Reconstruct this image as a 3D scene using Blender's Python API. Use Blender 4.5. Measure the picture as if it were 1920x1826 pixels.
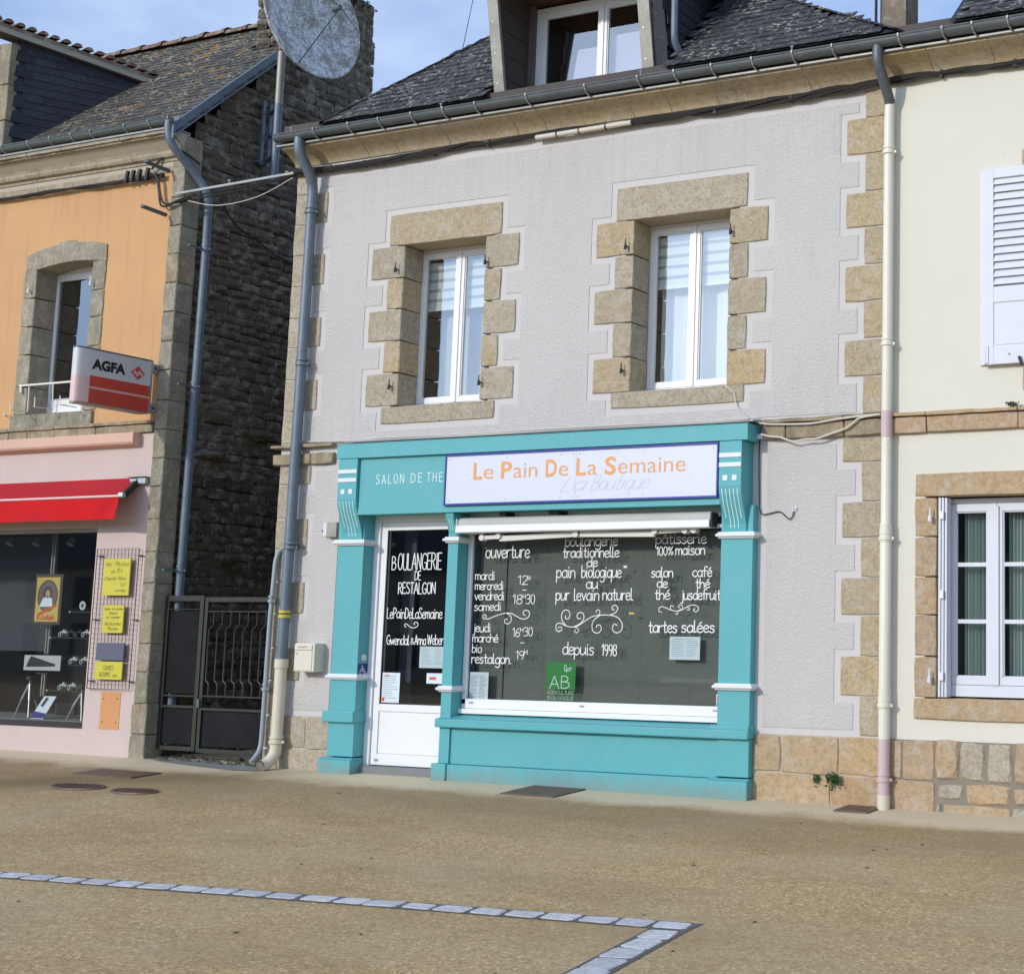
import bpy, bmesh, math, random
from mathutils import Vector, Matrix, Euler, noise as mnoise
random.seed(7)
PI = math.pi
scene = bpy.context.scene
for _o in list(bpy.data.objects): bpy.data.objects.remove(_o)
COL = scene.collection

# ------------------------------------------------------------------ camera
YAW, PITCH, ROLL = (math.radians(a) for a in (24.23665, 7.83892, 0.68645))
FPX, PX, PY, PW, PH = 2890.0, 1588.4, 805.36, 1920.0, 1826.0     # photo calibration
CAM = Vector((8.677, -10.801, 1.143))
_f = Vector((-math.sin(YAW)*math.cos(PITCH), math.cos(YAW)*math.cos(PITCH), math.sin(PITCH)))
_r = Vector((math.cos(YAW), math.sin(YAW), 0)); _u = _r.cross(_f)
RT = math.cos(ROLL)*_r + math.sin(ROLL)*_u
UP = RT.cross(_f)
cd = bpy.data.cameras.new('camera'); cam = bpy.data.objects.new('camera', cd); COL.objects.link(cam)
m = Matrix((( RT.x, UP.x, -_f.x, CAM.x), (RT.y, UP.y, -_f.y, CAM.y), (RT.z, UP.z, -_f.z, CAM.z), (0, 0, 0, 1)))
cam.matrix_world = m
cd.sensor_width = 36.0; cd.lens = FPX/PW*36.0
cd.shift_x = (PW/2-PX)/PW; cd.shift_y = (PY-PH/2)/PW
cd.clip_start = 0.1; cd.clip_end = 3000
scene.camera = cam

# ------------------------------------------------------------------ sky, sun, exposure
SUN_DIR = Vector((-0.38, -1.0, 0.42)).normalized()     # towards the sun
elev = math.asin(SUN_DIR.z); azim = math.atan2(SUN_DIR.x, SUN_DIR.y)
world = bpy.data.worlds.new('World'); scene.world = world; world.use_nodes = True
nt = world.node_tree; nt.nodes.clear()
N = nt.nodes.new; L = nt.links.new
out = N('ShaderNodeOutputWorld'); bg = N('ShaderNodeBackground'); bg.inputs[1].default_value = 0.13
sky = N('ShaderNodeTexSky'); sky.sky_type = 'NISHITA'; sky.sun_disc = False
sky.sun_elevation = elev; sky.sun_rotation = azim; sky.air_density = 1.0; sky.dust_density = 0.6; sky.ozone_density = 3.5
tc = N('ShaderNodeTexCoord'); mp = N('ShaderNodeMapping'); mp.inputs['Scale'].default_value = (1.0, 1.0, 2.4)
mp.inputs['Location'].default_value = (0.9, 0.35, 0.2)
n1 = N('ShaderNodeTexNoise'); n1.inputs['Scale'].default_value = 2.3; n1.inputs['Detail'].default_value = 7; n1.inputs['Roughness'].default_value = 0.55
cr = N('ShaderNodeValToRGB'); cr.color_ramp.elements[0].position = 0.42; cr.color_ramp.elements[0].color = (0.28, 0.28, 0.28, 1)
cr.color_ramp.elements[1].position = 0.64; cr.color_ramp.elements[1].color = (1, 1, 1, 1)
mixc = N('ShaderNodeMixRGB'); mixc.inputs[2].default_value = (4.6, 5.7, 7.8, 1)
mulf = N('ShaderNodeMath'); mulf.operation = 'MULTIPLY'; mulf.inputs[1].default_value = 0.8
L(tc.outputs['Generated'], mp.inputs[0]); L(mp.outputs[0], n1.inputs['Vector']); L(n1.outputs[0], cr.inputs[0])
L(cr.outputs[0], mulf.inputs[0]); skm = N('ShaderNodeMixRGB'); skm.blend_type = 'MULTIPLY'; skm.inputs[0].default_value = 1.0; skm.inputs[2].default_value = (0.95, 1.22, 1.55, 1)
L(sky.outputs[0], skm.inputs[1]); L(mulf.outputs[0], mixc.inputs[0]); L(skm.outputs[0], mixc.inputs[1])
# thin cloud glows brighter towards the sun (forward scattering)
nrm_ = N('ShaderNodeVectorMath'); nrm_.operation = 'DOT_PRODUCT'; nrm_.inputs[1].default_value = tuple(SUN_DIR); L(tc.outputs['Generated'], nrm_.inputs[0])
def wmath(op, a, b):
    n = N('ShaderNodeMath'); n.operation = op
    for i, v in ((0, a), (1, b)):
        if isinstance(v, (int, float)): n.inputs[i].default_value = v
        else: L(v, n.inputs[i])
    return n.outputs[0]
gl_ = wmath('ADD', wmath('MULTIPLY', wmath('POWER', wmath('MAXIMUM', nrm_.outputs['Value'], 0.0), 5.0), 1.6), 1.0)
cm = N('ShaderNodeMixRGB'); cm.blend_type = 'MULTIPLY'; cm.inputs[0].default_value = 1.0; cm.inputs[1].default_value = (6.2, 7.2, 9.0, 1); L(gl_, cm.inputs[2]); L(cm.outputs[0], mixc.inputs[2])
L(mixc.outputs[0], bg.inputs[0]); L(bg.outputs[0], out.inputs[0])
sd = bpy.data.lights.new('sun', 'SUN'); sd.energy = 2.3; sd.angle = math.radians(3.0); sd.color = (1.0, 0.92, 0.80)
sun = bpy.data.objects.new('sun', sd); COL.objects.link(sun); sun.location = (0, -20, 20)
sun.rotation_euler = (-SUN_DIR).to_track_quat('-Z', 'Y').to_euler()
scene.view_settings.view_transform = 'Standard'; scene.view_settings.look = 'None'
scene.view_settings.exposure = 0.0; scene.view_settings.gamma = 1.0
scene.view_settings.use_curve_mapping = False
scene.render.engine = 'CYCLES'
scene.cycles.max_bounces = 8; scene.cycles.transparent_max_bounces = 12

# ------------------------------------------------------------------ measuring from the photograph
def ray(x, y):
    return RT*((x-PX)/FPX) - UP*((y-PY)/FPX) + _f
def at(x, y, Y=0.0):
    d = ray(x, y); return CAM + d*((Y-CAM.y)/d.y)
def atX(x, y, X):
    d = ray(x, y); return CAM + d*((X-CAM.x)/d.x)
def zoomer(s, ox, oy):
    return lambda x, y, Y=0.0: at(ox+x/s, oy+y/s, Y)
def gz(x, y):                                  # height of the paving
    xx = max(-12, min(14, x)); yy = max(-15.0, min(0.0, y))
    return -0.045 - 0.006*xx + 0.055*yy
def to_px(p):
    v = Vector(p)-CAM; return PX+FPX*v.dot(RT)/v.dot(_f), PY-FPX*v.dot(UP)/v.dot(_f)

# ------------------------------------------------------------------ materials
def node_mat(name):
    m = bpy.data.materials.new(name); m.use_nodes = True
    nt = m.node_tree; b = nt.nodes['Principled BSDF']
    return m, nt, b
def mix(nt, fac, a, b, mode='MIX'):
    n = nt.nodes.new('ShaderNodeMixRGB'); n.blend_type = mode
    for i, v in ((0, fac), (1, a), (2, b)):
        if isinstance(v, (int, float)): n.inputs[i].default_value = v if i == 0 else (v, v, v, 1)
        elif isinstance(v, tuple): n.inputs[i].default_value = (*v[:3], 1)
        else: nt.links.new(v, n.inputs[i])
    return n.outputs[0]
def pos(nt, scale=(1, 1, 1), rnd=False):
    g = nt.nodes.new('ShaderNodeNewGeometry'); v = g.outputs['Position']
    if rnd:
        oi = nt.nodes.new('ShaderNodeObjectInfo'); vm = nt.nodes.new('ShaderNodeVectorMath'); vm.operation = 'MULTIPLY_ADD'
        nt.links.new(oi.outputs['Random'], vm.inputs[0]); vm.inputs[1].default_value = (9, 7, 5); nt.links.new(v, vm.inputs[2]); v = vm.outputs[0]
    mp = nt.nodes.new('ShaderNodeMapping'); mp.inputs['Scale'].default_value = scale
    nt.links.new(v, mp.inputs[0]); return mp.outputs[0]
def noise(nt, vec, scale, detail=4, rough=0.55, dist=0.0):
    n = nt.nodes.new('ShaderNodeTexNoise'); n.inputs['Scale'].default_value = scale; n.inputs['Detail'].default_value = detail
    n.inputs['Roughness'].default_value = rough; n.inputs['Distortion'].default_value = dist
    nt.links.new(vec, n.inputs['Vector']); return n.outputs[0]
def voro(nt, vec, scale, feat='F1', o=0):
    n = nt.nodes.new('ShaderNodeTexVoronoi'); n.feature = feat; n.inputs['Scale'].default_value = scale
    nt.links.new(vec, n.inputs['Vector']); return n.outputs[o]
def ramp(nt, fac, stops):
    n = nt.nodes.new('ShaderNodeValToRGB'); e = n.color_ramp.elements
    while len(e) < len(stops): e.new(0.5)
    for el, (p, c) in zip(e, stops):
        el.position = p; el.color = (*c, 1) if isinstance(c, tuple) else (c, c, c, 1)
    nt.links.new(fac, n.inputs[0]); return n.outputs[0]
def math_(nt, op, a, b=None):
    n = nt.nodes.new('ShaderNodeMath'); n.operation = op
    for i, v in ((0, a), (1, b)):
        if v is None: continue
        if isinstance(v, (int, float)): n.inputs[i].default_value = v
        else: nt.links.new(v, n.inputs[i])
    return n.outputs[0]
def bump(nt, b, h, strength, dist=0.01):
    n = nt.nodes.new('ShaderNodeBump'); n.inputs['Strength'].default_value = strength; n.inputs['Distance'].default_value = dist
    nt.links.new(h, n.inputs['Height']); nt.links.new(n.outputs[0], b.inputs['Normal'])
def setcol(nt, b, c):
    if isinstance(c, tuple): b.inputs['Base Color'].default_value = (*c, 1)
    else: nt.links.new(c, b.inputs['Base Color'])

def paint(name, col, rough=0.45, dirt=0.10, metal=0.0, dirtcol=None, bscale=60, bs=0.05, rnd=False):
    m, nt, b = node_mat(name)
    v = pos(nt, rnd=rnd)
    f = ramp(nt, noise(nt, v, 3.1, 6, 0.65), [(0.35, 0.0), (0.75, 1.0)])
    f = math_(nt, 'MULTIPLY', f, dirt)
    dc = dirtcol or tuple(c*0.62 for c in col)
    setcol(nt, b, mix(nt, f, col, dc))
    b.inputs['Roughness'].default_value = rough; b.inputs['Metallic'].default_value = metal
    bump(nt, b, noise(nt, v, bscale, 3), bs, 0.004)
    return m
def plain(name, col, rough=0.6, metal=0.0, emis=None):
    return paint(name, col, rough, 0.06, metal, bs=0.02)

def mat_render():
    m, nt, b = node_mat('lavender_render'); v = pos(nt)
    w = noise(nt, v, 13, 3, 0.5, 0.6)
    h = ramp(nt, noise(nt, pos(nt, (1, 1, 1.25)), 50, 2.5, 0.5, 0.7), [(0.36, 0.0), (0.64, 1.0)])
    h2 = mix(nt, 0.18, h, noise(nt, v, 90, 2))
    c = mix(nt, ramp(nt, noise(nt, v, 1.1, 5), [(0.3, 0.0), (0.8, 1.0)]), (0.550, 0.522, 0.498), (0.505, 0.480, 0.458))
    stk = noise(nt, pos(nt, (5.0, 1, 0.5)), 2.2, 5)
    c = mix(nt, math_(nt, 'MULTIPLY', ramp(nt, stk, [(0.55, 0.0), (0.8, 1.0)]), 0.16), c, (0.33, 0.31, 0.30))
    g = nt.nodes.new('ShaderNodeNewGeometry'); s = nt.nodes.new('ShaderNodeSeparateXYZ'); nt.links.new(g.outputs['Position'], s.inputs[0])
    run = math_(nt, 'MULTIPLY', ramp(nt, noise(nt, pos(nt, (22, 1, 0.5)), 1.0, 4, 0.7), [(0.50, 0.0), (0.68, 1.0)]), ramp(nt, math_(nt, 'MULTIPLY', s.outputs[2], 0.2), [(0.53, 0.0), (0.60, 1.0), (0.66, 0.0), (1.02, 0.0), (1.09, 0.8)]))
    c = mix(nt, math_(nt, 'MULTIPLY', run, 0.22), c, (0.30, 0.27, 0.23))
    damp = ramp(nt, math_(nt, 'ADD', s.outputs[2], math_(nt, 'MULTIPLY', noise(nt, v, 3, 6, 0.7), 0.8)), [(0.75, 1.0), (1.0, 0.0)])
    c = mix(nt, math_(nt, 'MULTIPLY', damp, 0.22), c, (0.32, 0.31, 0.28))
    c = mix(nt, math_(nt, 'MULTIPLY', ramp(nt, noise(nt, v, 0.7, 4, 0.5), [(0.45, 0.0), (0.65, 1.0)]), 0.25), c, (0.57, 0.55, 0.525))
    setcol(nt, b, c); b.inputs['Roughness'].default_value = 0.9
    bump(nt, b, h2, 0.50, 0.011)
    return m
def mat_smooth(name, c1, c2, bsc=30, bs=0.15, streak=0.12, streakcol=(0.25, 0.22, 0.17)):
    m, nt, b = node_mat(name); v = pos(nt)
    c = mix(nt, ramp(nt, noise(nt, v, 1.4, 6, 0.6), [(0.3, 0.0), (0.75, 1.0)]), c1, c2)
    stk = noise(nt, pos(nt, (6.0, 1, 0.45)), 2.6, 5)
    c = mix(nt, math_(nt, 'MULTIPLY', ramp(nt, stk, [(0.52, 0.0), (0.85, 1.0)]), streak), c, streakcol)
    spots = voro(nt, v, 9.0)
    c = mix(nt, math_(nt, 'MULTIPLY', ramp(nt, spots, [(0.03, 1.0), (0.07, 0.0)]), 0.35), c, streakcol)
    setcol(nt, b, c); b.inputs['Roughness'].default_value = 0.88
    bump(nt, b, noise(nt, v, bsc, 5, 0.6), bs, 0.006)
    return m
def mat_granite(name, cols, speck=0.5, moss=0.0, rust=0.25):
    m, nt, b = node_mat(name); v = pos(nt, rnd=True)
    oi = nt.nodes.new('ShaderNodeObjectInfo')
    n = len(cols)
    base = ramp(nt, oi.outputs['Random'], [(i/(n-1), c) for i, c in enumerate(cols)])
    blot = ramp(nt, noise(nt, v, 5.0, 6, 0.65), [(0.40, 0.0), (0.75, 1.0)])
    c = mix(nt, math_(nt, 'MULTIPLY', blot, rust), base, (0.42, 0.26, 0.12))
    md = noise(nt, v, 22, 5, 0.7)
    c = mix(nt, math_(nt, 'MULTIPLY', ramp(nt, md, [(0.46, 0.0), (0.62, 1.0)]), 0.50), c, mix(nt, 0.55, base, (0.11, 0.085, 0.055)))
    c = mix(nt, math_(nt, 'MULTIPLY', ramp(nt, noise(nt, v, 9, 4, 0.6), [(0.50, 0.0), (0.64, 1.0)]), 0.42), c, (0.50, 0.46, 0.40))
    gr = noise(nt, v, 55, 4, 0.75)
    c = mix(nt, math_(nt, 'MULTIPLY', ramp(nt, gr, [(0.50, 0.0), (0.66, 1.0)]), speck), c, (0.13, 0.11, 0.09))
    gr2 = noise(nt, v, 70, 3, 0.7)
    c = mix(nt, math_(nt, 'MULTIPLY', ramp(nt, gr2, [(0.56, 0.0), (0.70, 1.0)]), speck*0.8), c, (0.62, 0.56, 0.46))
    if moss:
        mo = ramp(nt, noise(nt, pos(nt, (1.5, 1, 0.6)), 3.5, 6, 0.7), [(0.42, 0.0), (0.62, 1.0)])
        c = mix(nt, math_(nt, 'MULTIPLY', mo, moss), c, (0.10, 0.10, 0.055))
    setcol(nt, b, c); b.inputs['Roughness'].default_value = 0.9
    h = mix(nt, 0.45, noise(nt, v, 60, 4, 0.7), noise(nt, v, 12, 4, 0.6))
    bump(nt, b, h, 0.60, 0.013)
    return m
def mat_slate(name, c1, c2, lichen=0.5, orange=0.0, rough=0.5):
    m, nt, b = node_mat(name); v = pos(nt)
    oi = nt.nodes.new('ShaderNodeObjectInfo')
    g = nt.nodes.new('ShaderNodeNewGeometry')
    r = math_(nt, 'FRACT', math_(nt, 'ADD', oi.outputs['Random'], g.outputs['Random Per Island']))
    c = mix(nt, r, c1, c2)
    p = noise(nt, pos(nt, (0.8, 1, 1.3)), 25, 3, 0.6)
    big = ramp(nt, noise(nt, v, 3.2, 4), [(0.40, 0.15), (0.60, 1.0)])
    l = math_(nt, 'MULTIPLY', ramp(nt, p, [(0.570, 0.0), (0.600, 1.0)]), math_(nt, 'MULTIPLY', big, lichen))
    c = mix(nt, l, c, (0.42, 0.40, 0.31))
    p2 = noise(nt, v, 9, 5, 0.75)
    c = mix(nt, math_(nt, 'MULTIPLY', ramp(nt, p2, [(0.50, 0.0), (0.70, 1.0)]), 0.35*lichen), c, (0.12, 0.115, 0.09))
    if orange:
        o = math_(nt, 'MULTIPLY', ramp(nt, noise(nt, v, 5, 5, 0.7), [(0.57, 0.0), (0.64, 1.0)]), orange)
        c = mix(nt, o, c, (0.36, 0.20, 0.035))
    setcol(nt, b, c); b.inputs['Roughness'].default_value = rough
    bump(nt, b, noise(nt, v, 40, 4, 0.65), 0.3, 0.006)
    return m
def mat_zinc(name, col, rust=0.0):
    m, nt, b = node_mat(name); v = pos(nt)
    c = mix(nt, ramp(nt, noise(nt, v, 7, 6, 0.7), [(0.35, 0.0), (0.7, 1.0)]), col, tuple(x*0.72 for x in col))
    c = mix(nt, math_(nt, 'MULTIPLY', ramp(nt, noise(nt, v, 30, 4, 0.7), [(0.58, 0.0), (0.68, 1.0)]), 0.35), c, tuple(min(1, x*1.7) for x in col))
    if rust: c = mix(nt, math_(nt, 'MULTIPLY', ramp(nt, noise(nt, v, 9, 6, 0.75), [(0.45, 0.0), (0.6, 1.0)]), rust), c, (0.16, 0.08, 0.04))
    setcol(nt, b, c); b.inputs['Roughness'].default_value = 0.5; b.inputs['Metallic'].default_value = 0.25
    bump(nt, b, noise(nt, v, 14, 4), 0.08, 0.006)
    return m
def mat_ground():
    m, nt, b = node_mat('exposed_aggregate'); v = pos(nt)
    stone = voro(nt, v, 54, 'F1', 1)          # a colour per pebble
    sep = nt.nodes.new('ShaderNodeSeparateColor'); nt.links.new(stone, sep.inputs[0])
    peb = ramp(nt, sep.outputs[0], [(0.0, (0.194, 0.129, 0.053)), (0.35, (0.389, 0.265, 0.116)), (0.65, (0.524, 0.372, 0.176)), (0.9, (0.642, 0.478, 0.246)), (1.0, (0.777, 0.655, 0.449))])
    d = voro(nt, v, 54, 'F1', 0)
    c = mix(nt, ramp(nt, d, [(0.25, 0.0), (0.55, 0.8)]), peb, (0.418, 0.292, 0.134))
    c = mix(nt, math_(nt, 'MULTIPLY', ramp(nt, noise(nt, v, 150, 2, 0.7), [(0.55, 0.0), (0.7, 1.0)]), 0.5), c, (0.068, 0.048, 0.026))
    # slow changes of tone: greyer worn patches, browner patches
    c = mix(nt, math_(nt, 'MULTIPLY', ramp(nt, noise(nt, v, 0.8, 6, 0.6), [(0.42, 0.0), (0.66, 1.0)]), 0.45), c, (0.408, 0.323, 0.198))
    c = mix(nt, math_(nt, 'MULTIPLY', ramp(nt, noise(nt, pos(nt, (0.7, 1.6, 1)), 1.3, 6, 0.65), [(0.45, 0.0), (0.68, 1.0)]), 0.42), c, (0.243, 0.159, 0.064))
    # pale cleaner strip along the foot of the houses
    g = nt.nodes.new('ShaderNodeNewGeometry'); s = nt.nodes.new('ShaderNodeSeparateXYZ'); nt.links.new(g.outputs['Position'], s.inputs[0])
    wob = math_(nt, 'MULTIPLY', math_(nt, 'SUBTRACT', noise(nt, v, 1.3, 5, 0.6), 0.5), 0.75)
    yy = math_(nt, 'ADD', s.outputs[1], wob)
    strip = ramp(nt, math_(nt, 'MULTIPLY', math_(nt, 'ADD', yy, 2.0), 0.5), [(0.66, 0.0), (0.80, 1.0)])   # y -0.68 .. -0.4
    c = mix(nt, math_(nt, 'MULTIPLY', strip, 0.80), c, mix(nt, noise(nt, v, 40, 4, 0.7), (0.524, 0.442, 0.299), (0.719, 0.610, 0.427)))
    # brown run-off stain coming out of the alley, drawn as a curved band
    dx = math_(nt, 'ADD', s.outputs[0], 2.2)
    line = math_(nt, 'ADD', math_(nt, 'MULTIPLY', dx, 0.62), -0.95)            # centre line y = .62(x+2.2)-.95
    dist = math_(nt, 'ABSOLUTE', math_(nt, 'SUBTRACT', yy, line))
    lim = ramp(nt, math_(nt, 'MULTIPLY', math_(nt, 'ADD', s.outputs[0], 5.5), 0.2), [(0.05, 0.5), (0.5, 1.0), (0.76, 0.8), (0.88, 0.0)])
    st = math_(nt, 'MULTIPLY', ramp(nt, dist, [(0.12, 1.0), (0.62, 0.0)]), lim)
    c = mix(nt, math_(nt, 'MULTIPLY', st, 0.85), c, (0.184, 0.129, 0.048))
    band = ramp(nt, math_(nt, 'MULTIPLY', math_(nt, 'ADD', yy, 3.0), 0.333), [(0.30, 0.0), (0.62, 1.0), (0.76, 1.0), (0.80, 0.0)])
    c = mix(nt, math_(nt, 'MULTIPLY', band, 0.38), c, (0.175, 0.121, 0.055))
    setcol(nt, b, c); b.inputs['Roughness'].default_value = 0.85
    h = mix(nt, 0.6, ramp(nt, d, [(0.0, 1.0), (0.6, 0.0)]), noise(nt, v, 30, 4, 0.7))
    bump(nt, b, h, 0.5, 0.008)
    return m
def mat_glass(name, tint=(1, 1, 1), boost=1.6):
    m = bpy.data.materials.new(name); m.use_nodes = True; nt = m.node_tree; nt.nodes.clear()
    o = nt.nodes.new('ShaderNodeOutputMaterial'); mx = nt.nodes.new('ShaderNodeMixShader'); t = nt.nodes.new('ShaderNodeBsdfTransparent')
    g = nt.nodes.new('ShaderNodeBsdfGlossy'); g.inputs['Roughness'].default_value = 0.02
    fr = nt.nodes.new('ShaderNodeLayerWeight'); fr.inputs['Blend'].default_value = 0.5
    t.inputs[0].default_value = (*tint, 1)
    p5 = math_(nt, 'POWER', fr.outputs['Facing'], 5.0)
    f = math_(nt, 'MULTIPLY', math_(nt, 'ADD', math_(nt, 'MULTIPLY', p5, 0.96), 0.04), boost)
    nt.links.new(f, mx.inputs[0]); nt.links.new(t.outputs[0], mx.inputs[1]); nt.links.new(g.outputs[0], mx.inputs[2]); nt.links.new(mx.outputs[0], o.inputs[0])
    return m
def mat_wood(name, c1, c2, horizontal=True):
    m, nt, b = node_mat(name)
    v = pos(nt, (2, 2, 30) if horizontal else (30, 30, 2))
    c = mix(nt, noise(nt, v, 1.6, 6, 0.65), c1, c2)
    setcol(nt, b, c); b.inputs['Roughness'].default_value = 0.75; bump(nt, b, noise(nt, v, 4, 4), 0.2, 0.004)
    return m
def mat_fabric(name, col, c2):
    m, nt, b = node_mat(name); v = pos(nt)
    setcol(nt, b, mix(nt, ramp(nt, noise(nt, v, 2.5, 5), [(0.35, 0.0), (0.7, 1.0)]), col, c2)); b.inputs['Roughness'].default_value = 0.75
    b.inputs['Specular IOR Level'].default_value = 0.2
    bump(nt, b, noise(nt, v, 300, 2), 0.1, 0.002)
    return m
def mat_dish():
    m, nt, b = node_mat('weathered_dish'); v = pos(nt)
    c = mix(nt, ramp(nt, noise(nt, v, 6, 7, 0.75), [(0.45, 0.0), (0.58, 1.0)]), (0.66, 0.69, 0.72), (0.34, 0.33, 0.30))
    c = mix(nt, math_(nt, 'MULTIPLY', ramp(nt, noise(nt, v, 26, 6, 0.8), [(0.50, 0.0), (0.58, 1.0)]), 0.7), c, (0.16, 0.13, 0.10))
    c = mix(nt, math_(nt, 'MULTIPLY', ramp(nt, noise(nt, v, 12, 5, 0.7), [(0.56, 0.0), (0.64, 1.0)]), 0.6), c, (0.30, 0.27, 0.16))
    setcol(nt, b, c); b.inputs['Roughness'].default_value = 0.8
    return m
def mat_poster(name, top, bottom, z0, z1):
    m, nt, b = node_mat(name); g = nt.nodes.new('ShaderNodeNewGeometry'); s = nt.nodes.new('ShaderNodeSeparateXYZ'); nt.links.new(g.outputs['Position'], s.inputs[0])
    mr = nt.nodes.new('ShaderNodeMapRange'); nt.links.new(s.outputs[2], mr.inputs[0]); mr.inputs[1].default_value = z0; mr.inputs[2].default_value = z1
    setcol(nt, b, ramp(nt, mr.outputs[0], [(0.30, bottom), (0.62, top)])); b.inputs['Roughness'].default_value = 0.4
    return m
def mat_signface(name, base):
    m, nt, b = node_mat(name); v = pos(nt)
    c = mix(nt, ramp(nt, noise(nt, v, 5, 6, 0.7), [(0.45, 0.0), (0.75, 0.5)]), base, tuple(x*0.8 for x in base))
    setcol(nt, b, c); b.inputs['Roughness'].default_value = 0.35
    return m

M = {}
M['render'] = mat_render()
M['band'] = mat_smooth('smooth_lavender_band', (0.575, 0.548, 0.525), (0.540, 0.514, 0.492), 40, 0.12, 0.10)
M['cream'] = mat_smooth('cream_render', (0.665, 0.64, 0.545), (0.635, 0.61, 0.525), 60, 0.06, 0.03)
M['orange'] = mat_smooth('orange_render', (0.60, 0.345, 0.160), (0.53, 0.30, 0.14), 45, 0.25, 0.38, (0.30, 0.18, 0.09))
M['orange_patch'] = mat_smooth('old_orange_paint', (0.62, 0.30, 0.12), (0.55, 0.27, 0.12), 45, 0.2, 0.2, (0.30, 0.18, 0.09))
M['pink'] = mat_smooth('pink_render', (0.58, 0.468, 0.430), (0.53, 0.43, 0.395), 40, 0.12, 0.10)
M['salmon'] = mat_smooth('salmon_moulding', (0.66, 0.43, 0.33), (0.60, 0.39, 0.30), 40, 0.12, 0.14)
M['granite'] = mat_granite('ochre_granite', [(0.50, 0.37, 0.20), (0.42, 0.35, 0.225), (0.47, 0.37, 0.22), (0.40, 0.34, 0.235), (0.50, 0.40, 0.245)], 0.55)
M['granite_rust'] = mat_granite('rusty_granite', [(0.48, 0.35, 0.20), (0.52, 0.36, 0.18), (0.42, 0.33, 0.22), (0.48, 0.30, 0.15)], 0.4, 0.0, 0.55)
M['granite_grey'] = mat_granite('grey_granite', [(0.385, 0.335, 0.240), (0.44, 0.38, 0.275), (0.35, 0.31, 0.23)], 0.6, 0.0, 0.12)
M['granite_old'] = mat_granite('weathered_granite', [(0.31, 0.27, 0.20), (0.36, 0.32, 0.235), (0.27, 0.245, 0.195), (0.35, 0.285, 0.18)], 0.55, 0.40, 0.12)
M['granite_cream'] = mat_granite('cream_house_granite', [(0.47, 0.33, 0.195), (0.42, 0.31, 0.205), (0.50, 0.35, 0.19)], 0.4, 0.0, 0.35)
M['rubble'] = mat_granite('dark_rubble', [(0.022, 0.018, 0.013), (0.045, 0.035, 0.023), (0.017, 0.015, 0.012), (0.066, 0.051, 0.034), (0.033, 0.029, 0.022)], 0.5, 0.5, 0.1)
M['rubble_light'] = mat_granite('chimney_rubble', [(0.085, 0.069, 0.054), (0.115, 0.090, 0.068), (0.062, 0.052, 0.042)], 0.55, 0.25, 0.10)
M['cornice'] = mat_granite('cornice_stone', [(0.50, 0.39, 0.235), (0.45, 0.36, 0.23), (0.47, 0.35, 0.19), (0.40, 0.33, 0.23)], 0.35, 0.0, 0.35)
M['cornice_old'] = mat_granite('old_cornice_stone', [(0.40, 0.34, 0.235), (0.36, 0.30, 0.20)], 0.25, 0.30, 0.10)
M['chimney_stone'] = mat_granite('brown_chimney_stone', [(0.20, 0.165, 0.12), (0.22, 0.18, 0.13)], 0.6, 0.3, 0.15)
M['band_old'] = mat_granite('mossy_string_course', [(0.34, 0.27, 0.17), (0.38, 0.30, 0.19)], 0.4, 0.45, 0.2)
M['mortar'] = mat_smooth('grey_mortar', (0.25, 0.215, 0.17), (0.20, 0.175, 0.14), 40, 0.3, 0.1)
M['mortar_light'] = mat_smooth('pale_mortar', (0.50, 0.44, 0.35), (0.42, 0.36, 0.28), 40, 0.3, 0.1)
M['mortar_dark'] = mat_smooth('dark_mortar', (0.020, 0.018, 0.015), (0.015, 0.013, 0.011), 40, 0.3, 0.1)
M['slate'] = mat_slate('lichened_slate', (0.018, 0.019, 0.023), (0.042, 0.043, 0.049), 0.85, rough=0.72)
M['slate_dark'] = mat_slate('blue_black_slate', (0.009, 0.012, 0.022), (0.020, 0.025, 0.038), 0.05, rough=0.7)
M['slate_old'] = mat_slate('old_mossy_slate', (0.036, 0.034, 0.029), (0.068, 0.063, 0.053), 1.0, 0.75, 0.8)
M['zinc'] = mat_zinc('grey_zinc', (0.12, 0.14, 0.15))
M['zinc_blue'] = mat_zinc('blue_grey_zinc', (0.155, 0.195, 0.240))
M['zinc_light'] = mat_zinc('pale_zinc', (0.33, 0.34, 0.33))
M['zinc_weather'] = mat_zinc('pitted_zinc', (0.34, 0.33, 0.28), 0.12)
M['pvc'] = paint('white_pvc', (0.80, 0.80, 0.80), 0.35, 0.05)
M['white_paint'] = paint('white_paint', (0.70, 0.71, 0.74), 0.45, 0.10)
M['white_old'] = paint('chalky_white_paint', (0.64, 0.66, 0.71), 0.6, 0.16)
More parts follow.
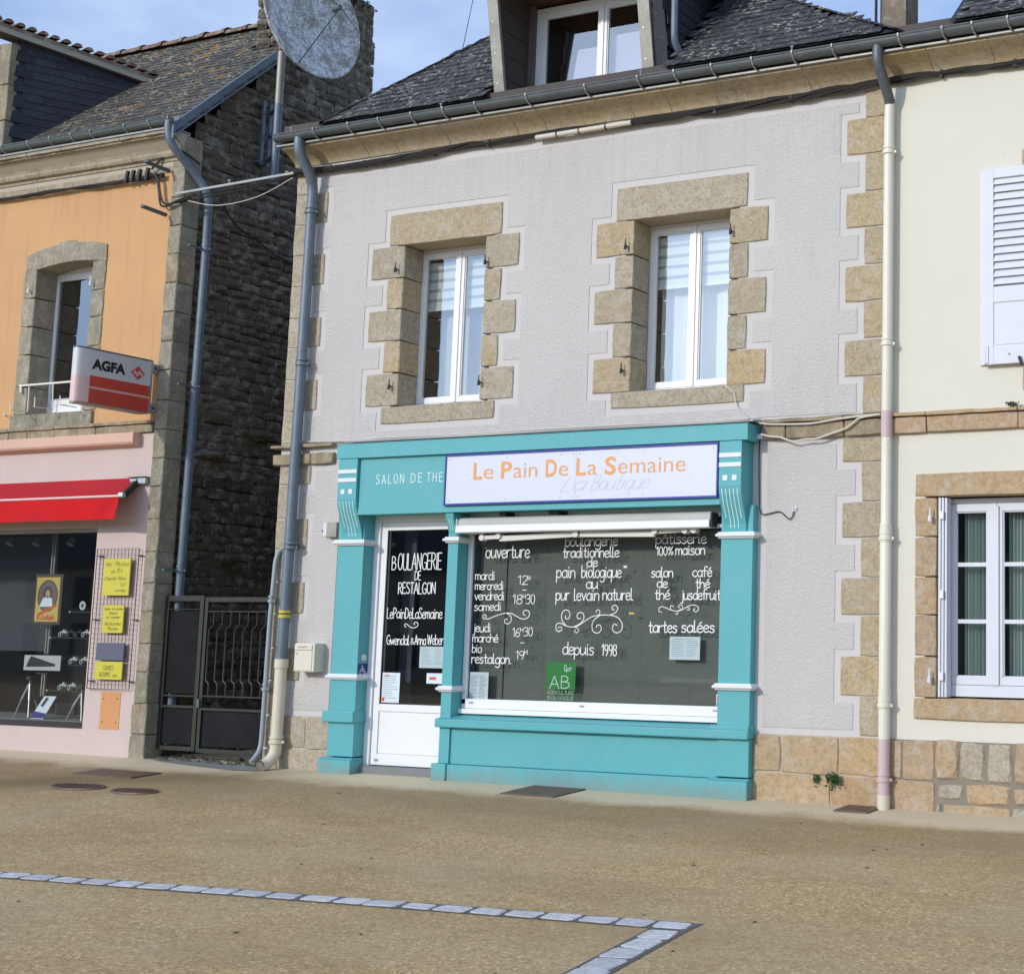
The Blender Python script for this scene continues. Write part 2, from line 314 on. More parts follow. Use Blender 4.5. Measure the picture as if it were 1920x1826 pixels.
def mat_teal():
    m, nt, b = node_mat('teal_paint'); v = pos(nt)
    c = mix(nt, ramp(nt, noise(nt, pos(nt, (14, 6, 1.2)), 3.0, 6, 0.65), [(0.35, 0.0), (0.72, 0.55)]), (0.085, 0.385, 0.415), (0.100, 0.335, 0.355))
    c = mix(nt, ramp(nt, noise(nt, v, 2.3, 6, 0.7), [(0.50, 0.0), (0.75, 0.35)]), c, (0.17, 0.40, 0.43))
    g = nt.nodes.new('ShaderNodeNewGeometry'); s = nt.nodes.new('ShaderNodeSeparateXYZ'); nt.links.new(g.outputs['Position'], s.inputs[0])
    low = ramp(nt, math_(nt, 'ADD', s.outputs[2], math_(nt, 'MULTIPLY', noise(nt, v, 7, 6, 0.75), 0.30)), [(0.10, 1.0), (0.24, 0.0)])      # splashed mud at the foot
    c = mix(nt, math_(nt, 'MULTIPLY', low, 0.55), c, (0.22, 0.20, 0.15))
    chips = ramp(nt, noise(nt, v, 38, 3, 0.6), [(0.70, 0.0), (0.72, 1.0)])
    c = mix(nt, math_(nt, 'MULTIPLY', chips, 0.6), c, (0.30, 0.36, 0.35))
    setcol(nt, b, c); b.inputs['Roughness'].default_value = 0.55
    bump(nt, b, noise(nt, pos(nt, (30, 30, 3)), 5, 4, 0.6), 0.12, 0.004)
    return m
M['teal'] = mat_teal()
M['cream_paint'] = paint('cream_pipe_paint', (0.72, 0.69, 0.58), 0.45, 0.10)
M['mauve_paint'] = paint('mauve_pipe_paint', (0.56, 0.43, 0.43), 0.5, 0.10)
M['beige_plastic'] = paint('beige_pipe', (0.66, 0.60, 0.46), 0.45, 0.15)
M['beige_box'] = paint('beige_letterbox', (0.66, 0.62, 0.50), 0.45, 0.08)
M['grey_plastic'] = paint('grey_pipe', (0.30, 0.34, 0.37), 0.45, 0.15)
M['cable'] = plain('black_cable', (0.018, 0.016, 0.015), 0.6)
M['cable_white'] = plain('off_white_cable', (0.62, 0.58, 0.50), 0.6)
M['sign_white'] = paint('sign_white', (0.63, 0.65, 0.73), 0.35, 0.03)
M['sign_blue'] = plain('sign_blue', (0.015, 0.035, 0.28), 0.4)
M['sign_orange'] = plain('sign_orange', (0.72, 0.33, 0.10), 0.5)
M['sign_grey'] = plain('sign_grey', (0.48, 0.50, 0.56), 0.5)
M['letter_white'] = plain('white_lettering', (0.80, 0.80, 0.78), 0.6)
M['letter_pale'] = plain('pale_lettering', (0.62, 0.74, 0.72), 0.6)
M['groove_white'] = plain('pale_groove_paint', (0.62, 0.80, 0.84), 0.6)
M['black'] = plain('black_paint', (0.012, 0.012, 0.012), 0.5)
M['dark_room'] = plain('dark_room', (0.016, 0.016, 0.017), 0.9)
M['mid_room'] = plain('dim_room', (0.07, 0.07, 0.07), 0.9)
M['grey_wall'] = plain('grey_partition', (0.045, 0.052, 0.062), 0.8)
M['backing'] = None
M['blind_white'] = plain('blind_white', (0.74, 0.77, 0.77), 0.8)
M['blind_grey'] = plain('blind_grey', (0.34, 0.38, 0.40), 0.8)
M['curtain'] = plain('grey_voile', (0.50, 0.49, 0.48), 0.9)
M['curtain_cloud_glare'] = plain('voile_cloud_glare', (0.84, 0.82, 0.76), 0.9)  # lightened to stand in for bright cloud mirrored in the pane
M['curtain_green'] = plain('green_white_curtain', (0.42, 0.50, 0.47), 0.9)
M['lilac'] = plain('lilac_board', (0.46, 0.45, 0.56), 0.8)
M['wood_dark'] = mat_wood('dark_plank', (0.050, 0.038, 0.034), (0.095, 0.075, 0.066))
M['wood_soffit'] = mat_wood('brown_soffit', (0.10, 0.045, 0.03), (0.16, 0.075, 0.05))
M['wood_post'] = mat_wood('brown_post', (0.11, 0.085, 0.08), (0.19, 0.15, 0.145), False)
M['fascia_wood'] = mat_wood('grey_fascia_board', (0.20, 0.20, 0.17), (0.33, 0.33, 0.28))
M['tile'] = mat_granite('red_ridge_tile', [(0.20, 0.085, 0.06), (0.17, 0.09, 0.07), (0.20, 0.14, 0.11)], 0.4, 0.35, 0.2)
M['gate_metal'] = mat_zinc('olive_gate_frame', (0.034, 0.037, 0.026))  # frame darkened to stand in for the shade of the alley
M['gate_panel'] = _gp = paint('dark_gate_sheet', (0.007, 0.0075, 0.008), 0.75, 0.9, dirtcol=(0.017, 0.018, 0.021))  # sheet colour darkened as well, alley shade put into the paint
_gp.node_tree.nodes['Principled BSDF'].inputs['Specular IOR Level'].default_value = 0.15
M['iron'] = mat_zinc('rusty_iron', (0.030, 0.022, 0.018), 0.7)
M['iron_dark'] = plain('black_iron', (0.02, 0.016, 0.014), 0.6)
M['cover'] = mat_zinc('rusty_cover', (0.15, 0.105, 0.080), 0.7)
M['red'] = mat_fabric('red_canvas', (0.56, 0.006, 0.010), (0.48, 0.006, 0.010))
M['red_top'] = mat_fabric('faded_red_canvas', (0.42, 0.016, 0.024), (0.36, 0.015, 0.022))
M['awning_white'] = paint('awning_white', (0.66, 0.65, 0.61), 0.4, 0.10)
M['awning_canvas'] = mat_fabric('rolled_canvas', (0.50, 0.49, 0.45), (0.44, 0.43, 0.39))
M['agfa_face'] = mat_signface('sign_face', (0.62, 0.60, 0.60))
M['agfa_red'] = mat_signface('sign_red', (0.60, 0.07, 0.045))
M['agfa_stripe'] = mat_signface('sign_pink_stripe', (0.75, 0.42, 0.38))
M['agfa_fade'] = mat_signface('sign_faded_pink', (0.74, 0.50, 0.48))
M['yellow'] = paint('yellow_plaque', (0.58, 0.51, 0.05), 0.35, 0.15)
M['purple_grey'] = paint('blue_grey_plaque', (0.105, 0.105, 0.155), 0.4, 0.06)
M['plaque_ink'] = plain('plaque_ink', (0.20, 0.17, 0.03), 0.6)
M['wire'] = plain('black_wire', (0.035, 0.020, 0.022), 0.5)
M['paper'] = plain('white_paper', (0.66, 0.74, 0.78), 0.8)
M['paper_ink'] = plain('paper_ink', (0.33, 0.40, 0.45), 0.8)
M['blue'] = plain('blue_sticker', (0.02, 0.03, 0.19), 0.5)
M['green'] = plain('green_label', (0.012, 0.22, 0.028), 0.6)
M['green_pale'] = plain('pale_green_print', (0.25, 0.45, 0.27), 0.6)
M['red_print'] = plain('orange_red_print', (0.62, 0.10, 0.03), 0.6)
M['yellow_print'] = plain('yellow_print', (0.58, 0.42, 0.10), 0.6)
M['cobble'] = mat_granite('white_cobble', [(0.55, 0.56, 0.60), (0.64, 0.65, 0.68), (0.47, 0.49, 0.53)], 0.25, 0.12, 0.10)
M['joint'] = mat_smooth('grey_joint', (0.12, 0.115, 0.115), (0.085, 0.08, 0.08), 60, 0.3, 0.1)
M['ground'] = mat_ground()
M['concrete'] = mat_smooth('grey_concrete', (0.22, 0.235, 0.235), (0.16, 0.17, 0.165), 40, 0.3, 0.2)
M['dirt'] = mat_smooth('mossy_dirt', (0.10, 0.085, 0.055), (0.05, 0.055, 0.03), 20, 0.7, 0.2)
M['glass'] = mat_glass('window_glass', (0.90, 0.93, 0.92), 2.6)
M['glass_up'] = mat_glass('upper_glass', (0.90, 0.93, 0.92), 7.0)
M['dish'] = mat_dish()
M['leaf'] = paint('green_leaf', (0.035, 0.10, 0.02), 0.6, 0.4)
M['moss_leaf'] = paint('moss_green', (0.04, 0.065, 0.02), 0.8, 0.4)
M['chrome'] = plain('grey_metal', (0.45, 0.47, 0.48), 0.35, 0.6)
M['camera_body'] = plain('camera_body', (0.025, 0.03, 0.03), 0.4)
M['camera_silver'] = plain('camera_silver', (0.50, 0.52, 0.50), 0.35)
M['far_wall'] = mat_smooth('far_house_wall', (0.42, 0.38, 0.32), (0.36, 0.33, 0.28), 5, 0.1, 0.1)
M['far_roof'] = plain('far_house_roof', (0.05, 0.05, 0.06), 0.7)
M['far_window'] = plain('far_house_window', (0.04, 0.05, 0.06), 0.2)
def mat_backing():
    m, nt, b = node_mat('green_grey_backing_paper'); v = pos(nt, (1.6, 1, 26))
    c = mix(nt, noise(nt, v, 3.0, 5, 0.7), (0.078, 0.086, 0.072), (0.155, 0.168, 0.145))
    seam = ramp(nt, math_(nt, 'FRACT', math_(nt, 'MULTIPLY', pos_x(nt), 2.1)), [(0.0, 1.0), (0.02, 0.0)])
    c = mix(nt, math_(nt, 'MULTIPLY', seam, 0.5), c, (0.035, 0.045, 0.035))
    setcol(nt, b, c); b.inputs['Roughness'].default_value = 0.8
    return m
def pos_x(nt):
    g = nt.nodes.new('ShaderNodeNewGeometry'); s = nt.nodes.new('ShaderNodeSeparateXYZ'); nt.links.new(g.outputs['Position'], s.inputs[0]); return s.outputs[0]
M['backing'] = mat_backing()

# ------------------------------------------------------------------ mesh helpers
class MB:
    def __init__(s): s.v = []; s.f = []
    def add(s, vs, fs):
        o = len(s.v); s.v += [tuple(v) for v in vs]; s.f += [tuple(i+o for i in f) for f in fs]; return s
    def box(s, x0, x1, y0, y1, z0, z1):
        vs = [(x0, y0, z0), (x1, y0, z0), (x1, y1, z0), (x0, y1, z0), (x0, y0, z1), (x1, y0, z1), (x1, y1, z1), (x0, y1, z1)]
        return s.add(vs, [(0, 3, 2, 1), (4, 5, 6, 7), (0, 1, 5, 4), (1, 2, 6, 5), (2, 3, 7, 6), (3, 0, 4, 7)])
    def quad(s, a, b, c, d): return s.add([a, b, c, d], [(0, 1, 2, 3)])
    def poly(s, pts): return s.add(pts, [tuple(range(len(pts)))])
    def tube(s, pts, r, n=10, caps=True, flat=None):
        pts = [Vector(p) for p in pts]; rings = []; prev = None
        for i, p in enumerate(pts):
            t = (pts[min(i+1, len(pts)-1)]-pts[max(i-1, 0)]).normalized()
            if prev is None:
                a = Vector((0, 0, 1)) if abs(t.z) < 0.9 else Vector((1, 0, 0)); u = t.cross(a).normalized()
            else:
                u = (prev - t*prev.dot(t)).normalized()
            prev = u; w = t.cross(u); rr = r[i] if isinstance(r, (list, tuple)) else r
            rings.append([p+(u*math.cos(2*PI*k/n)+w*math.sin(2*PI*k/n))*rr for k in range(n)])
        vs = [v for rg in rings for v in rg]; fs = []
        for i in range(len(rings)-1):
            for k in range(n): fs.append((i*n+k, i*n+(k+1) % n, (i+1)*n+(k+1) % n, (i+1)*n+k))
        if caps: fs.append(tuple(reversed(range(n)))); fs.append(tuple((len(rings)-1)*n+k for k in range(n)))
        return s.add(vs, fs)
    def bar(s, a, b, w, h=None):                    # square bar between two points
        a, b = Vector(a), Vector(b); t = (b-a).normalized(); up = Vector((0, 0, 1)) if abs(t.z) < 0.95 else Vector((0, 1, 0))
        u = t.cross(up).normalized(); v = u.cross(t); h = h or w
        vs = [p+u*(w/2*i)+v*(h/2*j) for p in (a, b) for i, j in ((-1, -1), (1, -1), (1, 1), (-1, 1))]
        return s.add(vs, [(0, 3, 2, 1), (4, 5, 6, 7), (0, 1, 5, 4), (1, 2, 6, 5), (2, 3, 7, 6), (3, 0, 4, 7)])
    def extr_x(s, prof, x0, x1):                   # profile [(y,z)] pulled along x
        n = len(prof); vs = [(x0, y, z) for y, z in prof]+[(x1, y, z) for y, z in prof]
        fs = [(i, (i+1) % n, n+(i+1) % n, n+i) for i in range(n)]+[tuple(reversed(range(n))), tuple(range(n, 2*n))]
        return s.add(vs, fs)
    def extr_y(s, prof, y0, y1):                   # outline [(x,z)] pulled along y
        n = len(prof); vs = [(x, y0, z) for x, z in prof]+[(x, y1, z) for x, z in prof]
        fs = [(i, (i+1) % n, n+(i+1) % n, n+i) for i in range(n)]+[tuple(reversed(range(n))), tuple(range(n, 2*n))]
        return s.add(vs, fs)
    def extr(s, pts, vec):
        n = len(pts); vec = Vector(vec); vs = [Vector(p) for p in pts]+[Vector(p)+vec for p in pts]
        fs = [(i, (i+1) % n, n+(i+1) % n, n+i) for i in range(n)]+[tuple(reversed(range(n))), tuple(range(n, 2*n))]
        return s.add(vs, fs)
    def build(s, name, mat, parent=None, smooth=False, bevel=0.0, **props):
        me = bpy.data.meshes.new(name); me.from_pydata(s.v, [], s.f); me.update()
        bm = bmesh.new(); bm.from_mesh(me); bmesh.ops.recalc_face_normals(bm, faces=bm.faces); bm.to_mesh(me); bm.free()
        if isinstance(mat, (list, tuple)):
            for q in mat: me.materials.append(q)
        else: me.materials.append(mat)
        if smooth:
            for p in me.polygons: p.use_smooth = True
            me.set_sharp_from_angle(angle=math.radians(38))
        o = bpy.data.objects.new(name, me); COL.objects.link(o)
        if parent is not None:
            o.parent = parent; o.matrix_parent_inverse = parent.matrix_world.inverted() if parent.type != 'EMPTY' or True else Matrix()
        if bevel:
            md = o.modifiers.new('bevel', 'BEVEL'); md.width = bevel; md.segments = 2; md.limit_method = 'ANGLE'; md.angle_limit = math.radians(40)
        for k, v in props.items(): o[k] = v
        return o
def tag(o, label=None, category=None, group=None, kind=None):
    for k, v in (('label', label), ('category', category), ('group', group), ('kind', kind)):
        if v: o[k] = v
    return o
def thing(name, label, category, loc, group=None):
    o = bpy.data.objects.new(name, None); COL.objects.link(o); o.location = loc; o.empty_display_size = 0.1
    o.matrix_world = Matrix.Translation(loc)
    tag(o, label, category, group); return o
def inst(src, name, parent, mw):                   # another piece sharing src's mesh
    o = bpy.data.objects.new(name, src if isinstance(src, bpy.types.Mesh) else src.data); COL.objects.link(o)
    if parent is not None: o.parent = parent; o.matrix_parent_inverse = PINV[parent.name] if parent.name in PINV else parent.matrix_world.inverted()
    o.matrix_world = mw; return o
PINV = {}
def mesh_only(mb, name, mat):
    me = bpy.data.meshes.new(name); me.from_pydata(mb.v, [], mb.f); me.materials.append(mat)
    bm = bmesh.new(); bm.from_mesh(me); bmesh.ops.recalc_face_normals(bm, faces=bm.faces); bm.to_mesh(me); bm.free(); return me

def plate(x0, x1, z0, z1, holes, yf, yb, cut=()):
    """wall panel with rectangular holes; solid between yf (front) and yb (back)."""
    xs = sorted({x0, x1, *[c for h in holes for c in h[:2] if x0 < c < x1]})
    zs = sorted({z0, z1, *[c for h in holes for c in h[2:] if z0 < c < z1]})
    def solid(i, j):
        if i < 0 or j < 0 or i >= len(xs)-1 or j >= len(zs)-1: return False
        cx, cz = (xs[i]+xs[i+1])/2, (zs[j]+zs[j+1])/2
        return not any(h[0] < cx < h[1] and h[2] < cz < h[3] for h in holes)
    mb = MB()
    for i in range(len(xs)-1):
        for j in range(len(zs)-1):
            if not solid(i, j): continue
            a, b, c, d = xs[i], xs[i+1], zs[j], zs[j+1]
            mb.quad((a, yf, c), (b, yf, c), (b, yf, d), (a, yf, d))
            mb.quad((b, yb, c), (a, yb, c), (a, yb, d), (b, yb, d))
            if not solid(i-1, j): mb.quad((a, yb, c), (a, yf, c), (a, yf, d), (a, yb, d))
            if not solid(i+1, j): mb.quad((b, yf, c), (b, yb, c), (b, yb, d), (b, yf, d))
            if not solid(i, j-1): mb.quad((a, yb, c), (b, yb, c), (b, yf, c), (a, yf, c))
            if not solid(i, j+1): mb.quad((a, yf, d), (b, yf, d), (b, yb, d), (a, yb, d))
    return mb
def build_plate(mb, name, mat, parent):
    o = mb.build(name, mat, parent)
    bm = bmesh.new(); bm.from_mesh(o.data); bmesh.ops.remove_doubles(bm, verts=bm.verts, dist=1e-5)
    bmesh.ops.recalc_face_normals(bm, faces=bm.faces); bm.to_mesh(o.data); bm.free(); return o

def stone(name, x0, x1, z0, z1, yf, yb, mat, parent, ch=0.007, jit=0.003, gap=0.003):
    """dressed block with worn, chamfered front edges"""
    x0 += gap; x1 -= gap; z0 += gap; z1 -= gap
    j = lambda: random.uniform(-jit, jit)
    cor = [(x0+j(), z0+j()), (x1+j(), z0+j()), (x1+j(), z1+j()), (x0+j(), z1+j())]
    cx, cz = (x0+x1)/2, (z0+z1)/2
    # outline with extra points for slightly wavy, rounded edges
    ring = []
    for k in range(4):
        a, b = cor[k], cor[(k+1) % 4]
        nseg = max(2, min(6, int((abs(b[0]-a[0])+abs(b[1]-a[1]))/0.09)))
        for q in range(nseg):
            t = q/nseg
            w = 0 if q == 0 else jit*0.9
            ring.append((a[0]+(b[0]-a[0])*t+random.uniform(-w, w), a[1]+(b[1]-a[1])*t+random.uniform(-w, w), q == 0))
    n = len(ring); vs = []
    for x, z, corner in ring:
        k = 2.0 if corner else 1.0
        dx = math.copysign(ch*random.uniform(0.6, 1.4)*k*0.8, cx-x); dz = math.copysign(ch*random.uniform(0.6, 1.4)*k*0.8, cz-z)
        if not corner:
            ex = min(abs(x-x0), abs(x-x1)); ez = min(abs(z-z0), abs(z-z1))
            if ex < ez: dz = 0
            else: dx = 0
        vs.append((x+dx, yf+random.uniform(-0.001, 0.0015), z+dz))
    mid = [(x+(math.copysign(ch*0.5, cx-x) if c else 0), yf+ch, z+(math.copysign(ch*0.5, cz-z) if c else 0)) for x, z, c in ring]
    bk = [(x, yb, z) for x, z, c in ring]
    fs = [tuple(range(n))]
    for i in range(n):
        fs.append((i, n+i, n+(i+1) % n, (i+1) % n)); fs.append((n+i, 2*n+i, 2*n+(i+1) % n, n+(i+1) % n))
    return MB().add(vs+mid+bk, fs).build(name, mat, parent)

def lump_mesh(name, mat, seed, n=3):
    """rounded rubble stone, unit size in x,z, bulging to -y"""
    rnd = random.Random(seed); vs = []; fs = []
    for j in range(n+1):
        for i in range(n+1):
            u, v = i/n-0.5, j/n-0.5
            e = min(0.5-abs(u), 0.5-abs(v))
            k = 1.0-0.10*max(0, (abs(u)+abs(v))-0.62)/0.38
            y = -min(1.0, e*3.4+0.05) + rnd.uniform(-0.16, 0.16)*(1 if e > 0.01 else 0)
            vs.append((u*k+rnd.uniform(-.035, .035), y, v*k+rnd.uniform(-.04, .04)))
    for j in range(n):
        for i in range(n): a = j*(n+1)+i; fs.append((a, a+1, a+n+2, a+n+1))
    me = mesh_only(MB().add(vs, fs), name, mat)
    for p in me.polygons: p.use_smooth = True
    return me

# ------------------------------------------------------------------ lettering
def bowl(x=0.0): return [(x+.38, .48), (x+.22, .6), (x+.06, .48), (x+0, .28), (x+.07, .06), (x+.2, 0), (x+.34, .12), (x+.38, .3)]
def ell(cx, cy, rx, ry, n=14, a0=90): return [(cx+rx*math.cos(math.radians(a0+360*k/n)), cy+ry*math.sin(math.radians(a0+360*k/n))) for k in range(n+1)]
G = {
 'a': (.46, [bowl(), [(.38, .6), (.38, .1), (.43, 0)]]), 'b': (.42, [[(0, 1), (0, 0)], [(0, .38), (.14, .58), (.3, .52), (.36, .3), (.28, .06), (.12, 0), (0, .12)]]),
 'c': (.40, [[(.34, .5), (.2, .6), (.06, .48), (0, .28), (.08, .06), (.22, 0), (.35, .1)]]), 'd': (.46, [bowl(), [(.38, 1), (.38, .1), (.43, 0)]]),
 'e': (.42, [[(.02, .3), (.2, .32), (.34, .38), (.3, .55), (.18, .6), (.05, .5), (0, .28), (.08, .05), (.22, 0), (.37, .1)]]),
 'f': (.34, [[(.34, .93), (.22, 1), (.12, .85), (.12, 0)], [(0, .58), (.28, .58)]]), 'g': (.46, [bowl(), [(.38, .6), (.39, -.15), (.3, -.36), (.15, -.38), (.02, -.28)]]),
 'h': (.42, [[(0, 1), (0, 0)], [(0, .38), (.14, .58), (.28, .55), (.34, .38), (.34, 0)]]), 'i': (.20, [[(.05, .6), (.05, .1), (.12, 0)], [(.05, .78), (.06, .85)]]),
 'j': (.22, [[(.14, .6), (.14, -.2), (.06, -.34), (-.06, -.32)], [(.14, .78), (.15, .85)]]), 'l': (.22, [[(.03, 1), (.03, .12), (.1, 0), (.19, .04)]]),
 'm': (.58, [[(0, .6), (0, 0)], [(0, .4), (.1, .58), (.2, .56), (.25, .4), (.25, 0)], [(.25, .4), (.35, .58), (.45, .56), (.5, .4), (.5, 0)]]),
 'n': (.42, [[(0, .6), (0, 0)], [(0, .38), (.14, .58), (.28, .55), (.34, .38), (.34, 0)]]), 'o': (.44, [ell(.19, .3, .19, .3)]),
 'p': (.44, [[(0, .6), (0, -.38)], [(0, .38), (.14, .58), (.3, .52), (.36, .3), (.28, .06), (.12, 0), (0, .12)]]), 'q': (.46, [bowl(), [(.38, .6), (.38, -.38)]]),
 'r': (.32, [[(0, .6), (0, 0)], [(0, .36), (.1, .55), (.26, .58)]]), 's': (.38, [[(.3, .52), (.16, .6), (.04, .52), (.06, .38), (.2, .3), (.3, .18), (.22, .02), (.1, 0), (0, .07)]]),
 't': (.34, [[(.13, .93), (.13, .12), (.2, 0), (.3, .04)], [(0, .6), (.28, .6)]]), 'u': (.46, [[(0, .6), (.01, .15), (.1, 0), (.24, .05), (.36, .25)], [(.37, .6), (.37, .1), (.42, 0)]]),
 'v': (.40, [[(0, .6), (.17, 0)], [(.17, 0), (.34, .6)]]), 'w': (.58, [[(0, .6), (.12, 0)], [(.12, 0), (.25, .5)], [(.25, .5), (.38, 0)], [(.38, 0), (.5, .6)]]),
 'y': (.40, [[(0, .6), (.18, .05)], [(.36, .6), (.18, .05), (.04, -.36)]]),
 '1': (.26, [[(0, .78), (.14, 1)], [(.14, 1), (.14, 0)]]), '2': (.42, [[(.02, .8), (.1, .97), (.24, 1), (.33, .85), (.3, .6), (.0, 0)], [(0, 0), (.36, 0)]]),
 '3': (.42, [[(.02, .92), (.15, 1), (.3, .92), (.32, .7), (.2, .54), (.1, .54)], [(.12, .54), (.28, .5), (.35, .3), (.27, .05), (.12, 0), (0, .08)]]),
 '6': (.42, [[(.28, 1), (.1, .75), (.01, .4), (.03, .1), (.17, 0), (.31, .1), (.34, .3), (.24, .47), (.1, .45), (.02, .3)]]),
 '8': (.42, [ell(.17, .76, .14, .23), ell(.17, .26, .17, .26)]), '9': (.42, [ell(.17, .72, .16, .27), [(.33, .75), (.31, .35), (.2, 0)]]), '0': (.42, [ell(.17, .5, .17, .5)]),
 '%': (.56, [ell(.1, .78, .09, .16), ell(.38, .2, .09, .16), [(.42, 1), (.06, 0)]]),
 '*': (.34, [[(.14, 1), (.14, .7)], [(.02, .93), (.26, .77)], [(.26, .93), (.02, .77)]]), '.': (.16, [[(.03, 0), (.05, .05)]]), '-': (.40, [[(.03, .4), (.33, .4)]]),
 "'": (.14, [[(.06, 1), (.03, .8)]]), ' ': (.34, []),
 '&': (.50, [[(.44, 0), (.1, .7), (.12, .92), (.24, .95), (.3, .78), (.06, .35), (.04, .12), (.16, 0), (.32, .1), (.42, .4)]]),
 'A': (.50, [[(0, 0), (.2, 1)], [(.2, 1), (.42, 0)], [(.07, .35), (.36, .35)]]), 'B': (.46, [[(0, 1), (0, 0)], [(0, 1), (.22, .97), (.3, .78), (.2, .56), (0, .54)], [(.02, .54), (.3, .48), (.37, .26), (.26, .04), (0, 0)]]),
 'C': (.46, [[(.38, .85), (.25, 1), (.08, .88), (0, .5), (.08, .12), (.24, 0), (.38, .12)]]), 'D': (.48, [[(0, 1), (0, 0)], [(0, 1), (.25, .93), (.38, .6), (.34, .2), (.15, .02), (0, 0)]]),
 'E': (.40, [[(0, 1), (0, 0)], [(0, 1), (.32, 1)], [(0, .53), (.27, .53)], [(0, 0), (.33, 0)]]), 'F': (.38, [[(0, 1), (0, 0)], [(0, 1), (.32, 1)], [(0, .53), (.27, .53)]]),
 'G': (.50, [[(.4, .85), (.26, 1), (.08, .88), (0, .5), (.08, .12), (.24, 0), (.4, .12), (.42, .42)], [(.42, .42), (.25, .42)]]),
 'H': (.48, [[(0, 1), (0, 0)], [(.38, 1), (.38, 0)], [(0, .52), (.38, .52)]]), 'I': (.16, [[(.04, 1), (.04, 0)]]), 'L': (.38, [[(0, 1), (0, 0)], [(0, 0), (.3, 0)]]),
 'M': (.56, [[(0, 0), (.03, 1)], [(.03, 1), (.23, .3)], [(.23, .3), (.43, 1)], [(.43, 1), (.47, 0)]]),
 'N': (.48, [[(0, 0), (0, 1)], [(0, 1), (.36, 0)], [(.36, 0), (.36, 1)]]), 'O': (.50, [ell(.21, .5, .21, .5)]), 'P': (.42, [[(0, 1), (0, 0)], [(0, 1), (.25, .97), (.33, .75), (.22, .52), (0, .48)]]),
 'Q': (.50, [ell(.21, .5, .21, .5), [(.24, .2), (.42, -.05)]]), 'K': (.42, [[(0, 1), (0, 0)], [(.34, 1), (.02, .45)], [(.1, .55), (.36, 0)]]), 'k': (.38, [[(0, 1), (0, 0)], [(.28, .6), (.02, .28)], [(.1, .36), (.3, 0)]]),
 'R': (.46, [[(0, 1), (0, 0)], [(0, 1), (.25, .97), (.33, .75), (.22, .54), (0, .5)], [(.12, .5), (.37, 0)]]),
 'S': (.42, [[(.33, .86), (.2, 1), (.05, .9), (.03, .7), (.18, .52), (.33, .32), (.3, .08), (.15, 0), (0, .12)]]), 'T': (.42, [[(.18, 1), (.18, 0)], [(0, 1), (.37, 1)]]),
 'U': (.46, [[(0, 1), (0, .2), (.1, .01), (.26, .01), (.36, .2), (.36, 1)]]), 'V': (.44, [[(0, 1), (.19, 0)], [(.19, 0), (.38, 1)]]),
 'W': (.64, [[(0, 1), (.14, 0)], [(.14, 0), (.28, .9)], [(.28, .9), (.42, 0)], [(.42, 0), (.56, 1)]]),
}
G['é'] = (.42, G['e'][1]+[[(.14, .74), (.28, .9)]]); G['è'] = (.42, G['e'][1]+[[(.26, .74), (.12, .9)]]); G['â'] = (.46, G['a'][1]+[[(.08, .72), (.2, .86)], [(.2, .86), (.32, .72)]])
def smooth(pts, sub=5):
    if len(pts) < 3: return pts
    P = [Vector((*p, 0)) for p in pts]; o = []
    for i in range(len(P)-1):
        p0, p1, p2, p3 = P[max(i-1, 0)], P[i], P[i+1], P[min(i+2, len(P)-1)]
        for k in range(sub):
            t = k/sub
            q = 0.5*((2*p1)+(p2-p0)*t+(2*p0-5*p1+4*p2-p3)*t*t+(-p0+3*p1-3*p2+p3)*t*t*t); o.append((q.x, q.y))
    o.append((P[-1].x, P[-1].y)); return o
def ribbon(mb, pts, w, mapf, depth):
    P = [Vector((*p, 0)) for p in pts]
    l = []; r = []
    for i, p in enumerate(P):
        t = P[min(i+1, len(P)-1)]-P[max(i-1, 0)]
        if t.length < 1e-9: t = Vector((1, 0, 0))
        t.normalize(); n = Vector((-t.y, t.x, 0))
        if i == 0: p = p - t*w*0.3
        if i == len(P)-1: p = p + t*w*0.3
        l.append(p+n*w/2); r.append(p-n*w/2)
    vs = [mapf(q.x, q.y, depth) for q in l]+[mapf(q.x, q.y, depth) for q in r]; n = len(l)
    mb.add(vs, [(i, n+i, n+i+1, i+1) for i in range(n-1)])
def write(mb, text, x0, x1, zb, h, Y, w=0.0065, mapper=None, shear=0.0, track=0.0, drop=0.0):
    """hand-drawn stroke lettering fitted between x0 and x1 with baseline zb and ascender height h"""
    adv = sum(G[c][0]+track for c in text)-(0.06+track)
    sx = (x1-x0)/adv; cx = 0.0; k = 0
    for c in text:
        a, strokes = G[c]
        dz = random.uniform(-0.02, 0.02)*h if not drop else 0
        for st in strokes:
            pts = [(x0+(cx+px+shear*py)*sx, zb+py*h+dz) for px, py in smooth(st)]
            k += 1
            if mapper: ribbon(mb, pts, w, mapper, 0.0002*(k % 5))
            else: ribbon(mb, pts, w, lambda X, Z, d: (X, Y-d, Z), 0.0002*(k % 5))
        cx += a+track
def spiral(cx, cy, r0, r1, a0, a1, n=22):
    return [(cx+(r0+(r1-r0)*k/n)*math.cos(math.radians(a0+(a1-a0)*k/n)), cy+(r0+(r1-r0)*k/n)*math.sin(math.radians(a0+(a1-a0)*k/n))) for k in range(n+1)]
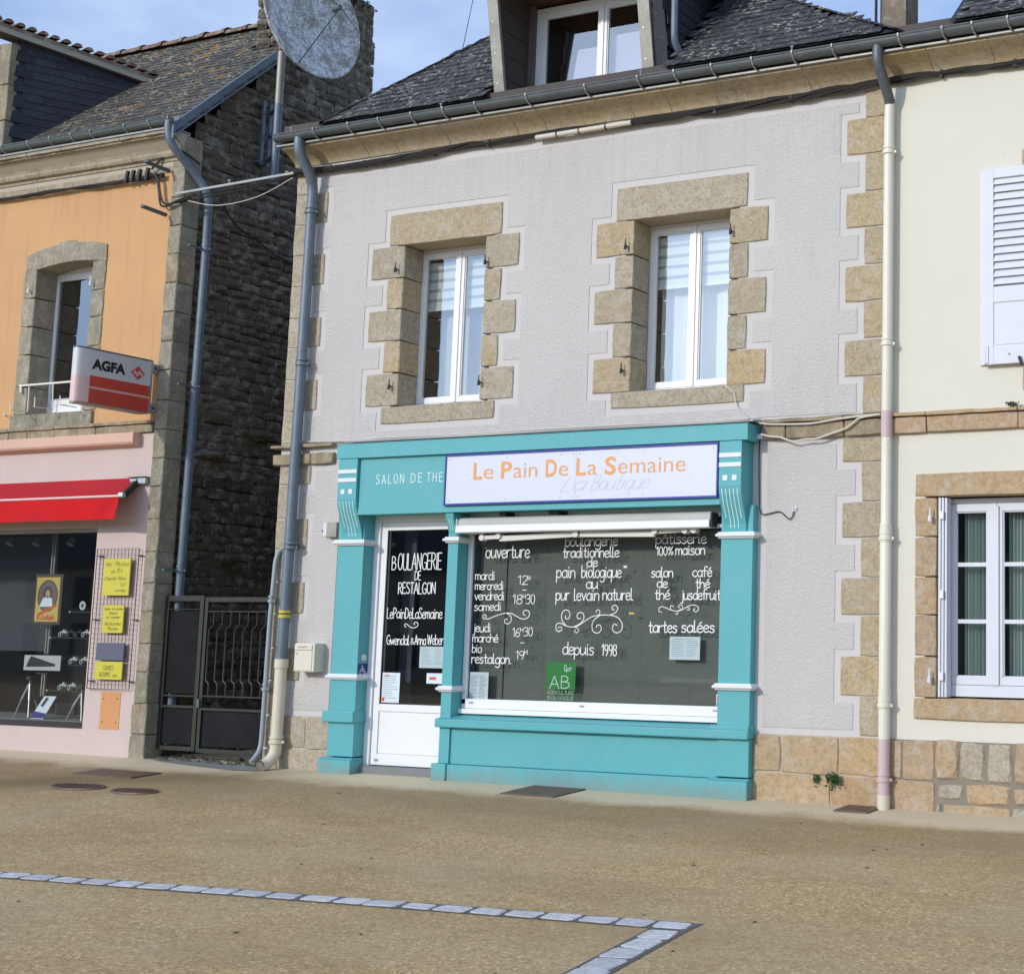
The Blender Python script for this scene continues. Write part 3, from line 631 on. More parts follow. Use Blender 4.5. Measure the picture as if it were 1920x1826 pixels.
def font_mesh(text, name, mat, parent, size_x, size_z, origin, axis_x=(1, 0, 0), axis_z=(0, 0, 1), bold=0.0, shear=0.0, spacing=1.0):
    """built-in typeface, turned into mesh and fitted to size_x by size_z (cap height) at origin (lower left)"""
    cu = bpy.data.curves.new(name, 'FONT'); cu.body = text; cu.size = 1.0; cu.offset = bold; cu.shear = shear; cu.resolution_u = 4; cu.space_character = spacing
    cu.fill_mode = 'FRONT'
    t = bpy.data.objects.new('tmp', cu); COL.objects.link(t); bpy.context.view_layer.update()
    dg = bpy.context.evaluated_depsgraph_get(); me = bpy.data.meshes.new_from_object(t.evaluated_get(dg)); bpy.data.objects.remove(t)
    xs = [v.co.x for v in me.vertices]; ref = 0.70
    x0, w = min(xs), max(xs)-min(xs)
    ax, az, o = Vector(axis_x), Vector(axis_z), Vector(origin)
    for v in me.vertices: v.co = o+ax*((v.co.x-x0)/w*size_x)+az*(v.co.y/ref*size_z)
    me.materials.clear(); me.materials.append(mat); me.name = name
    ob = bpy.data.objects.new(name, me); COL.objects.link(ob)
    if parent is not None: ob.parent = parent; ob.matrix_parent_inverse = parent.matrix_world.inverted()
    return ob

# ================================================================== THE SETTING: paving
gx = [-400, -60, -12, -8, -4, -2, 0, 2, 4, 6, 10, 14, 60, 400]; gy = [-400, -80, -40, -15.0, -10, -6, -4, -2, -1, 0, 8, 60, 400]
mb = MB(); vs = [(x, y, gz(x, y)) for y in gy for x in gx]; n = len(gx)
mb.add(vs, [(j*n+i, j*n+i+1, (j+1)*n+i+1, (j+1)*n+i) for j in range(len(gy)-1) for i in range(n-1)])
ground = mb.build('ground', M['ground']); ground['kind'] = 'structure'
# line of pale cobbles let into the paving, and its corner running towards the camera
gl = lambda x, y, e=0.0: (x, y, gz(x, y)+e)
def ground_strip(x0, x1, y0, y1, e, k=24):
    mb = MB()
    for i in range(k):
        a, b = x0+(x1-x0)*i/k, x0+(x1-x0)*(i+1)/k
        c0, d0 = (y0(a), y1(a)) if callable(y0) else (y0, y1); c1, d1 = (y0(b), y1(b)) if callable(y0) else (y0, y1)
        mb.quad(gl(a, c0, e), gl(b, c1, e), gl(b, d1, e), gl(a, d0, e))
    return mb
ln = lambda x: -3.835-0.103*(4.52-x)
lx = lambda y: 4.625+0.103*(-y-3.85)
j1 = ground_strip(-2.6, 4.735, lambda x: ln(x)-0.080, lambda x: ln(x)+0.078, 0.003, 30)
j1.build('mortar_bed', M['joint'], ground)
j2 = MB(); j2.quad(gl(lx(-7.5)-.105, -7.5, .0035), gl(lx(-7.5)+.105, -7.5, .0035), gl(lx(-3.89)+.105, -3.89, .0035), gl(lx(-3.89)-.105, -3.89, .0035)); j2.build('mortar_bed', M['joint'], ground)
def cobble(cx, cy, lx, ly, rot):
    rnd = random.uniform; hx, hy = lx/2, ly/2
    pts = []
    for sx, sy in ((-1, -1), (1, -1), (1, 1), (-1, 1)):
        px, py = sx*hx+rnd(-.008, .008), sy*hy+rnd(-.008, .008)
        c = .016
        if sx*sy > 0: pts += [(px-sx*0, py-sy*c), (px-sx*c, py)] if sx > 0 else [(px, py-sy*c), (px-sx*c, py)]
        else: pts += [(px-sx*c, py), (px, py-sy*c)]
    R = Matrix.Rotation(rot, 2); P = [R @ Vector(p) for p in pts]
    ang = sorted(P, key=lambda p: math.atan2(p.y, p.x))
    top = []; mid = []; bot = []
    for p in ang:
        q = p*0.95; h = rnd(.0055, .0085)
        top.append(gl(cx+q.x, cy+q.y, h)); mid.append(gl(cx+p.x, cy+p.y, .0045)); bot.append(gl(cx+p.x, cy+p.y, -.02))
    n = len(ang); mb = MB().add(top+mid+bot, [tuple(range(n))]+[(i, (i+1) % n, n+(i+1) % n, n+i) for i in range(n)]+[(n+i, n+(i+1) % n, 2*n+(i+1) % n, 2*n+i) for i in range(n)])
    return mb.build('cobble', M['cobble'], ground)
x = 4.70; k = 0
while x > -2.5:
    w = random.uniform(.172, .205) if k else .185
    cobble(x-w/2, ln(x-w/2), w, random.uniform(.112, .124), 0.103+random.uniform(-.03, .03)); x -= w+random.uniform(.016, .028); k += 1
y = -3.945
while y > -7.4:
    w = random.uniform(.160, .182); cobble(lx(y-w/2)+random.uniform(-.005, .005), y-w/2, random.uniform(.158, .172), w, 0.103+random.uniform(-.03, .03)); y -= w+random.uniform(.014, .022)
rr = random.Random(11); mb = MB()
for k in range(70):
    cx, cy = rr.uniform(-3, 8), rr.uniform(-6.5, -.3); r = rr.uniform(.006, .016)
    mb.add([gl(cx+r*math.cos(a)*rr.uniform(.6, 1.5), cy+r*math.sin(a)*rr.uniform(.6, 1.3), .002) for a in (0, 1.2, 2.4, 3.6, 5)]+[gl(cx, cy, r*.6)], [(0, 1, 5), (1, 2, 5), (2, 3, 5), (3, 4, 5), (4, 0, 5)])
tag(mb.build('grit', M['dirt']), 'dark crumbs and bits of leaf scattered over the paving', 'litter', kind='stuff')
# grates and covers
def grate(name, x0, x1, y0, y1, nx, ny, label, cat='drain cover'):
    t = thing(name, label, cat, gl((x0+x1)/2, (y0+y1)/2, 0.004)); w = .022
    f = MB()
    for a, b, c, d in ((x0, x1, y0, y0+w), (x0, x1, y1-w, y1), (x0, x0+w, y0+w, y1-w), (x1-w, x1, y0+w, y1-w)):
        z = gz((a+b)/2, (c+d)/2); f.add([gl(a, c, .012), gl(b, c, .012), gl(b, d, .012), gl(a, d, .012), gl(a, c, -.01), gl(b, c, -.01), gl(b, d, -.01), gl(a, d, -.01)], [(0, 1, 2, 3), (0, 4, 5, 1), (1, 5, 6, 2), (2, 6, 7, 3), (3, 7, 4, 0)])
    f.build('frame', M['cover'], t)
    p = MB(); p.quad(gl(x0+w, y0+w, .0045), gl(x1-w, y0+w, .0045), gl(x1-w, y1-w, .0045), gl(x0+w, y1-w, .0045)); p.build('pit', M['black'], t)
    s = MB()
    for i in range(1, nx):
        a = x0+(x1-x0)*i/nx; s.bar(gl(a, y0+w, .009), gl(a, y1-w, .009), .014, .006)
    for i in range(1, ny):
        b = y0+(y1-y0)*i/ny; s.bar(gl(x0+w, b, .009), gl(x1-w, b, .009), .016, .0062)
    s.build('bars', M['cover'], t); return t
grate('drain_grate', 1.09, 1.59, -.545, -.045, 22, 14, 'large rusty brown square grate in the paving below the teal shop window')
grate('drain_grate', 3.88, 4.15, -.31, -.04, 9, 6, 'small dark grate at the foot of the cream and mauve downpipe')
t = grate('access_cover', -3.12, -2.40, -1.02, -.70, 26, 12, 'rusty square access cover in the paving before the alley gate', 'cover')
def roundcover(cx, cy, rx, ry, label, fill):
    t = thing('manhole_cover', label, 'manhole cover', gl(cx, cy, 0))
    nn = 28; ring = MB(); P = lambda s, e: [gl(cx+rx*s*math.cos(2*PI*i/nn), cy+ry*s*math.sin(2*PI*i/nn), e) for i in range(nn)]
    ring.add(P(1, .004)+P(.97, .014)+P(.90, .014)+P(.88, .005), [(r*nn+i, r*nn+(i+1) % nn, (r+1)*nn+(i+1) % nn, (r+1)*nn+i) for r in range(3) for i in range(nn)]); ring.build('rim', M['cover'], t)
    d = MB(); d.poly(P(.89, .0055)); d.build('disc', M[fill], t)
    s = MB()
    for i in range(-4, 5):
        h = math.sqrt(max(0, 1-(i/5)**2))*.85; s.bar(gl(cx+rx*.9*i/5, cy-ry*h, .010), gl(cx+rx*.9*i/5, cy+ry*h, .010), .020, .006)
    s.build('tread', M['cover'], t)
roundcover(-2.39, -1.55, .27, .15, 'flat round rusty manhole cover, left of the pale one', 'cover')
roundcover(-1.74, -1.56, .23, .13, 'round cover with pale worn half and dark half, right of the flat one', 'iron_dark')
# paler concrete lip and dirt at the alley mouth
mb = MB(); P = [(-3.40, .02), (-3.05, -.10), (-2.6, -.20), (-2.0, -.30), (-1.72, -.26), (-1.80, -.08), (-2.2, -.02), (-2.7, .08), (-3.1, .12)]
mb.poly([gl(x, y, .006) for x, y in P]); c = mb.build('threshold_patch', M['concrete'], ground)
mb = MB(); mb.quad((-3.6, -.02, -.032), (-1.7, -.02, -.032), (-1.7, 6, -.03), (-3.6, 6, -.03)); mb.build('alley_floor', M['dirt'], ground)
mb = MB()
for k in range(60):
    cx, cy = random.uniform(-3.35, -1.95), random.uniform(-.05, .35); r = random.uniform(.015, .06)
    mb.add([(cx+r*math.cos(a)*random.uniform(.7, 1.3), cy+r*math.sin(a)*random.uniform(.7, 1.3), -.035) for a in (0, 1.2, 2.4, 3.6, 5)]+[(cx, cy, -.025+r*.5)], [(0, 1, 5), (1, 2, 5), (2, 3, 5), (3, 4, 5), (4, 0, 5)])
tag(mb.build('rubble_scraps', M['dirt']), 'dark mossy scraps and stones lying under the alley gate', 'rubble', kind='stuff')

# ================================================================== GREY RENDERED HOUSE
HL, HR = -1.94, 4.145
house = thing('grey_house', 'lavender grey rendered house with ochre granite corners and teal bakery front', 'house', (1.1, 3, 0))
g = M['granite']; gg = M['granite_grey']
S = []         # stones (x0,x1,z0,z1,material)
zl = [4.978, 4.679, 4.381, 4.083, 3.795, 3.492, 3.197]
# window one
for c0, (wx, lm) in enumerate((((-.600, .292), g), ((1.835, 2.738), gg))):
    a, b = wx
    o = 0.0 if c0 == 0 else -.015
    S += [(a-.193, b+.170, 4.664+o, 4.960+o, lm), (a-.19, b+.168, 3.022+o*-1, 3.186, gg)]
    for k, (wd, wr) in enumerate(((.383, .362), (.193, .185), (.388, .355), (.193, .180), (.378, .358))):
        m_ = gg if (k+c0) % 2 == 0 else M['granite']
        S += [(a-wd, a, (4.364, 4.078, 3.787, 3.492, 3.190)[k]+o, (4.662, 4.362, 4.076, 3.785, 3.490)[k]+o, m_),
              (b, b+wr, (4.364, 4.070, 3.772, 3.482, 3.190)[k]+o, (4.662, 4.362, 4.068, 3.770, 3.480)[k]+o, m_)]
# right corner
zz = [5.485, 5.263, 4.968, 4.658, 4.370, 4.067, 3.775, 3.478, 3.184, 2.888]
for k in range(9): S.append((3.943 if k % 2 == 0 else 3.783, HR, zz[k+1], zz[k], g))
zz = [2.709, 2.516, 2.210, 1.932, 1.630, 1.344, 1.036, .738, .440]
for k in range(8): S.append((3.943 if k % 2 else 3.781, HR, zz[k+1], zz[k], g))
# left corner
zz = [5.49, 5.268, 4.973, 4.676, 4.380, 4.074, 3.795, 3.49, 3.196, 2.852]
for k in range(9): S.append((HL, -1.70 if k % 2 == 0 else -1.547, zz[k+1], zz[k], gg))
zz = [2.685, 2.508, 2.202, 1.917, 1.625, 1.338, 1.03, .736, .430]
for k in range(8): S.append((HL, -1.715 if k % 2 else -1.56, zz[k+1], zz[k], gg))
quoin_parts = list(S)
base = [(3.055, 3.294, .150, .435), (3.294, 3.782, .140, .435), (3.782, HR, .148, .435), (3.045, 3.718, -.12, .140), (3.718, HR, -.12, .144),
        (-1.76, -1.44, .140, .430), (-1.44, -1.08, .140, .430), (-1.76, -1.08, -.10, .138), (HL, -1.76, .14, .43), (HL, -1.76, -.1, .138)]
bandst = [(3.10, 3.30, 2.716, 2.845), (3.30, 3.806, 2.716, 2.845), (3.806, HR, 2.716, 2.845), (HL-.06, -1.55, 2.69, 2.80), (-1.55, -1.28, 2.69, 2.80)]
openings = [(-.600, .292, 3.186, 4.664), (1.835, 2.738, 3.186, 4.65)]
shop_hole = (-1.06, 3.0, -.3, 2.83)
B = .052
build_plate(plate(HL, HR, -.2, 5.56, [(a-.09, b+.09, c-.06, d+.10) for a, b, c, d in openings]+[shop_hole], 0.0, 0.32), 'wall', M['band'], house)
infl = [(a-B, b+B, c-B, d+B) for a, b, c, d, _ in S]+[(a-B, b+B, c-B*.6, d+B) for a, b, c, d in base]+[(a-.03, b+.03, c-B, d+.06) for a, b, c, d in bandst]
infl += [(a-.02, b+.02, c-.02, d+.02) for a, b, c, d in openings]+[shop_hole, (-1.2, 3.13, -.3, 2.90), (HL, HR, 5.40, 5.6)]
build_plate(plate(HL+.02, HR-.02, .44, 5.43, infl, -0.005, 0.001), 'textured_render', M['render'], house)
for a, b, c, d, m_ in S:
    rev = .26 if any(abs(b-o[0]) < .01 or abs(a-o[1]) < .01 or (c > 4.6 and abs((a+b)/2-(o[0]+o[1])/2) < .1) or (abs(d-o[2]) < .01) for o in openings) else .06
    stone('dressed_stone', a, b, c, d, -.013, rev, m_, house)
for a, b, c, d in base: stone('base_stone', a, b, c, d, -.016+random.uniform(-.006, .002), .06, M['granite_rust'] if a > 0 else gg, house, .010, .006, .004)
for a, b, c, d in bandst: stone('string_course_stone', a, b, c, d, -.045, .03, M['band_old'], house)
for a, b in ((3.10, 3.806), (3.806, HR), (HL-.08, -1.28)): stone('string_course_cap', a, b, 2.845, 2.882, -.065, .03, M['band_old'], house, .004)
for a, b, c, d in ((-1.78, -1.07, -.12, .43), (3.04, HR, -.12, .435)): MB().box(a, b, -.006, .0, c, d).build('base_mortar', M['mortar_light'], house)
# hidden sides and back so the house is solid
MB().box(HL, HL+.3, .321, 6.5, -.2, 6.0).build('side_wall', M['rubble'], house)
MB().box(HL, HR, 6.5, 6.8, -.2, 6.0).build('back_wall', M['band'], house)
# stone cornice
cj = [-1.97, -1.57, -1.07, -.72, -.14, .26, .61, .91, 1.80, 2.17, 2.62, 2.90, 3.47, 4.10, 4.53, 5.03, 5.6, 6.2]
prof = [(.05, 5.545), (-.016, 5.545), (-.026, 5.570), (-.055, 5.595), (-.10, 5.625), (-.15, 5.650), (-.195, 5.664), (-.205, 5.668), (-.205, 5.684), (.05, 5.684)]
cream = thing('cream_house', 'cream rendered house with granite window surrounds right of the downpipe', 'house', (6.5, 3, 0))
for i in range(len(cj)-1):
    dy = random.uniform(-.003, .003)
    par = house if cj[i+1] <= 4.2 else cream
    pf = [(y+dy, z+dy*.5) for y, z in prof]
    MB().extr_x(pf, cj[i]+.003, cj[i+1]-.003).build('cornice_stone', M['cornice'], par, smooth=True)
MB().box(-1.96, 4.10, -.19, .04, 5.55, 5.70).build('cornice_mortar', M['mortar_light'], house) if False else None
MB().extr_x([(y+.006, z) for y, z in prof[:-2]]+[(-.19, 5.68), (.05, 5.68)], -1.96, 4.10).build('cornice_mortar', M['mortar_light'], house)
MB().extr_x([(y+.006, z) for y, z in prof[:-2]]+[(-.19, 5.68), (.05, 5.68)], 4.10, 6.2).build('cornice_mortar', M['mortar_light'], cream)
MB().box(-2.0, 4.10, -.240, .05, 5.687, 5.703).build('cornice_flashing', M['zinc_light'], house)
MB().box(4.10, 6.2, -.240, .05, 5.687, 5.703).build('cornice_flashing', M['zinc_light'], cream)

MB().box(-1.95, 4.10, -.205, -.175, 5.700, 5.890).build('eaves_board', M['wood_dark'], house)
MB().box(4.10, 7.5, -.205, -.175, 5.700, 5.890).build('eaves_board', M['wood_dark'], cream)
# ---- roofs of separate slates
def face_px(p):
    x, y = to_px(p); return -40 < x < PW+40 and -60 < y < PH+40
def slate_roof(parent, x0, x1, y0, z0, pitch, length, inside, mat, limit=300, w=.18, e=.098, xskew=0.0):
    """slates on the plane through (.,y0,z0) rising at pitch; inside(x,s) says where the roof is"""
    c, s_ = math.cos(pitch), math.sin(pitch); u = Vector((0, c, s_)); n = Vector((0, -s_, c)); X = Vector((1, 0, 0))
    meshes = []
    for k in range(4):
        rnd = random.Random(k); q = [rnd.uniform(-.006, .006) for _ in range(4)]
        meshes.append(mesh_only(MB().add([(-w/2+.002, q[0], .004), (w/2-.002, q[1], .004), (w/2-.002, e*1.35, -.004), (-w/2+.002, e*1.35, -.004),
                                          (-w/2+.002, q[0], .012), (w/2-.002, q[1], .012), (w/2-.002, e*1.35, .003), (-w/2+.002, e*1.35, .003)],
                                         [(4, 5, 6, 7), (0, 1, 5, 4), (1, 2, 6, 5), (3, 0, 4, 7)]), 'slate', mat))
    spots = []
    r = 0; ss = 0.0
    while ss < length:
        xx = x0+(w/2 if r % 2 else 0)
        while xx < x1:
            if inside(xx, ss): 
                p = Vector((xx, y0, z0))+u*ss
                spots.append((p, r))
            xx += w
        ss += e; r += 1
    vis = [q for q in spots if face_px(q[0])]; hid = [q for q in spots if not face_px(q[0])]
    vis.sort(key=lambda q: (q[0]-CAM).length)
    R = Matrix((X, u, n)).transposed().to_4x4()
    def mw(p):
        return Matrix.Translation(p+n*.012+n*random.uniform(0, .004)) @ R @ Matrix.Rotation(random.uniform(-.025, .025), 4, 'Z') @ Matrix.Rotation(random.uniform(-.02, .02), 4, 'Y')
    for p, r in vis[:limit]: inst(random.choice(meshes), 'slate', parent, mw(p))
    rest = MB()
    for p, r in vis[limit:]+hid:
        me = random.choice(meshes); W = mw(p); rest.add([W @ v.co for v in me.vertices], [tuple(f.vertices) for f in me.polygons])
    if rest.v: rest.build('slates', mat, parent, kind='stuff')
P45 = math.radians(45)
# grey house front slope: z = 5.93 + (y+.17)
ry, rz = -.28, 5.82
def in_grey(x, s):
    y = ry+s*math.cos(P45)
    if x < -1.14+y: return False
    if x > 3.75-y*1.73: return False
    if .40 < x < 2.24 and y < 2.2: return False
    return True
slate_roof(house, -2.2, 4.6, ry, rz, P45, 3.2, in_grey, M['slate'])
ymax = 1.95
c45 = .7071
MB().poly([(-1.50, ry, rz-.008), (4.80, ry, rz-.008), (4.33, .0, rz+.2-.008), (.9+.35, 1.30, rz+1.5-.008), (.4, 1.75, rz+1.95-.008), (-1.30+0, 0, rz+.2-.008)]).build('roof_deck', M['slate_dark'], house) if False else None
deck = MB(); deck.poly([(-1.47, ry, rz), (.39, ry, rz), (.39, 1.58, rz+1.86)]); deck.poly([(2.25, ry, rz), (4.36, ry, rz), (2.25, .94, rz+1.22)]); deck.poly([(.39, 1.58, rz+1.86), (.39, .9, rz+1.18), (2.25, .9, rz+1.18), (1.2, 1.55, rz+1.83)])
o = deck.build('roof_deck', M['slate_dark'], house); 
# left and right hip slopes (seen only from the side)
MB().add([(-1.47, ry, rz-.02), (.39, 1.58, rz+1.84), (-1.9, 6.5, rz), (-1.9, .3, rz)], [(0, 1, 2), (0, 2, 3)]).build('hip_slope', M['slate_dark'], house)
MB().add([(4.36, ry, rz-.02), (1.2, 1.55, rz+1.80), (4.1, 6.5, rz)], [(0, 1, 2)]).build('hip_slope', M['slate_dark'], house)
def hip_run(a, b, par, mat, n):
    a, b = Vector(a), Vector(b)
    for k in range(n):
        p, q = a+(b-a)*(k/n), a+(b-a)*((k+1.15)/n); MB().bar(p+Vector((0, 0, .016)), q+Vector((0, 0, .010)), .105, .012).build('hip_slate', M[mat], par)
hip_run((-1.46, ry, rz), (.37, 1.55, rz+1.83), house, 'slate', 17); hip_run((4.33, ry, rz), (2.27, .92, rz+1.20), house, 'slate', 16)
# hip tiles
hip = mesh_only(MB().add([(-.10, -.09, -.012), (.0, -.09, .02), (.10, -.09, -.012), (.10, .09, -.02), (.0, .09, .012), (-.10, .09, -.02)], [(0, 1, 4, 5), (1, 2, 3, 4)]), 'hip_slate', M['slate'])

# ---- dormer of the grey house
DL, DR = .42, 2.20
def rake(x0, x1, name):        # zinc covered side boards leaning forward with the overhang
    p0, p1 = (-.12, 5.86), (-.34, 6.98)
    mb = MB(); mb.extr_x([p0, (p0[0]+.035, p0[1]), (p1[0]+.035, p1[1]), p1], x0, x1); o = mb.build(name, M['zinc_weather'], house, bevel=.003)
    nl = MB()
    for t in (.12, .35, .6, .85):
        y = p0[0]+(p1[0]-p0[0])*t; z = p0[1]+(p1[1]-p0[1])*t
        nl.tube([(x0+.045, y-.004, z), (x0+.045, y+.004, z)], .006, 8)
    nl.build('nail', M['chrome'], o)
    return o
rake(.405, .515, 'dormer_board'); rake(1.93, 2.045, 'dormer_board')
ck = MB()       # left inner cheek of planks
for k in range(5):
    z0 = 5.86+.21*k; ck2 = MB(); ck2.box(.455, .475, -.10-.03*k, .29, z0, z0+.203); ck2.build('cheek_plank', M['wood_dark'], house)
MB().box(.415, .455, -.08, 1.5, 5.86, 7.2).build('dormer_cheek', M['slate_dark'], house)
MB().box(1.975, 2.02, -.08, .3, 5.86, 6.95).build('cheek_plank', M['wood_dark'], house)
MB().box(.475, .535, .245, .30, 5.9, 6.86).build('dormer_post', M['wood_post'], house)
sf = MB()
for k in range(6):
    y0 = -.36+k*.115; sb = MB(); sb.box(.46, 2.0, y0, y0+.108, 6.86, 6.88); sb.build('soffit_plank', M['wood_soffit'], house)
MB().add([(.36, -.42, 6.92), (2.28, -.42, 6.92), (2.28, 2.0, 7.55), (.36, 2.0, 7.55), (.36, -.42, 7.0), (2.28, -.42, 7.0), (2.28, 2.0, 7.62), (.36, 2.0, 7.62)], [(0, 3, 2, 1), (4, 5, 6, 7), (0, 1, 5, 4), (1, 2, 6, 5), (2, 3, 7, 6), (3, 0, 4, 7)]).build('dormer_roof', M['zinc'], house)
# slated right cheek, with its own little slates facing +x
cheek = MB(); cheek.add([(2.17, -.10, 5.9), (2.17, 1.5, 7.5), (2.17, -.36, 7.5), (2.17, -.36, 7.0), (2.17, -.10, 5.9)][:4], [(0, 1, 2, 3)]); 
MB().extr([(2.05, -.10, 5.90), (2.05, 1.35, 7.4), (2.05, -.30, 7.4), (2.05, -.30, 6.95)], (.12, 0, 0)).build('dormer_cheek', M['slate_dark'], house)
cs = mesh_only(MB().add([(-.10, -.062, .004), (.10, -.062, .004), (.10, .062, -.004), (-.10, .062, -.004), (-.10, -.062, .011), (.10, -.062, .011), (.10, .062, .003), (-.10, .062, .003)], [(4, 5, 6, 7), (0, 1, 5, 4), (1, 2, 6, 5), (3, 0, 4, 7)]), 'slate', M['slate_dark'])
for r in range(14):
    for k in range(9):
        y = -.26+k*.2+(.1 if r % 2 else 0); z = 5.95+r*.095
        if z > 5.88+(y+.14) and z < 7.35 and y > -.30+.0:
            if y < -.08 and z < 6.0+(-.10-y)*4.2: continue
            W = Matrix.Translation((2.178+random.uniform(0, .003), y, z)) @ Matrix(((0, 0, 1), (1, 0, 0), (0, 1, 0))).to_4x4() @ Matrix.Rotation(random.uniform(-.02, .02), 4, 'Z')
            inst(cs, 'slate', house, W)
# ---- casement windows
def casement(parent, x0, x1, z0, z1, Y, lights=2, fr=.055, sash=.05, mull=.075, mat='pvc', glass='glass', bars=(), d=.06, bottom=.045, name='window'):
    w = MB()
    w.box(x0, x1, Y, Y+d, z1-fr, z1); w.box(x0, x1, Y-.012, Y+d, z0, z0+bottom); w.box(x0, x0+fr, Y, Y+d, z0+bottom, z1-fr); w.box(x1-fr, x1, Y, Y+d, z0+bottom, z1-fr)
    fo = w.build(name, M[mat], parent, bevel=.003)
    iw0, iw1 = x0+fr, x1-fr; n = lights; wd = (iw1-iw0)/n
    for k in range(n):
        a, b = iw0+wd*k+.003, iw0+wd*(k+1)-.003
        c, e = z0+bottom+.003, z1-fr-.003
        s = MB(); yy = Y-.006
        s.box(a, b, yy, yy+d, c, c+sash); s.box(a, b, yy, yy+d, e-sash, e); s.box(a, a+sash, yy, yy+d, c+sash, e-sash); s.box(b-sash, b, yy, yy+d, c+sash, e-sash)
        # glazing bead
        bd = .010
        s.box(a+sash, b-sash, yy+.010, yy+.03, c+sash, c+sash+bd); s.box(a+sash, b-sash, yy+.010, yy+.03, e-sash-bd, e-sash)
        s.box(a+sash, a+sash+bd, yy+.010, yy+.03, c+sash+bd, e-sash-bd); s.box(b-sash-bd, b-sash, yy+.010, yy+.03, c+sash+bd, e-sash-bd)
        if n == 2 and k == 0: s.box(b-.012, b+.020, yy-.010, yy-.0005, c, e)
        s.build('sash', M[mat], fo, bevel=.002)
        for zb in bars:
            MB().box(a+sash, b-sash, yy+.012, yy+.032, zb-.015, zb+.015).build('glazing_bar', M[mat], fo)
        MB().quad((a+sash, yy+.022, c+sash), (b-sash, yy+.022, c+sash), (b-sash, yy+.022, e-sash), (a+sash, yy+.022, e-sash)).build('pane', M[glass], fo)
    return fo
def room(parent, x0, x1, z0, z1, Y, depth, mat='dark_room'):
    a, b, c, d = x0-.5, x1+.5, z0-.4, z1+.3; mb = MB(); y0, y1 = Y, Y+depth
    mb.quad((a, y1, c), (b, y1, c), (b, y1, d), (a, y1, d)); mb.quad((a, y0, c), (a, y1, c), (a, y1, d), (a, y0, d)); mb.quad((b, y1, c), (b, y0, c), (b, y0, d), (b, y1, d))
    mb.quad((a, y0, c), (b, y0, c), (b, y1, c), (a, y1, c)); mb.quad((a, y0, d), (a, y1, d), (b, y1, d), (b, y0, d)); return mb.build('room', M[mat], parent)
def wavy(x0, x1, z0, z1, Y, amp, wl, n, seed=1):
    rnd = random.Random(seed); mb = MB(); ph = rnd.uniform(0, 6); xs = [x0+(x1-x0)*i/n for i in range(n+1)]
    ys = [Y+amp*math.sin(x/wl*2*PI+ph+1.3*math.sin(x*9))+rnd.uniform(-amp*.3, amp*.3) for x in xs]
    for i in range(n): mb.quad((xs[i], ys[i], z0), (xs[i+1], ys[i+1], z0), (xs[i+1], ys[i+1]*1, z1), (xs[i], ys[i], z1))
    return mb
for k, (a, b, ztop) in enumerate(((-.600, .292, 4.664), (1.835, 2.738, 4.650))):
    w = casement(house, a-.075 if k == 0 else a-.055, b+.03, 3.19, ztop+.03, .25, 2, .055, .047, glass='glass_up')
    room(house, a, b, 3.19, 4.69, .33, 1.2, 'mid_room')
    for q in range(2):           # zebra blinds, alternating dense and sheer bands
        bx0, bx1 = (a-.01, (a+b)/2-.04) if q == 0 else ((a+b)/2+.02, b-.02)
        z = 4.56
        i = 0
        while z > 4.19:
            h = (.062 if i % 2 == 0 else .030)
            MB().box(bx0, bx1, .318, .320, z-h, z).build('blind_band', M['blind_white' if i % 2 == 0 else 'blind_grey'], w); z -= h; i += 1
        MB().box(bx0, bx1, .312, .326, z-.022, z).build('blind_bar', M['pvc'], w)
    wavy(a+(.10 if k == 0 else .03), b+.1, 3.2, 4.65, .42, .012, .17, 40, k).build('curtain', M['curtain' if k == 0 else 'curtain_cloud_glare'], w, smooth=True)
    MB().box(a-.07, b+.02, .235, .262, 3.183, 3.214).build('sill_strip', M['pvc'], w)
# dormer window
dw = casement(house, .535, 1.965, 5.93, 6.83, .28, 2, .05, .045, glass='glass_up')
room(house, .56, 1.93, 6.0, 6.75, .36, 1.0, 'dark_room')
MB().add([(.86, .37, 5.95), (1.20, .37, 5.95), (1.20, .37, 6.42), (.93, .37, 6.42)], [(0, 1, 2, 3)]).build('lilac_panel', M['lilac'], dw)
MB().box(1.27, 1.62, .37, .375, 5.95, 6.50).build('lilac_panel', M['lilac'], dw)
# shutter pins
def pin(x, z, mat, par, Y=-.013, s=1.0):
    mb = MB(); mb.tube([(x, Y, z), (x, Y-.035*s, z)], .007*s, 8); mb.tube([(x, Y-.035*s, z-.028*s), (x, Y-.035*s, z+.012*s)], [.014*s, .011*s], 8)
    mb.tube([(x, Y-.035*s, z+.010*s), (x, Y-.035*s, z+.062*s)], [.006*s, .004*s], 8); mb.build('shutter_pin', M[mat], par, smooth=True)
for x, z in ((-.672, 4.44), (.323, 4.42), (-.675, 3.365), (.313, 3.345), (1.770, 4.42), (2.772, 4.45), (1.766, 3.36)): pin(x, z, 'iron_dark', house)

# ---- chimney at the right end of the grey house
ch = MB(); ch.box(3.42, 3.67, 1.5, 1.80, 6.2, 9.2); ch.build('chimney', M['chimney_stone'], house)

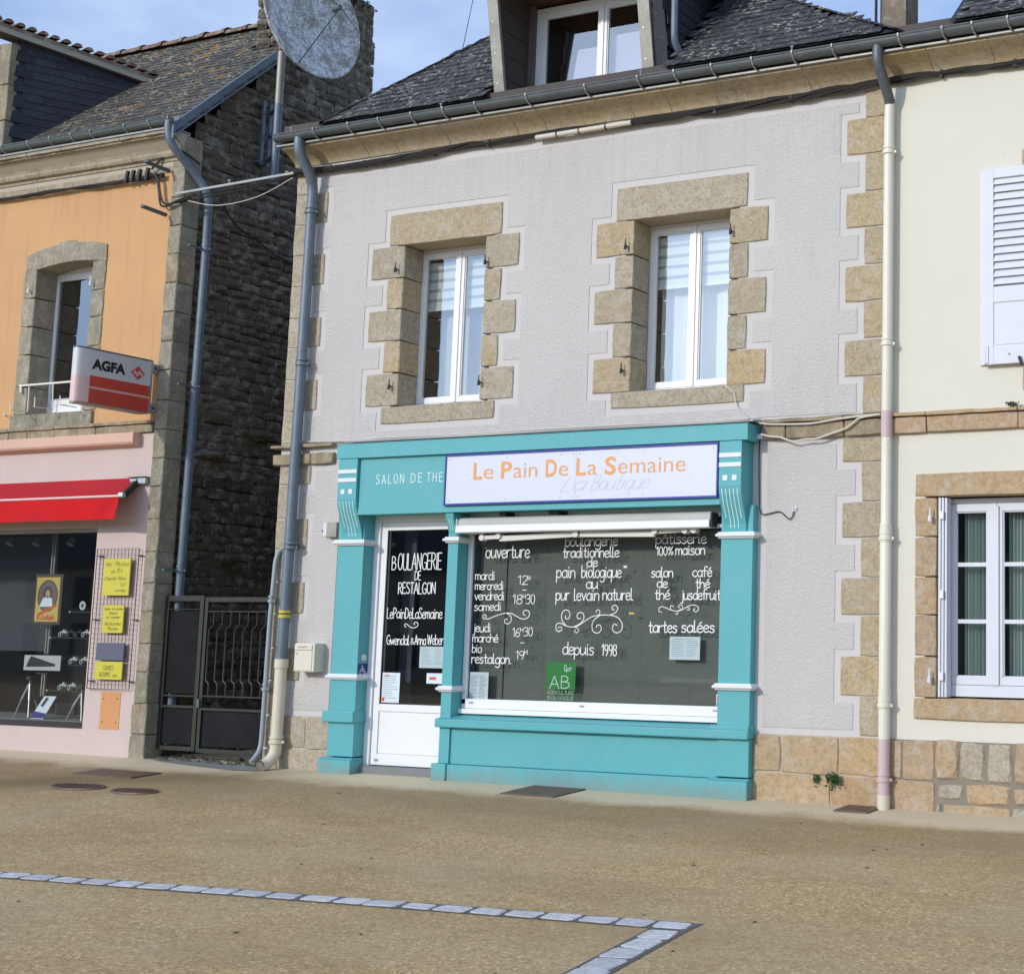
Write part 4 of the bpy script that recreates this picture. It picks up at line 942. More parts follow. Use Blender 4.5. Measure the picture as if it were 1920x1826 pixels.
# ================================================================== GUTTERS AND DOWNPIPES
def gutter(x0, x1, yc, zc, r, label, brackets, clips=()):
    t = thing('gutter', label, 'gutter', ((x0+x1)/2, yc, zc))
    n = 12; prof = []
    for k in range(n+1):
        a = PI+PI*k/n; prof.append((yc+r*math.cos(a), zc+r*math.sin(a)))
    inner = [(yc+(r-.004)*math.cos(PI+PI*k/n), zc+(r-.004)*math.sin(PI+PI*k/n)) for k in range(n, -1, -1)]
    MB().extr_x(prof+inner, x0, x1).build('trough', M['zinc'], t, smooth=True)
    MB().tube([(x0, yc-r, zc+.004), (x1, yc-r, zc+.004)], .009, 8).build('bead', M['zinc'], t, smooth=True)
    MB().extr_x([(yc+r-.003, zc-.03), (yc+r+.0, zc-.02), (yc+r+.0, zc+.05), (yc+r-.003, zc+.05)], x0, x1).build('back_edge', M['zinc'], t)
    for bx in brackets:
        mb = MB(); pts = [(bx, yc-r-.012, zc+.012), (bx, yc-r-.010, zc-.012)]
        for k in range(1, 6):
            a = PI+PI*k/10; pts.append((bx, yc+(r+.004)*math.cos(a), zc+(r+.004)*math.sin(a)))
        pts += [(bx+.006, yc-r*.40, zc-r-.010), (bx+.012, yc-r*.1, zc-r-.020), (bx+.006, yc+.03, zc-r-.016)]
        for i in range(len(pts)-1): mb.bar(pts[i], pts[i+1], .013, .005)
        mb.build('bracket', M['zinc_light'], t)
    for bx in clips:
        mb = MB(); mb.tube([(bx, yc-r, zc), (bx, yc-r, zc+.045)], .005, 8); mb.tube([(bx-.014, yc-r, zc+.045), (bx+.014, yc-r, zc+.045)], .006, 8); mb.build('clip', M['zinc_light'], t)
    return t
gb = [-1.48, -1.07, -.72, -.35, 0, .35, .89, 1.49, 2.01, 2.36, 2.71, 3.08, 3.44, 3.79, 4.35, 4.71, 4.95, 5.23]
gutter(-1.98, 6.4, -.268, 5.770, .054, 'long grey zinc gutter along the eaves of the grey and cream houses', gb, (-1.75, -.02, 2.04, 3.44))
gutter(-7.5, -3.40, -.19, 6.165, .055, 'grey zinc gutter under the mossy slate roof of the orange house', [-6.6, -6.2, -5.8, -5.41, -5.09, -4.78, -4.5, -4.03, -3.7, -3.43])
def collar(mb, p, r):
    mb.tube([(p[0], p[1], p[2]-.014), (p[0], p[1], p[2]+.014)], r+.010, 16)
    mb.tube([(p[0], p[1], p[2]+.030), (p[0], p[1], p[2]+.050)], r+.006, 16)
def pipe(label, pts, r, mat, clamps, parts=(), sleeves=(), n=16):
    t = thing('downpipe', label, 'downpipe', pts[-1]); 
    sp = []
    P = [Vector(p) for p in pts]
    MB().tube(P, r, n).build('pipe', M[mat], t, smooth=True)
    for (x, y, z), rr, ml in clamps:
        mb = MB(); collar(mb, (x, y, z), rr); mb.box(x+rr-.002, x+rr+.022, y-.008, y+.008, z-.010, z+.010); mb.box(x-.01, x+.01, y+rr, 0.0, z-.008, z+.008); mb.build('clamp', M[ml], t, smooth=True)
    return t
def curve(pts, sub=6):
    P = [Vector(p) for p in pts]; o = []
    for i in range(len(P)-1):
        p0, p1, p2, p3 = P[max(i-1, 0)], P[i], P[i+1], P[min(i+2, len(P)-1)]
        for k in range(sub):
            t = k/sub; o.append(0.5*((2*p1)+(p2-p0)*t+(2*p0-5*p1+4*p2-p3)*t*t+(-p0+3*p1-3*p2+p3)*t*t*t))
    o.append(P[-1]); return o
# blue-grey pipe at the left corner of the grey house, beige plastic foot
XL = -1.665
t = pipe('blue grey zinc downpipe with swan neck and beige foot, left corner of the grey house',
     curve([(-1.70, -.26, 5.74), (-1.70, -.26, 5.66), (-1.695, -.235, 5.57), (-1.66, -.14, 5.40), (XL, -.095, 5.28), (XL, -.09, 5.12)], 5)+[(XL, -.09, 5.0), (XL-.012, -.09, 3.0), (XL-.024, -.09, 1.7), (XL-.03, -.09, .86)], .048, 'zinc_blue',
     [((XL, -.09, 5.06), .052, 'zinc_blue'), ((XL, -.09, 3.62), .052, 'zinc_blue'), ((XL, -.09, 1.93), .052, 'zinc_blue')])
XL -= .02
MB().tube([(XL-.01, -.09, .93), (XL-.01, -.09, .85)], .061, 16).build('socket', M['beige_plastic'], t, smooth=True)
MB().tube(curve([(XL-.01, -.09, .88), (XL-.012, -.09, .5), (XL-.014, -.09, .16), (XL-.02, -.10, .09), (XL-.03, -.17, .015), (XL-.035, -.24, -.005)], 5), .052, 16, caps=False).build('foot_pipe', M['beige_plastic'], t, smooth=True)
mb = MB(); collar(mb, (XL-.012, -.09, .20), .057); mb.box(XL+.045, XL+.075, -.10, -.08, .19, .21); mb.build('clamp', M['beige_plastic'], t)
MB().tube([(XL-.036, -.2405, -.006), (XL-.036, -.236, -.004)], .043, 16).build('mouth', M['mortar'], t)
MB().box(XL-.066, XL-.02, -.149, -.1455, 1.345, 1.455).build('yellow_tape', M['yellow'], t) if False else MB().tube([(XL-.01, -.09, 1.30), (XL-.01, -.09, 1.365)], .0525, 16).build('yellow_tape', M['yellow'], t, smooth=True)
MB().tube([(XL-.01, -.09, 1.328), (XL-.01, -.09, 1.340)], .0532, 16).build('tape_stripe', M['black'], t, smooth=True)
# thin grey pipe beside the gate
pipe('thin grey plastic pipe with open foot between the gate and the grey house', curve([(-1.84, .02, 1.93), (-1.868, -.03, 1.89), (-1.878, -.05, 1.80)], 4)+[(-1.886, -.065, 1.3), (-1.896, -.065, .3)]+curve([(-1.898, -.065, .2), (-1.90, -.08, .12), (-1.905, -.13, .05), (-1.91, -.17, .015)], 4)[1:], .022, 'grey_plastic',
     [((-1.885, -.065, 1.45), .022, 'grey_plastic'), ((-1.893, -.065, .66), .022, 'grey_plastic')])
# cream pipe on the right
XR = 4.178
t = pipe('cream painted downpipe with mauve sections, between the grey and cream houses',
     [(XR+.005, -.075, 5.33), (XR, -.075, 5.2), (XR, -.075, 2.89)], .040, 'cream_paint', [((XR, -.075, 4.93), .040, 'cream_paint'), ((XR, -.075, 3.41), .040, 'cream_paint'), ((XR, -.075, 1.92), .044, 'cream_paint'), ((XR, -.075, .68), .044, 'cream_paint'), ((XR, -.075, .14), .044, 'mauve_paint')])
MB().tube(curve([(XR-.02, -.26, 5.76), (XR-.025, -.262, 5.66), (XR-.02, -.245, 5.58), (XR, -.16, 5.44), (XR+.005, -.10, 5.36), (XR+.005, -.075, 5.325)], 6), .042, 16).build('swan_neck', M['zinc'], t, smooth=True)
MB().tube([(XR, -.075, 2.89), (XR, -.075, 2.69)], .0442, 16).build('mauve_section', M['mauve_paint'], t, smooth=True)
MB().tube([(XR, -.075, 2.69), (XR, -.075, 1.95), (XR, -.075, 1.94), (XR, -.075, .435)], [.040, .040, .044, .044], 16).build('pipe', M['cream_paint'], t, smooth=True)
MB().tube([(XR, -.075, .435), (XR, -.075, .03)], .0448, 16).build('mauve_section', M['mauve_paint'], t, smooth=True)
MB().tube([(XR, -.075, .03), (XR, -.075, -.10)], .049, 16).build('foot_collar', M['beige_plastic'], t, smooth=True)
for z in (2.03, .80): MB().tube([(XR, -.075, z), (XR, -.075, z-.14)], .047, 16).build('sleeve', M['cream_paint'], t, smooth=True)
# blue pipe in the alley
pipe('blue grey downpipe running down inside the alley behind the gate', curve([(-3.46, -.20, 6.18), (-3.465, -.20, 6.05), (-3.44, -.15, 5.90), (-3.36, .08, 5.66), (-3.30, .17, 5.50), (-3.295, .20, 5.38)], 5)+[(-3.300, .21, 4.9), (-3.330, .21, 2.0), (-3.335, .21, .1)], .040, 'zinc_blue',
     [((-3.300, .21, 4.93), .040, 'zinc_blue'), ((-3.315, .21, 3.55), .040, 'zinc_blue'), ((-3.332, .21, 1.75), .040, 'zinc_blue')])
# dormer pipe
t = pipe('short blue grey downpipe on the slated dormer side', [(2.255, -.20, 7.5), (2.255, -.16, 6.25)]+curve([(2.255, -.16, 6.18), (2.255, -.14, 6.10), (2.27, -.08, 6.03), (2.30, .03, 6.01)], 4)[1:], .030, 'zinc_blue', [])

# ================================================================== TEAL SHOPFRONT
shop = thing('shopfront', 'teal painted wooden bakery front with white bands, door left and wide window right', 'shopfront', (1.0, 0, 0))
T = M['teal']; W_ = M['white_paint']
def tbox(name, x0, x1, y0, y1, z0, z1, mat=None, par=None, bev=.004, **k):
    return MB().box(x0, x1, y0, y1, z0, z1).build(name, mat or T, par or shop, bevel=bev, **k)
def white_band(par, x0, x1, yf, yb, zc):       # moulded white band wrapping a post
    prof = [(0, -.026), (.012, -.026), (.020, -.014), (.034, -.008), (.034, .010), (.022, .014), (.018, .026), (0, .026)]
    mb = MB()
    rings = []
    for e, dz in prof:
        rings.append([(x0-e, yb, zc+dz), (x0-e, yf-e, zc+dz), (x1+e, yf-e, zc+dz), (x1+e, yb, zc+dz)])
    vs = [p for r in rings for p in r]; fs = []
    for i in range(len(rings)-1):
        for k in range(3): fs.append((i*4+k, i*4+k+1, (i+1)*4+k+1, (i+1)*4+k))
    fs += [(0, 1, 2, 3), tuple(len(rings)*4-4+k for k in (3, 2, 1, 0))]
    return mb.add(vs, fs).build('white_band', W_, par, bevel=.002)
def pilaster(x0, x1, bx0, bx1, yb, ground_z, pedestal=True):
    p = tbox('pilaster', x0, x1, -.08, yb, .10, 2.20)
    white_band(p, x0, x1, -.083, yb-.02, 1.965); white_band(p, x0, x1, -.083, yb-.02, .786)
    if pedestal:
        tbox('pedestal_block', x0-.045, x1+.012, -.115, yb-.01, .392, .492, par=p, bev=.010)
        tbox('plinth', x0-.055, x1+.010, -.118, yb-.005, -.30, .072, par=p, bev=.008)
        MB().extr_x([(-.118, .072), (-.085, .090), (yb-.006, .090), (yb-.006, .072)], x0-.054, x1+.009).build('plinth_chamfer', T, p)
    # curved console
    prof = [(yb-.03, 2.70)]; 
    for k in range(13):
        t = k/12; z = 2.70-.71*t; s = t*t*(3-2*t) if t > 0 else 0
        tt = max(0, (t-.50)/.5); s = tt*tt*(3-2*tt)
        prof.append((-.20+.108*s, z))
    prof.append((yb-.03, 1.99))
    c = MB().extr_x(prof, bx0, bx1).build('console', T, p, bevel=.003)
    yof = lambda z: -.20+.108*(lambda q: q*q*(3-2*q))(max(0, ((2.70-z)/.71-.50)/.5))
    w = bx1-bx0
    for z in (2.588, 2.512): MB().box(bx0+.002, bx1-.002, -.206, -.195, z-.017, z+.017).build('white_bar', M['white_paint'], c)
    for q in (.29, .70): MB().box(bx0+w*q-.021, bx0+w*q+.021, -.204, -.195, 2.388, 2.430).build('white_square', M['white_paint'], c)
    for i, q in enumerate((.15, .32, .49, .66, .83)):
        zb = 2.10 if i in (0, 4) else 2.015
        zs = [2.325+(zb-2.325)*k/10 for k in range(11)]; d = MB()
        for a, b in zip(zs, zs[1:]):
            xx = bx0+w*q; d.quad((xx-.0035, yof(a)-.0015, a), (xx+.0035, yof(a)-.0015, a), (xx+.0035, yof(b)-.0015, b), (xx-.0035, yof(b)-.0015, b))
        d.build('groove', M['groove_white'], c)
    return p
pl = pilaster(-1.128, -.833, -1.060, -.848, .10, -.02)
pr = pilaster(2.768, 3.052, 2.800, 3.000, .04, -.04)
# slim post between door and window
pm = tbox('pilaster', .092, .200, -.08, .10, .09, 2.20)
white_band(pm, .092, .200, -.083, .06, 1.972); white_band(pm, .092, .200, -.083, .06, .708)
prof = [(.05, 2.20)]+[(-.15+.06*(k/8)**2*(3-2*k/8), 2.20-.20*k/8) for k in range(9)]+[(.05, 2.0)]
c = MB().extr_x(prof, .105, .188).build('console', T, pm, bevel=.002)
for q in (.135, .158):
    zs = [2.15-.012*k for k in range(9)]; d = MB()
    for a, b in zip(zs, zs[1:]):
        f = lambda z: -.15+.06*((2.20-z)/.2)**2*(3-2*(2.20-z)/.2)-.002
        d.quad((q-.003, f(a), a), (q+.003, f(a), a), (q+.003, f(b), b), (q-.003, f(b), b))
    d.build('groove', M['groove_white'], c)
# fascia
fas = tbox('fascia', -.846, 2.798, -.168, .0, 2.202, 2.705, bev=.003)
tbox('fascia_cornice', -1.085, 3.052, -.203, .0, 2.703, 2.838, bev=.004)
tbox('fascia_soffit', -.846, 2.79, -.14, .13, 2.204, 2.25, bev=0)
MB().extr_x([(-.215, 2.840), (.0, 2.872), (.0, 2.880), (-.215, 2.848)], -1.10, 3.075).build('lead_flashing', M['zinc'], shop)
for wd, a, b in (('SALON', -.655, -.345), ('DE', -.270, -.150), ('THE', -.095, .070)):
    mb = MB(); write(mb, wd, a, b, 2.472, .078, -.1685, .008, track=.22); mb.build('lettering', M['letter_pale'], fas)
# stall riser and sill
SL0, SL1 = .092, 2.770
tbox('stall_riser', .150, 2.765, -.060, .06, .085, .385)
tbox('stall_plinth', .085, 2.715, -.100, .06, -.30, .082)
tbox('sill_board', .066, 3.058, -.120, .10, .388, .462, bev=.010)
MB().extr_x([(-.118, .462), (.06, .492), (.06, .46)], .088, 3.04).build('sill_slope', T, shop)
tbox('stall_plinth', .050, .20, -.118, .06, -.30, .088)
# near-black panel, its colour standing in for the shaded cavity above the blind
tbox('cavity_shade_panel', .20, 2.77, .085, .13, 2.02, 2.21, M['dark_room'], bev=0)
# ---- display window
win = MB(); y0, y1 = .05, .11
win.box(.205, .250, y0, y1, .58, 2.21); win.box(2.72, 2.77, y0, y1, .58, 2.21); win.box(.205, 2.77, y0, y1, .545, .625); win.box(.25, 2.72, y0, y1, 2.13, 2.21)
wf = win.build('display_window', M['pvc'], shop, bevel=.004)
MB().box(.19, 2.768, .02, .10, .500, .543).build('window_drip', M['pvc'], wf, bevel=.006)
MB().quad((.25, .074, .62), (2.72, .074, .62), (2.72, .074, 2.14), (.25, .074, 2.14)).build('pane', M['glass'], wf)
for x in (.31, 1.43, 2.68): MB().box(x-.02, x+.02, .044, .05, .588, .600).build('drain_cap', M['zinc_light'], wf)
MB().quad((.262, .163, .60), (2.77, .163, .60), (2.77, .163, 2.2), (.262, .163, 2.2)).build('backing_sheet', M['backing'], wf)
MB().box(.25, .262, .08, .6, .60, 2.2).build('window_reveal', M['grey_wall'], wf)
room(shop, .1, 2.9, .5, 2.2, .20, 1.5)
# lettering on the pane
zw = zoomer(3.84, 860, 960); YG = .0705
def wr(text, x0, x1, base, h=75, w=.0075, yg=YG, z=zw, owner=None, mat='letter_white'):
    a, b = z(x0, base, yg), z(x1, base, yg); top = z(x0, base-h, yg); mb = MB()
    zb = (a.z+b.z)/2; write(mb, text, a.x, b.x, zb, top.z-a.z, yg, w); mb.build('lettering', M[mat], owner or wf)
wr('ouverture', 195, 510, 328, 92, .0085)
wr('boulangerie', 768, 1145, 243, 74); wr('traditionnelle', 752, 1155, 325, 74); wr('de', 922, 1000, 392, 64); wr('pain', 705, 838, 472, 88, .008); wr('biologique', 885, 1170, 470, 86, .008)
wr('*', 1184, 1212, 452, 68, .006); wr('au', 918, 1000, 550, 78, .008); wr('pur', 700, 796, 634, 85, .008); wr('levain', 830, 1010, 634, 84, .008); wr('naturel', 1037, 1252, 632, 84, .008)
wr('depuis', 748, 972, 1025, 88, .008); wr('1998', 1030, 1138, 1032, 80, .008)
wr('mardi', 120, 260, 486, 62, .007); wr('mercredi', 118, 322, 558, 60, .007); wr('vendredi', 115, 327, 632, 62, .007); wr('samedi', 112, 305, 708, 62, .007)
wr('12', 428, 496, 520, 62, .006); wr('H', 499, 515, 490, 30, .005); wr('-', 458, 488, 575, 34, .006); wr('18', 388, 458, 660, 66, .006); wr('H', 461, 483, 622, 30, .005); wr('30', 486, 548, 660, 66, .006)
wr('jeudi', 106, 230, 862, 64, .007); wr('marché', 100, 283, 936, 62, .007); wr('bio', 97, 165, 1010, 62, .007); wr('restalgon.', 93, 378, 1088, 70, .008)
wr('16', 388, 440, 895, 62, .006); wr('H', 443, 467, 862, 30, .005); wr('30', 470, 532, 893, 62, .006); wr('-', 442, 470, 955, 34, .006); wr('19', 412, 470, 1058, 60, .006); wr('H', 474, 495, 1024, 32, .005)
wr('pâtisserie', 1420, 1782, 226, 74, .0065); wr('100%', 1424, 1545, 310, 60, .007); wr('maison', 1563, 1772, 306, 74, .008)
wr('salon', 1388, 1542, 467, 72, .008); wr('café', 1684, 1822, 464, 72, .008); wr('de', 1428, 1503, 543, 68, .008); wr('thé', 1706, 1808, 545, 68, .008)
wr('thé', 1413, 1520, 628, 74, .008); wr('jusdefruit', 1604, 1885, 630, 74, .008); wr('tartes', 1368, 1572, 866, 82, .009); wr('salées', 1604, 1842, 864, 82, .009)
wr('*', 600, 628, 1425, 68, .007)
def stroke(pts, w=.007, owner=None, z=zw, yg=YG, mat='letter_white'):
    mb = MB(); P = [z(x, y, yg) for x, y in pts]; ribbon(mb, smooth([(p.x, p.z) for p in P], 4), w, lambda X, Z, d: (X, yg-d, Z), random.uniform(.0002, .0009)); mb.build('scroll', M[mat], owner or wf)
def sp(cx, cy, r0, r1, a0, a1): return spiral(cx, cy, r0, r1, a0, a1, 16)
stroke([(195, 768), (180, 765), (174, 748), (186, 738), (200, 748), (192, 765), (215, 768), (270, 745), (330, 728), (375, 728), (410, 745), (445, 765), (480, 768), (505, 750), (510, 722), (490, 706), (468, 715), (465, 735), (480, 742)], .0065)
stroke([(350, 730), (372, 745), (380, 770), (368, 796), (345, 804), (330, 788), (338, 770), (352, 772)], .0065)
stroke([(735, 852), (712, 858), (700, 835), (705, 808), (728, 798), (760, 812), (800, 826), (850, 822), (900, 790), (955, 755), (1010, 742), (1060, 740), (1110, 745), (1150, 762), (1176, 800), (1174, 845), (1148, 868), (1118, 860), (1106, 832), (1120, 806), (1142, 815)], .0065)
stroke([(716, 838), (724, 826), (742, 830), (740, 850), (722, 860)], .0055)
stroke([(770, 812), (745, 780), (742, 735), (762, 706), (792, 710), (802, 742), (788, 768), (768, 762), (772, 744)], .0065)
stroke([(830, 825), (870, 805), (900, 770), (898, 732), (870, 722), (852, 745), (862, 768), (880, 762)], .0065)
stroke([(825, 826), (850, 832), (865, 852), (848, 868), (834, 858), (842, 846)], .0055)
stroke([(1015, 745), (975, 775), (960, 815), (968, 858), (1000, 870), (1025, 848), (1022, 818), (1000, 812), (990, 830)], .0065)
stroke([(1005, 742), (1018, 722), (1010, 704), (992, 708), (990, 722)], .0055)
stroke([(1095, 738), (1130, 722), (1146, 692), (1130, 670), (1108, 678), (1106, 700), (1122, 702)], .0065)
stroke([(1462, 718), (1445, 716), (1442, 694), (1460, 680), (1490, 688), (1530, 705), (1575, 712), (1615, 700), (1650, 678), (1690, 668), (1722, 680), (1726, 705), (1706, 718), (1690, 704), (1702, 694)], .0055)
stroke([(1528, 702), (1524, 682), (1536, 672), (1546, 682)], .005); stroke([(1585, 708), (1612, 692), (1608, 670), (1588, 668), (1582, 682), (1594, 688)], .005)
stroke([(1575, 712), (1580, 728), (1568, 736), (1562, 726)], .005); stroke([(1645, 682), (1664, 694), (1656, 706), (1644, 700)], .005)
# ---- papers and stickers in the window
def notice(name, label, cat, x0, x1, z0, z1, Y, lines=7, cols=1, mat='paper', shift=0):
    o = thing(name, label, cat, ((x0+x1)/2, Y, z0)); MB().box(x0, x1, Y-.0012, Y, z0, z1).build('sheet', M[mat], o)
    mb = MB(); h = z1-z0; w = x1-x0
    for c in range(cols):
        cx0 = x0+w*(.08+.92*c/cols); cw = w*(.84/cols)
        for k in range(lines):
            z = z1-h*(.10+.80*k/lines); l = random.uniform(.55, 1)*cw
            mb.quad((cx0, Y-.0016, z), (cx0+l, Y-.0016, z), (cx0+l, Y-.0016, z-h*.022), (cx0, Y-.0016, z-h*.022))
    mb.build('printed_lines', M['paper_ink'], o); return o
def znotice(z, x0, y0, x1, y1, Y): a = z(x0, y0, Y); b = z(x1, y1, Y); return a.x, b.x, b.z, a.z
a = znotice(zw, 75, 1150, 205, 1375, .079); notice('price_list', 'narrow white price list in the lower left corner of the bakery window', 'notice', *a, .083, 18, 2)
a = znotice(zw, 1520, 895, 1735, 1065, .10); notice('notice', 'white two column notice hanging under the words tartes salées', 'notice', *a, .102, 10, 2)
o = MB(); a = zw(1228, 722, .075); b = zw(1265, 735, .075); o.box(a.x, b.x, .0695, .0705, b.z, a.z); tag(o.build('sticker', M['yellow_print']), 'tiny yellow sticker right of the white scrollwork on the window', 'sticker')
t = thing('organic_label', 'green square organic farming label AB inside the bakery window', 'label', (1.0, .08, .7))
a = zw(635, 1078, .082); b = zw(838, 1280, .082); MB().box(a.x, b.x, .081, .082, b.z, a.z).build('green_square', M['green'], t)
wr('A', 655, 725, 1268, 88, .008, .0805, zw, t, 'letter_pale'); wr('B', 738, 800, 1268, 88, .008, .0805, zw, t, 'letter_pale')
stroke([(765, 1145), (760, 1120), (768, 1098), (776, 1118), (770, 1145)], .006, t, zw, .0805, 'letter_pale'); stroke([(770, 1145), (785, 1130), (812, 1120), (800, 1138), (775, 1146)], .007, t, zw, .0805, 'letter_pale')
wr('AGRICULTURE', 638, 830, 1312, 26, .005, .0805, zw, t, 'green_pale'); wr('BIOLOGIQUE', 638, 826, 1350, 24, .005, .0805, zw, t, 'green_pale')
a = zw(1830, 1310, .07); b = zw(1870, 1418, .07)
t = thing('sticker', 'small red and blue sticker at the lower right edge of the bakery window', 'sticker', (2.69, .07, .6))
MB().box(2.675, 2.735, .0695, .0705, b.z, a.z).build('sheet', M['paper'], t); MB().box(2.68, 2.735, .0688, .0694, a.z-.06, a.z-.01).build('red_print', M['red_print'], t); MB().box(2.68, 2.735, .0688, .0694, a.z-.10, a.z-.065).build('blue_print', M['blue'], t)
# ---- rolled white blind over the window
t = thing('retracted_awning', 'white retracted awning roller with folded arms above the bakery window', 'awning', (1.4, 0, 2.06))
zb = 2.052
MB().tube([(.225, -.075, 2.108), (2.69, -.075, 2.108)], .050, 18).build('rolled_canvas', M['awning_canvas'], t, smooth=True)
MB().extr_x([(-.145, 2.030), (-.125, 2.020), (-.10, 2.024), (-.09, 2.055), (-.10, 2.088), (-.125, 2.094), (-.145, 2.085)], .212, 2.690).build('front_bar', M['pvc'], t, smooth=True, bevel=.004)
for a, b, nm in ((.205, .218, 'end_cap'), (2.692, 2.715, 'end_cap')): MB().box(a, b, -.135, -.03, 2.03, 2.15).build(nm, M['awning_white' if a < 1 else 'iron_dark'], t, bevel=.01)
def arm(x0, x1, z0, z1, h, y=-.06): MB().bar((x0, y, z0), (x1, y, z1), .032, h).build('arm', M['awning_white'], t, bevel=.006)
arm(.46, .60, 1.985, 1.990, .036, -.07); arm(.62, 1.37, 1.975, 2.000, .048); arm(1.43, 2.15, 2.000, 1.990, .050); arm(2.19, 2.50, 2.010, 2.020, .040)
for x, z in ((.45, 1.985), (.62, 1.996), (1.40, 1.998), (2.16, 2.012), (2.44, 2.010), (2.52, 2.012)):
    MB().tube([(x, -.095, z), (x, -.03, z)], .026, 12).build('arm_joint', M['awning_white'], t, smooth=True)
tb = MB(); tb.box(.26, .38, -.07, .04, 2.022, 2.052); tb.box(.215, .26, -.11, .04, 2.03, 2.11); tb.box(2.50, 2.76, -.05, .0, 2.03, 2.06)
tb.build('bracket', M['awning_white'], t, bevel=.004)
MB().box(1.12, 1.22, -.08, .05, 2.16, 2.20).build('bracket', M['iron_dark'], t); MB().box(.62, .68, -.08, .05, 2.16, 2.20).build('bracket', M['iron_dark'], t)
# ---- door
Y = .07
fr = MB(); fr.box(-.833, -.768, Y-.02, Y+.06, -.03, 2.205); fr.box(-.768, .10, Y-.02, Y+.06, 2.15, 2.205)
door = MB(); dx0, dx1 = -.764, .10
door.box(dx0, dx0+.064, Y, Y+.05, .03, 2.148); door.box(dx0+.064, dx1, Y, Y+.05, 2.078, 2.148); door.box(dx0+.064, dx1, Y, Y+.05, .492, .556); door.box(dx0+.064, dx1, Y, Y+.05, .03, .128); 
do = door.build('door', M['pvc'], shop, bevel=.003)
fr.build('frame', M['pvc'], do, bevel=.003)
MB().box(dx0+.066, dx1, Y+.010, Y+.04, .129, .491).build('lower_panel', M['pvc'], do, bevel=.006)
MB().quad((dx0+.064, Y+.022, .556), (dx1, Y+.022, .556), (dx1, Y+.022, 2.078), (dx0+.064, Y+.022, 2.078)).build('pane', M['glass'], do)
MB().box(dx0+.064, dx1, Y+.004, Y+.018, .556, .568).build('glazing_bead', M['black'], do); MB().box(dx0+.064, dx0+.070, Y+.004, Y+.018, .568, 2.078).build('glazing_bead', M['black'], do)
MB().box(dx0+.045, dx0+.085, Y-.004, Y, .062, .082).build('drain_cap', M['zinc_light'], do)
MB().box(-.84, .12, .0, .14, -.045, .022).build('threshold', M['concrete'], do)
room(shop, -.75, .05, .3, 2.1, .15, 1.3)
MB().box(-.70, -.56, .30, .32, .3, 2.1).build('inner_partition', M['grey_wall'], do)
z6 = zoomer(2.909, 600, 780); z8 = zoomer(4.364, 580, 1100); yg = Y+.0212
wr('B', 392, 415, 839, 72, .0085, yg, z6, do); wr('OULANGERIE', 425, 662, 837, 88, .0085, yg, z6, do); wr('DE', 517, 550, 894, 48, .007, yg, z6, do); wr('RESTALGON', 427, 630, 968, 60, .0085, yg, z6, do)
wr('LePainDeLaSemaine', 636, 1085, 258, 84, .0075, yg, z8, do); wr('Gwendal', 632, 815, 472, 76, .0075, yg, z8, do); wr('&', 828, 855, 468, 50, .006, yg, z8, do); wr('Anna', 862, 952, 472, 76, .0075, yg, z8, do); wr('Weber', 965, 1097, 472, 80, .0075, yg, z8, do)
stroke([(792, 330), (780, 318), (786, 303), (802, 308), (825, 328), (855, 336), (885, 322), (888, 298), (870, 288), (856, 300), (864, 312)], .0065, do, z8, yg)
a = znotice(z8, 905, 487, 1120, 667, Y+.03); notice('notice', 'white two column notice on the glass under the names on the door', 'notice', *a, Y+.0325, 9, 2)
a = znotice(z8, 598, 700, 730, 950, Y+.015); o = notice('opening_notice', 'tall white notice with orange sun print in the lower left corner of the door glass', 'notice', *a, Y+.018, 11, 1)
mb = MB(); x0, x1, z0, z1 = a; 
mb.add([(x0+.014+.018*math.cos(k*PI/8)*(1 if k % 2 else .75)+.008, Y+.0158, z0+.028+.022*math.sin(k*PI/8)*(1 if k % 2 else .75)) for k in range(16)], [tuple(range(16))]); mb.build('sun_print', M['red_print'], o)
mb = MB(); mb.add([(x0+.030+i*.008, Y+.0158, z1-.022+(.007 if i % 2 else -.004)) for i in range(7)]+[(x0+.078-i*.008, Y+.0158, z1-.036+(.004 if i % 2 else 0)) for i in range(7)], [tuple(range(14))]); mb.build('orange_print', M['red_print'], o)
a = znotice(z8, 960, 705, 1120, 795, Y+.015); x0, x1, z0, z1 = a
o = notice('small_notice', 'small card with orange print on the door glass beside the slim teal post', 'notice', x0, x1, z0, z1, Y+.018, 1, 1)
mb = MB(); mb.add([(x0+.03+i*.012, Y+.0158, z0+.052+(.009 if i % 2 else 0)) for i in range(7)]+[(x0+.102-i*.012, Y+.0158, z0+.030+(.006 if i % 2 else 0)) for i in range(7)], [tuple(range(14))]); mb.build('orange_print', M['red_print'], o)
# bell and disabled access sticker on the pilaster side (facing right)
xs = -.8325
t = thing('door_bell', 'round white bell push on the side of the left teal pilaster', 'bell', (xs, -.01, .95))
p = atX(682, 1233, xs); MB().tube([(xs-.001, p.y, p.z), (xs+.012, p.y, p.z)], [.032, .026], 20).build('cover', M['white_paint'], t, smooth=True); MB().tube([(xs+.012, p.y+.006, p.z-.004), (xs+.017, p.y+.006, p.z-.004)], .009, 10).build('button', M['chrome'], t)
a = atX(672, 1244, xs); b = atX(690, 1271, xs)
t = thing('access_sticker', 'dark blue wheelchair access sticker below the door bell', 'sticker', (xs, (a.y+b.y)/2, b.z))
MB().box(xs-.001, xs+.0015, a.y, b.y, b.z, a.z).build('sheet', M['blue'], t)
mb = MB(); w0, h0 = b.y-a.y, a.z-b.z
mp_ = lambda u, v, d: (xs+.0022+d, a.y+u*w0, b.z+v*h0)
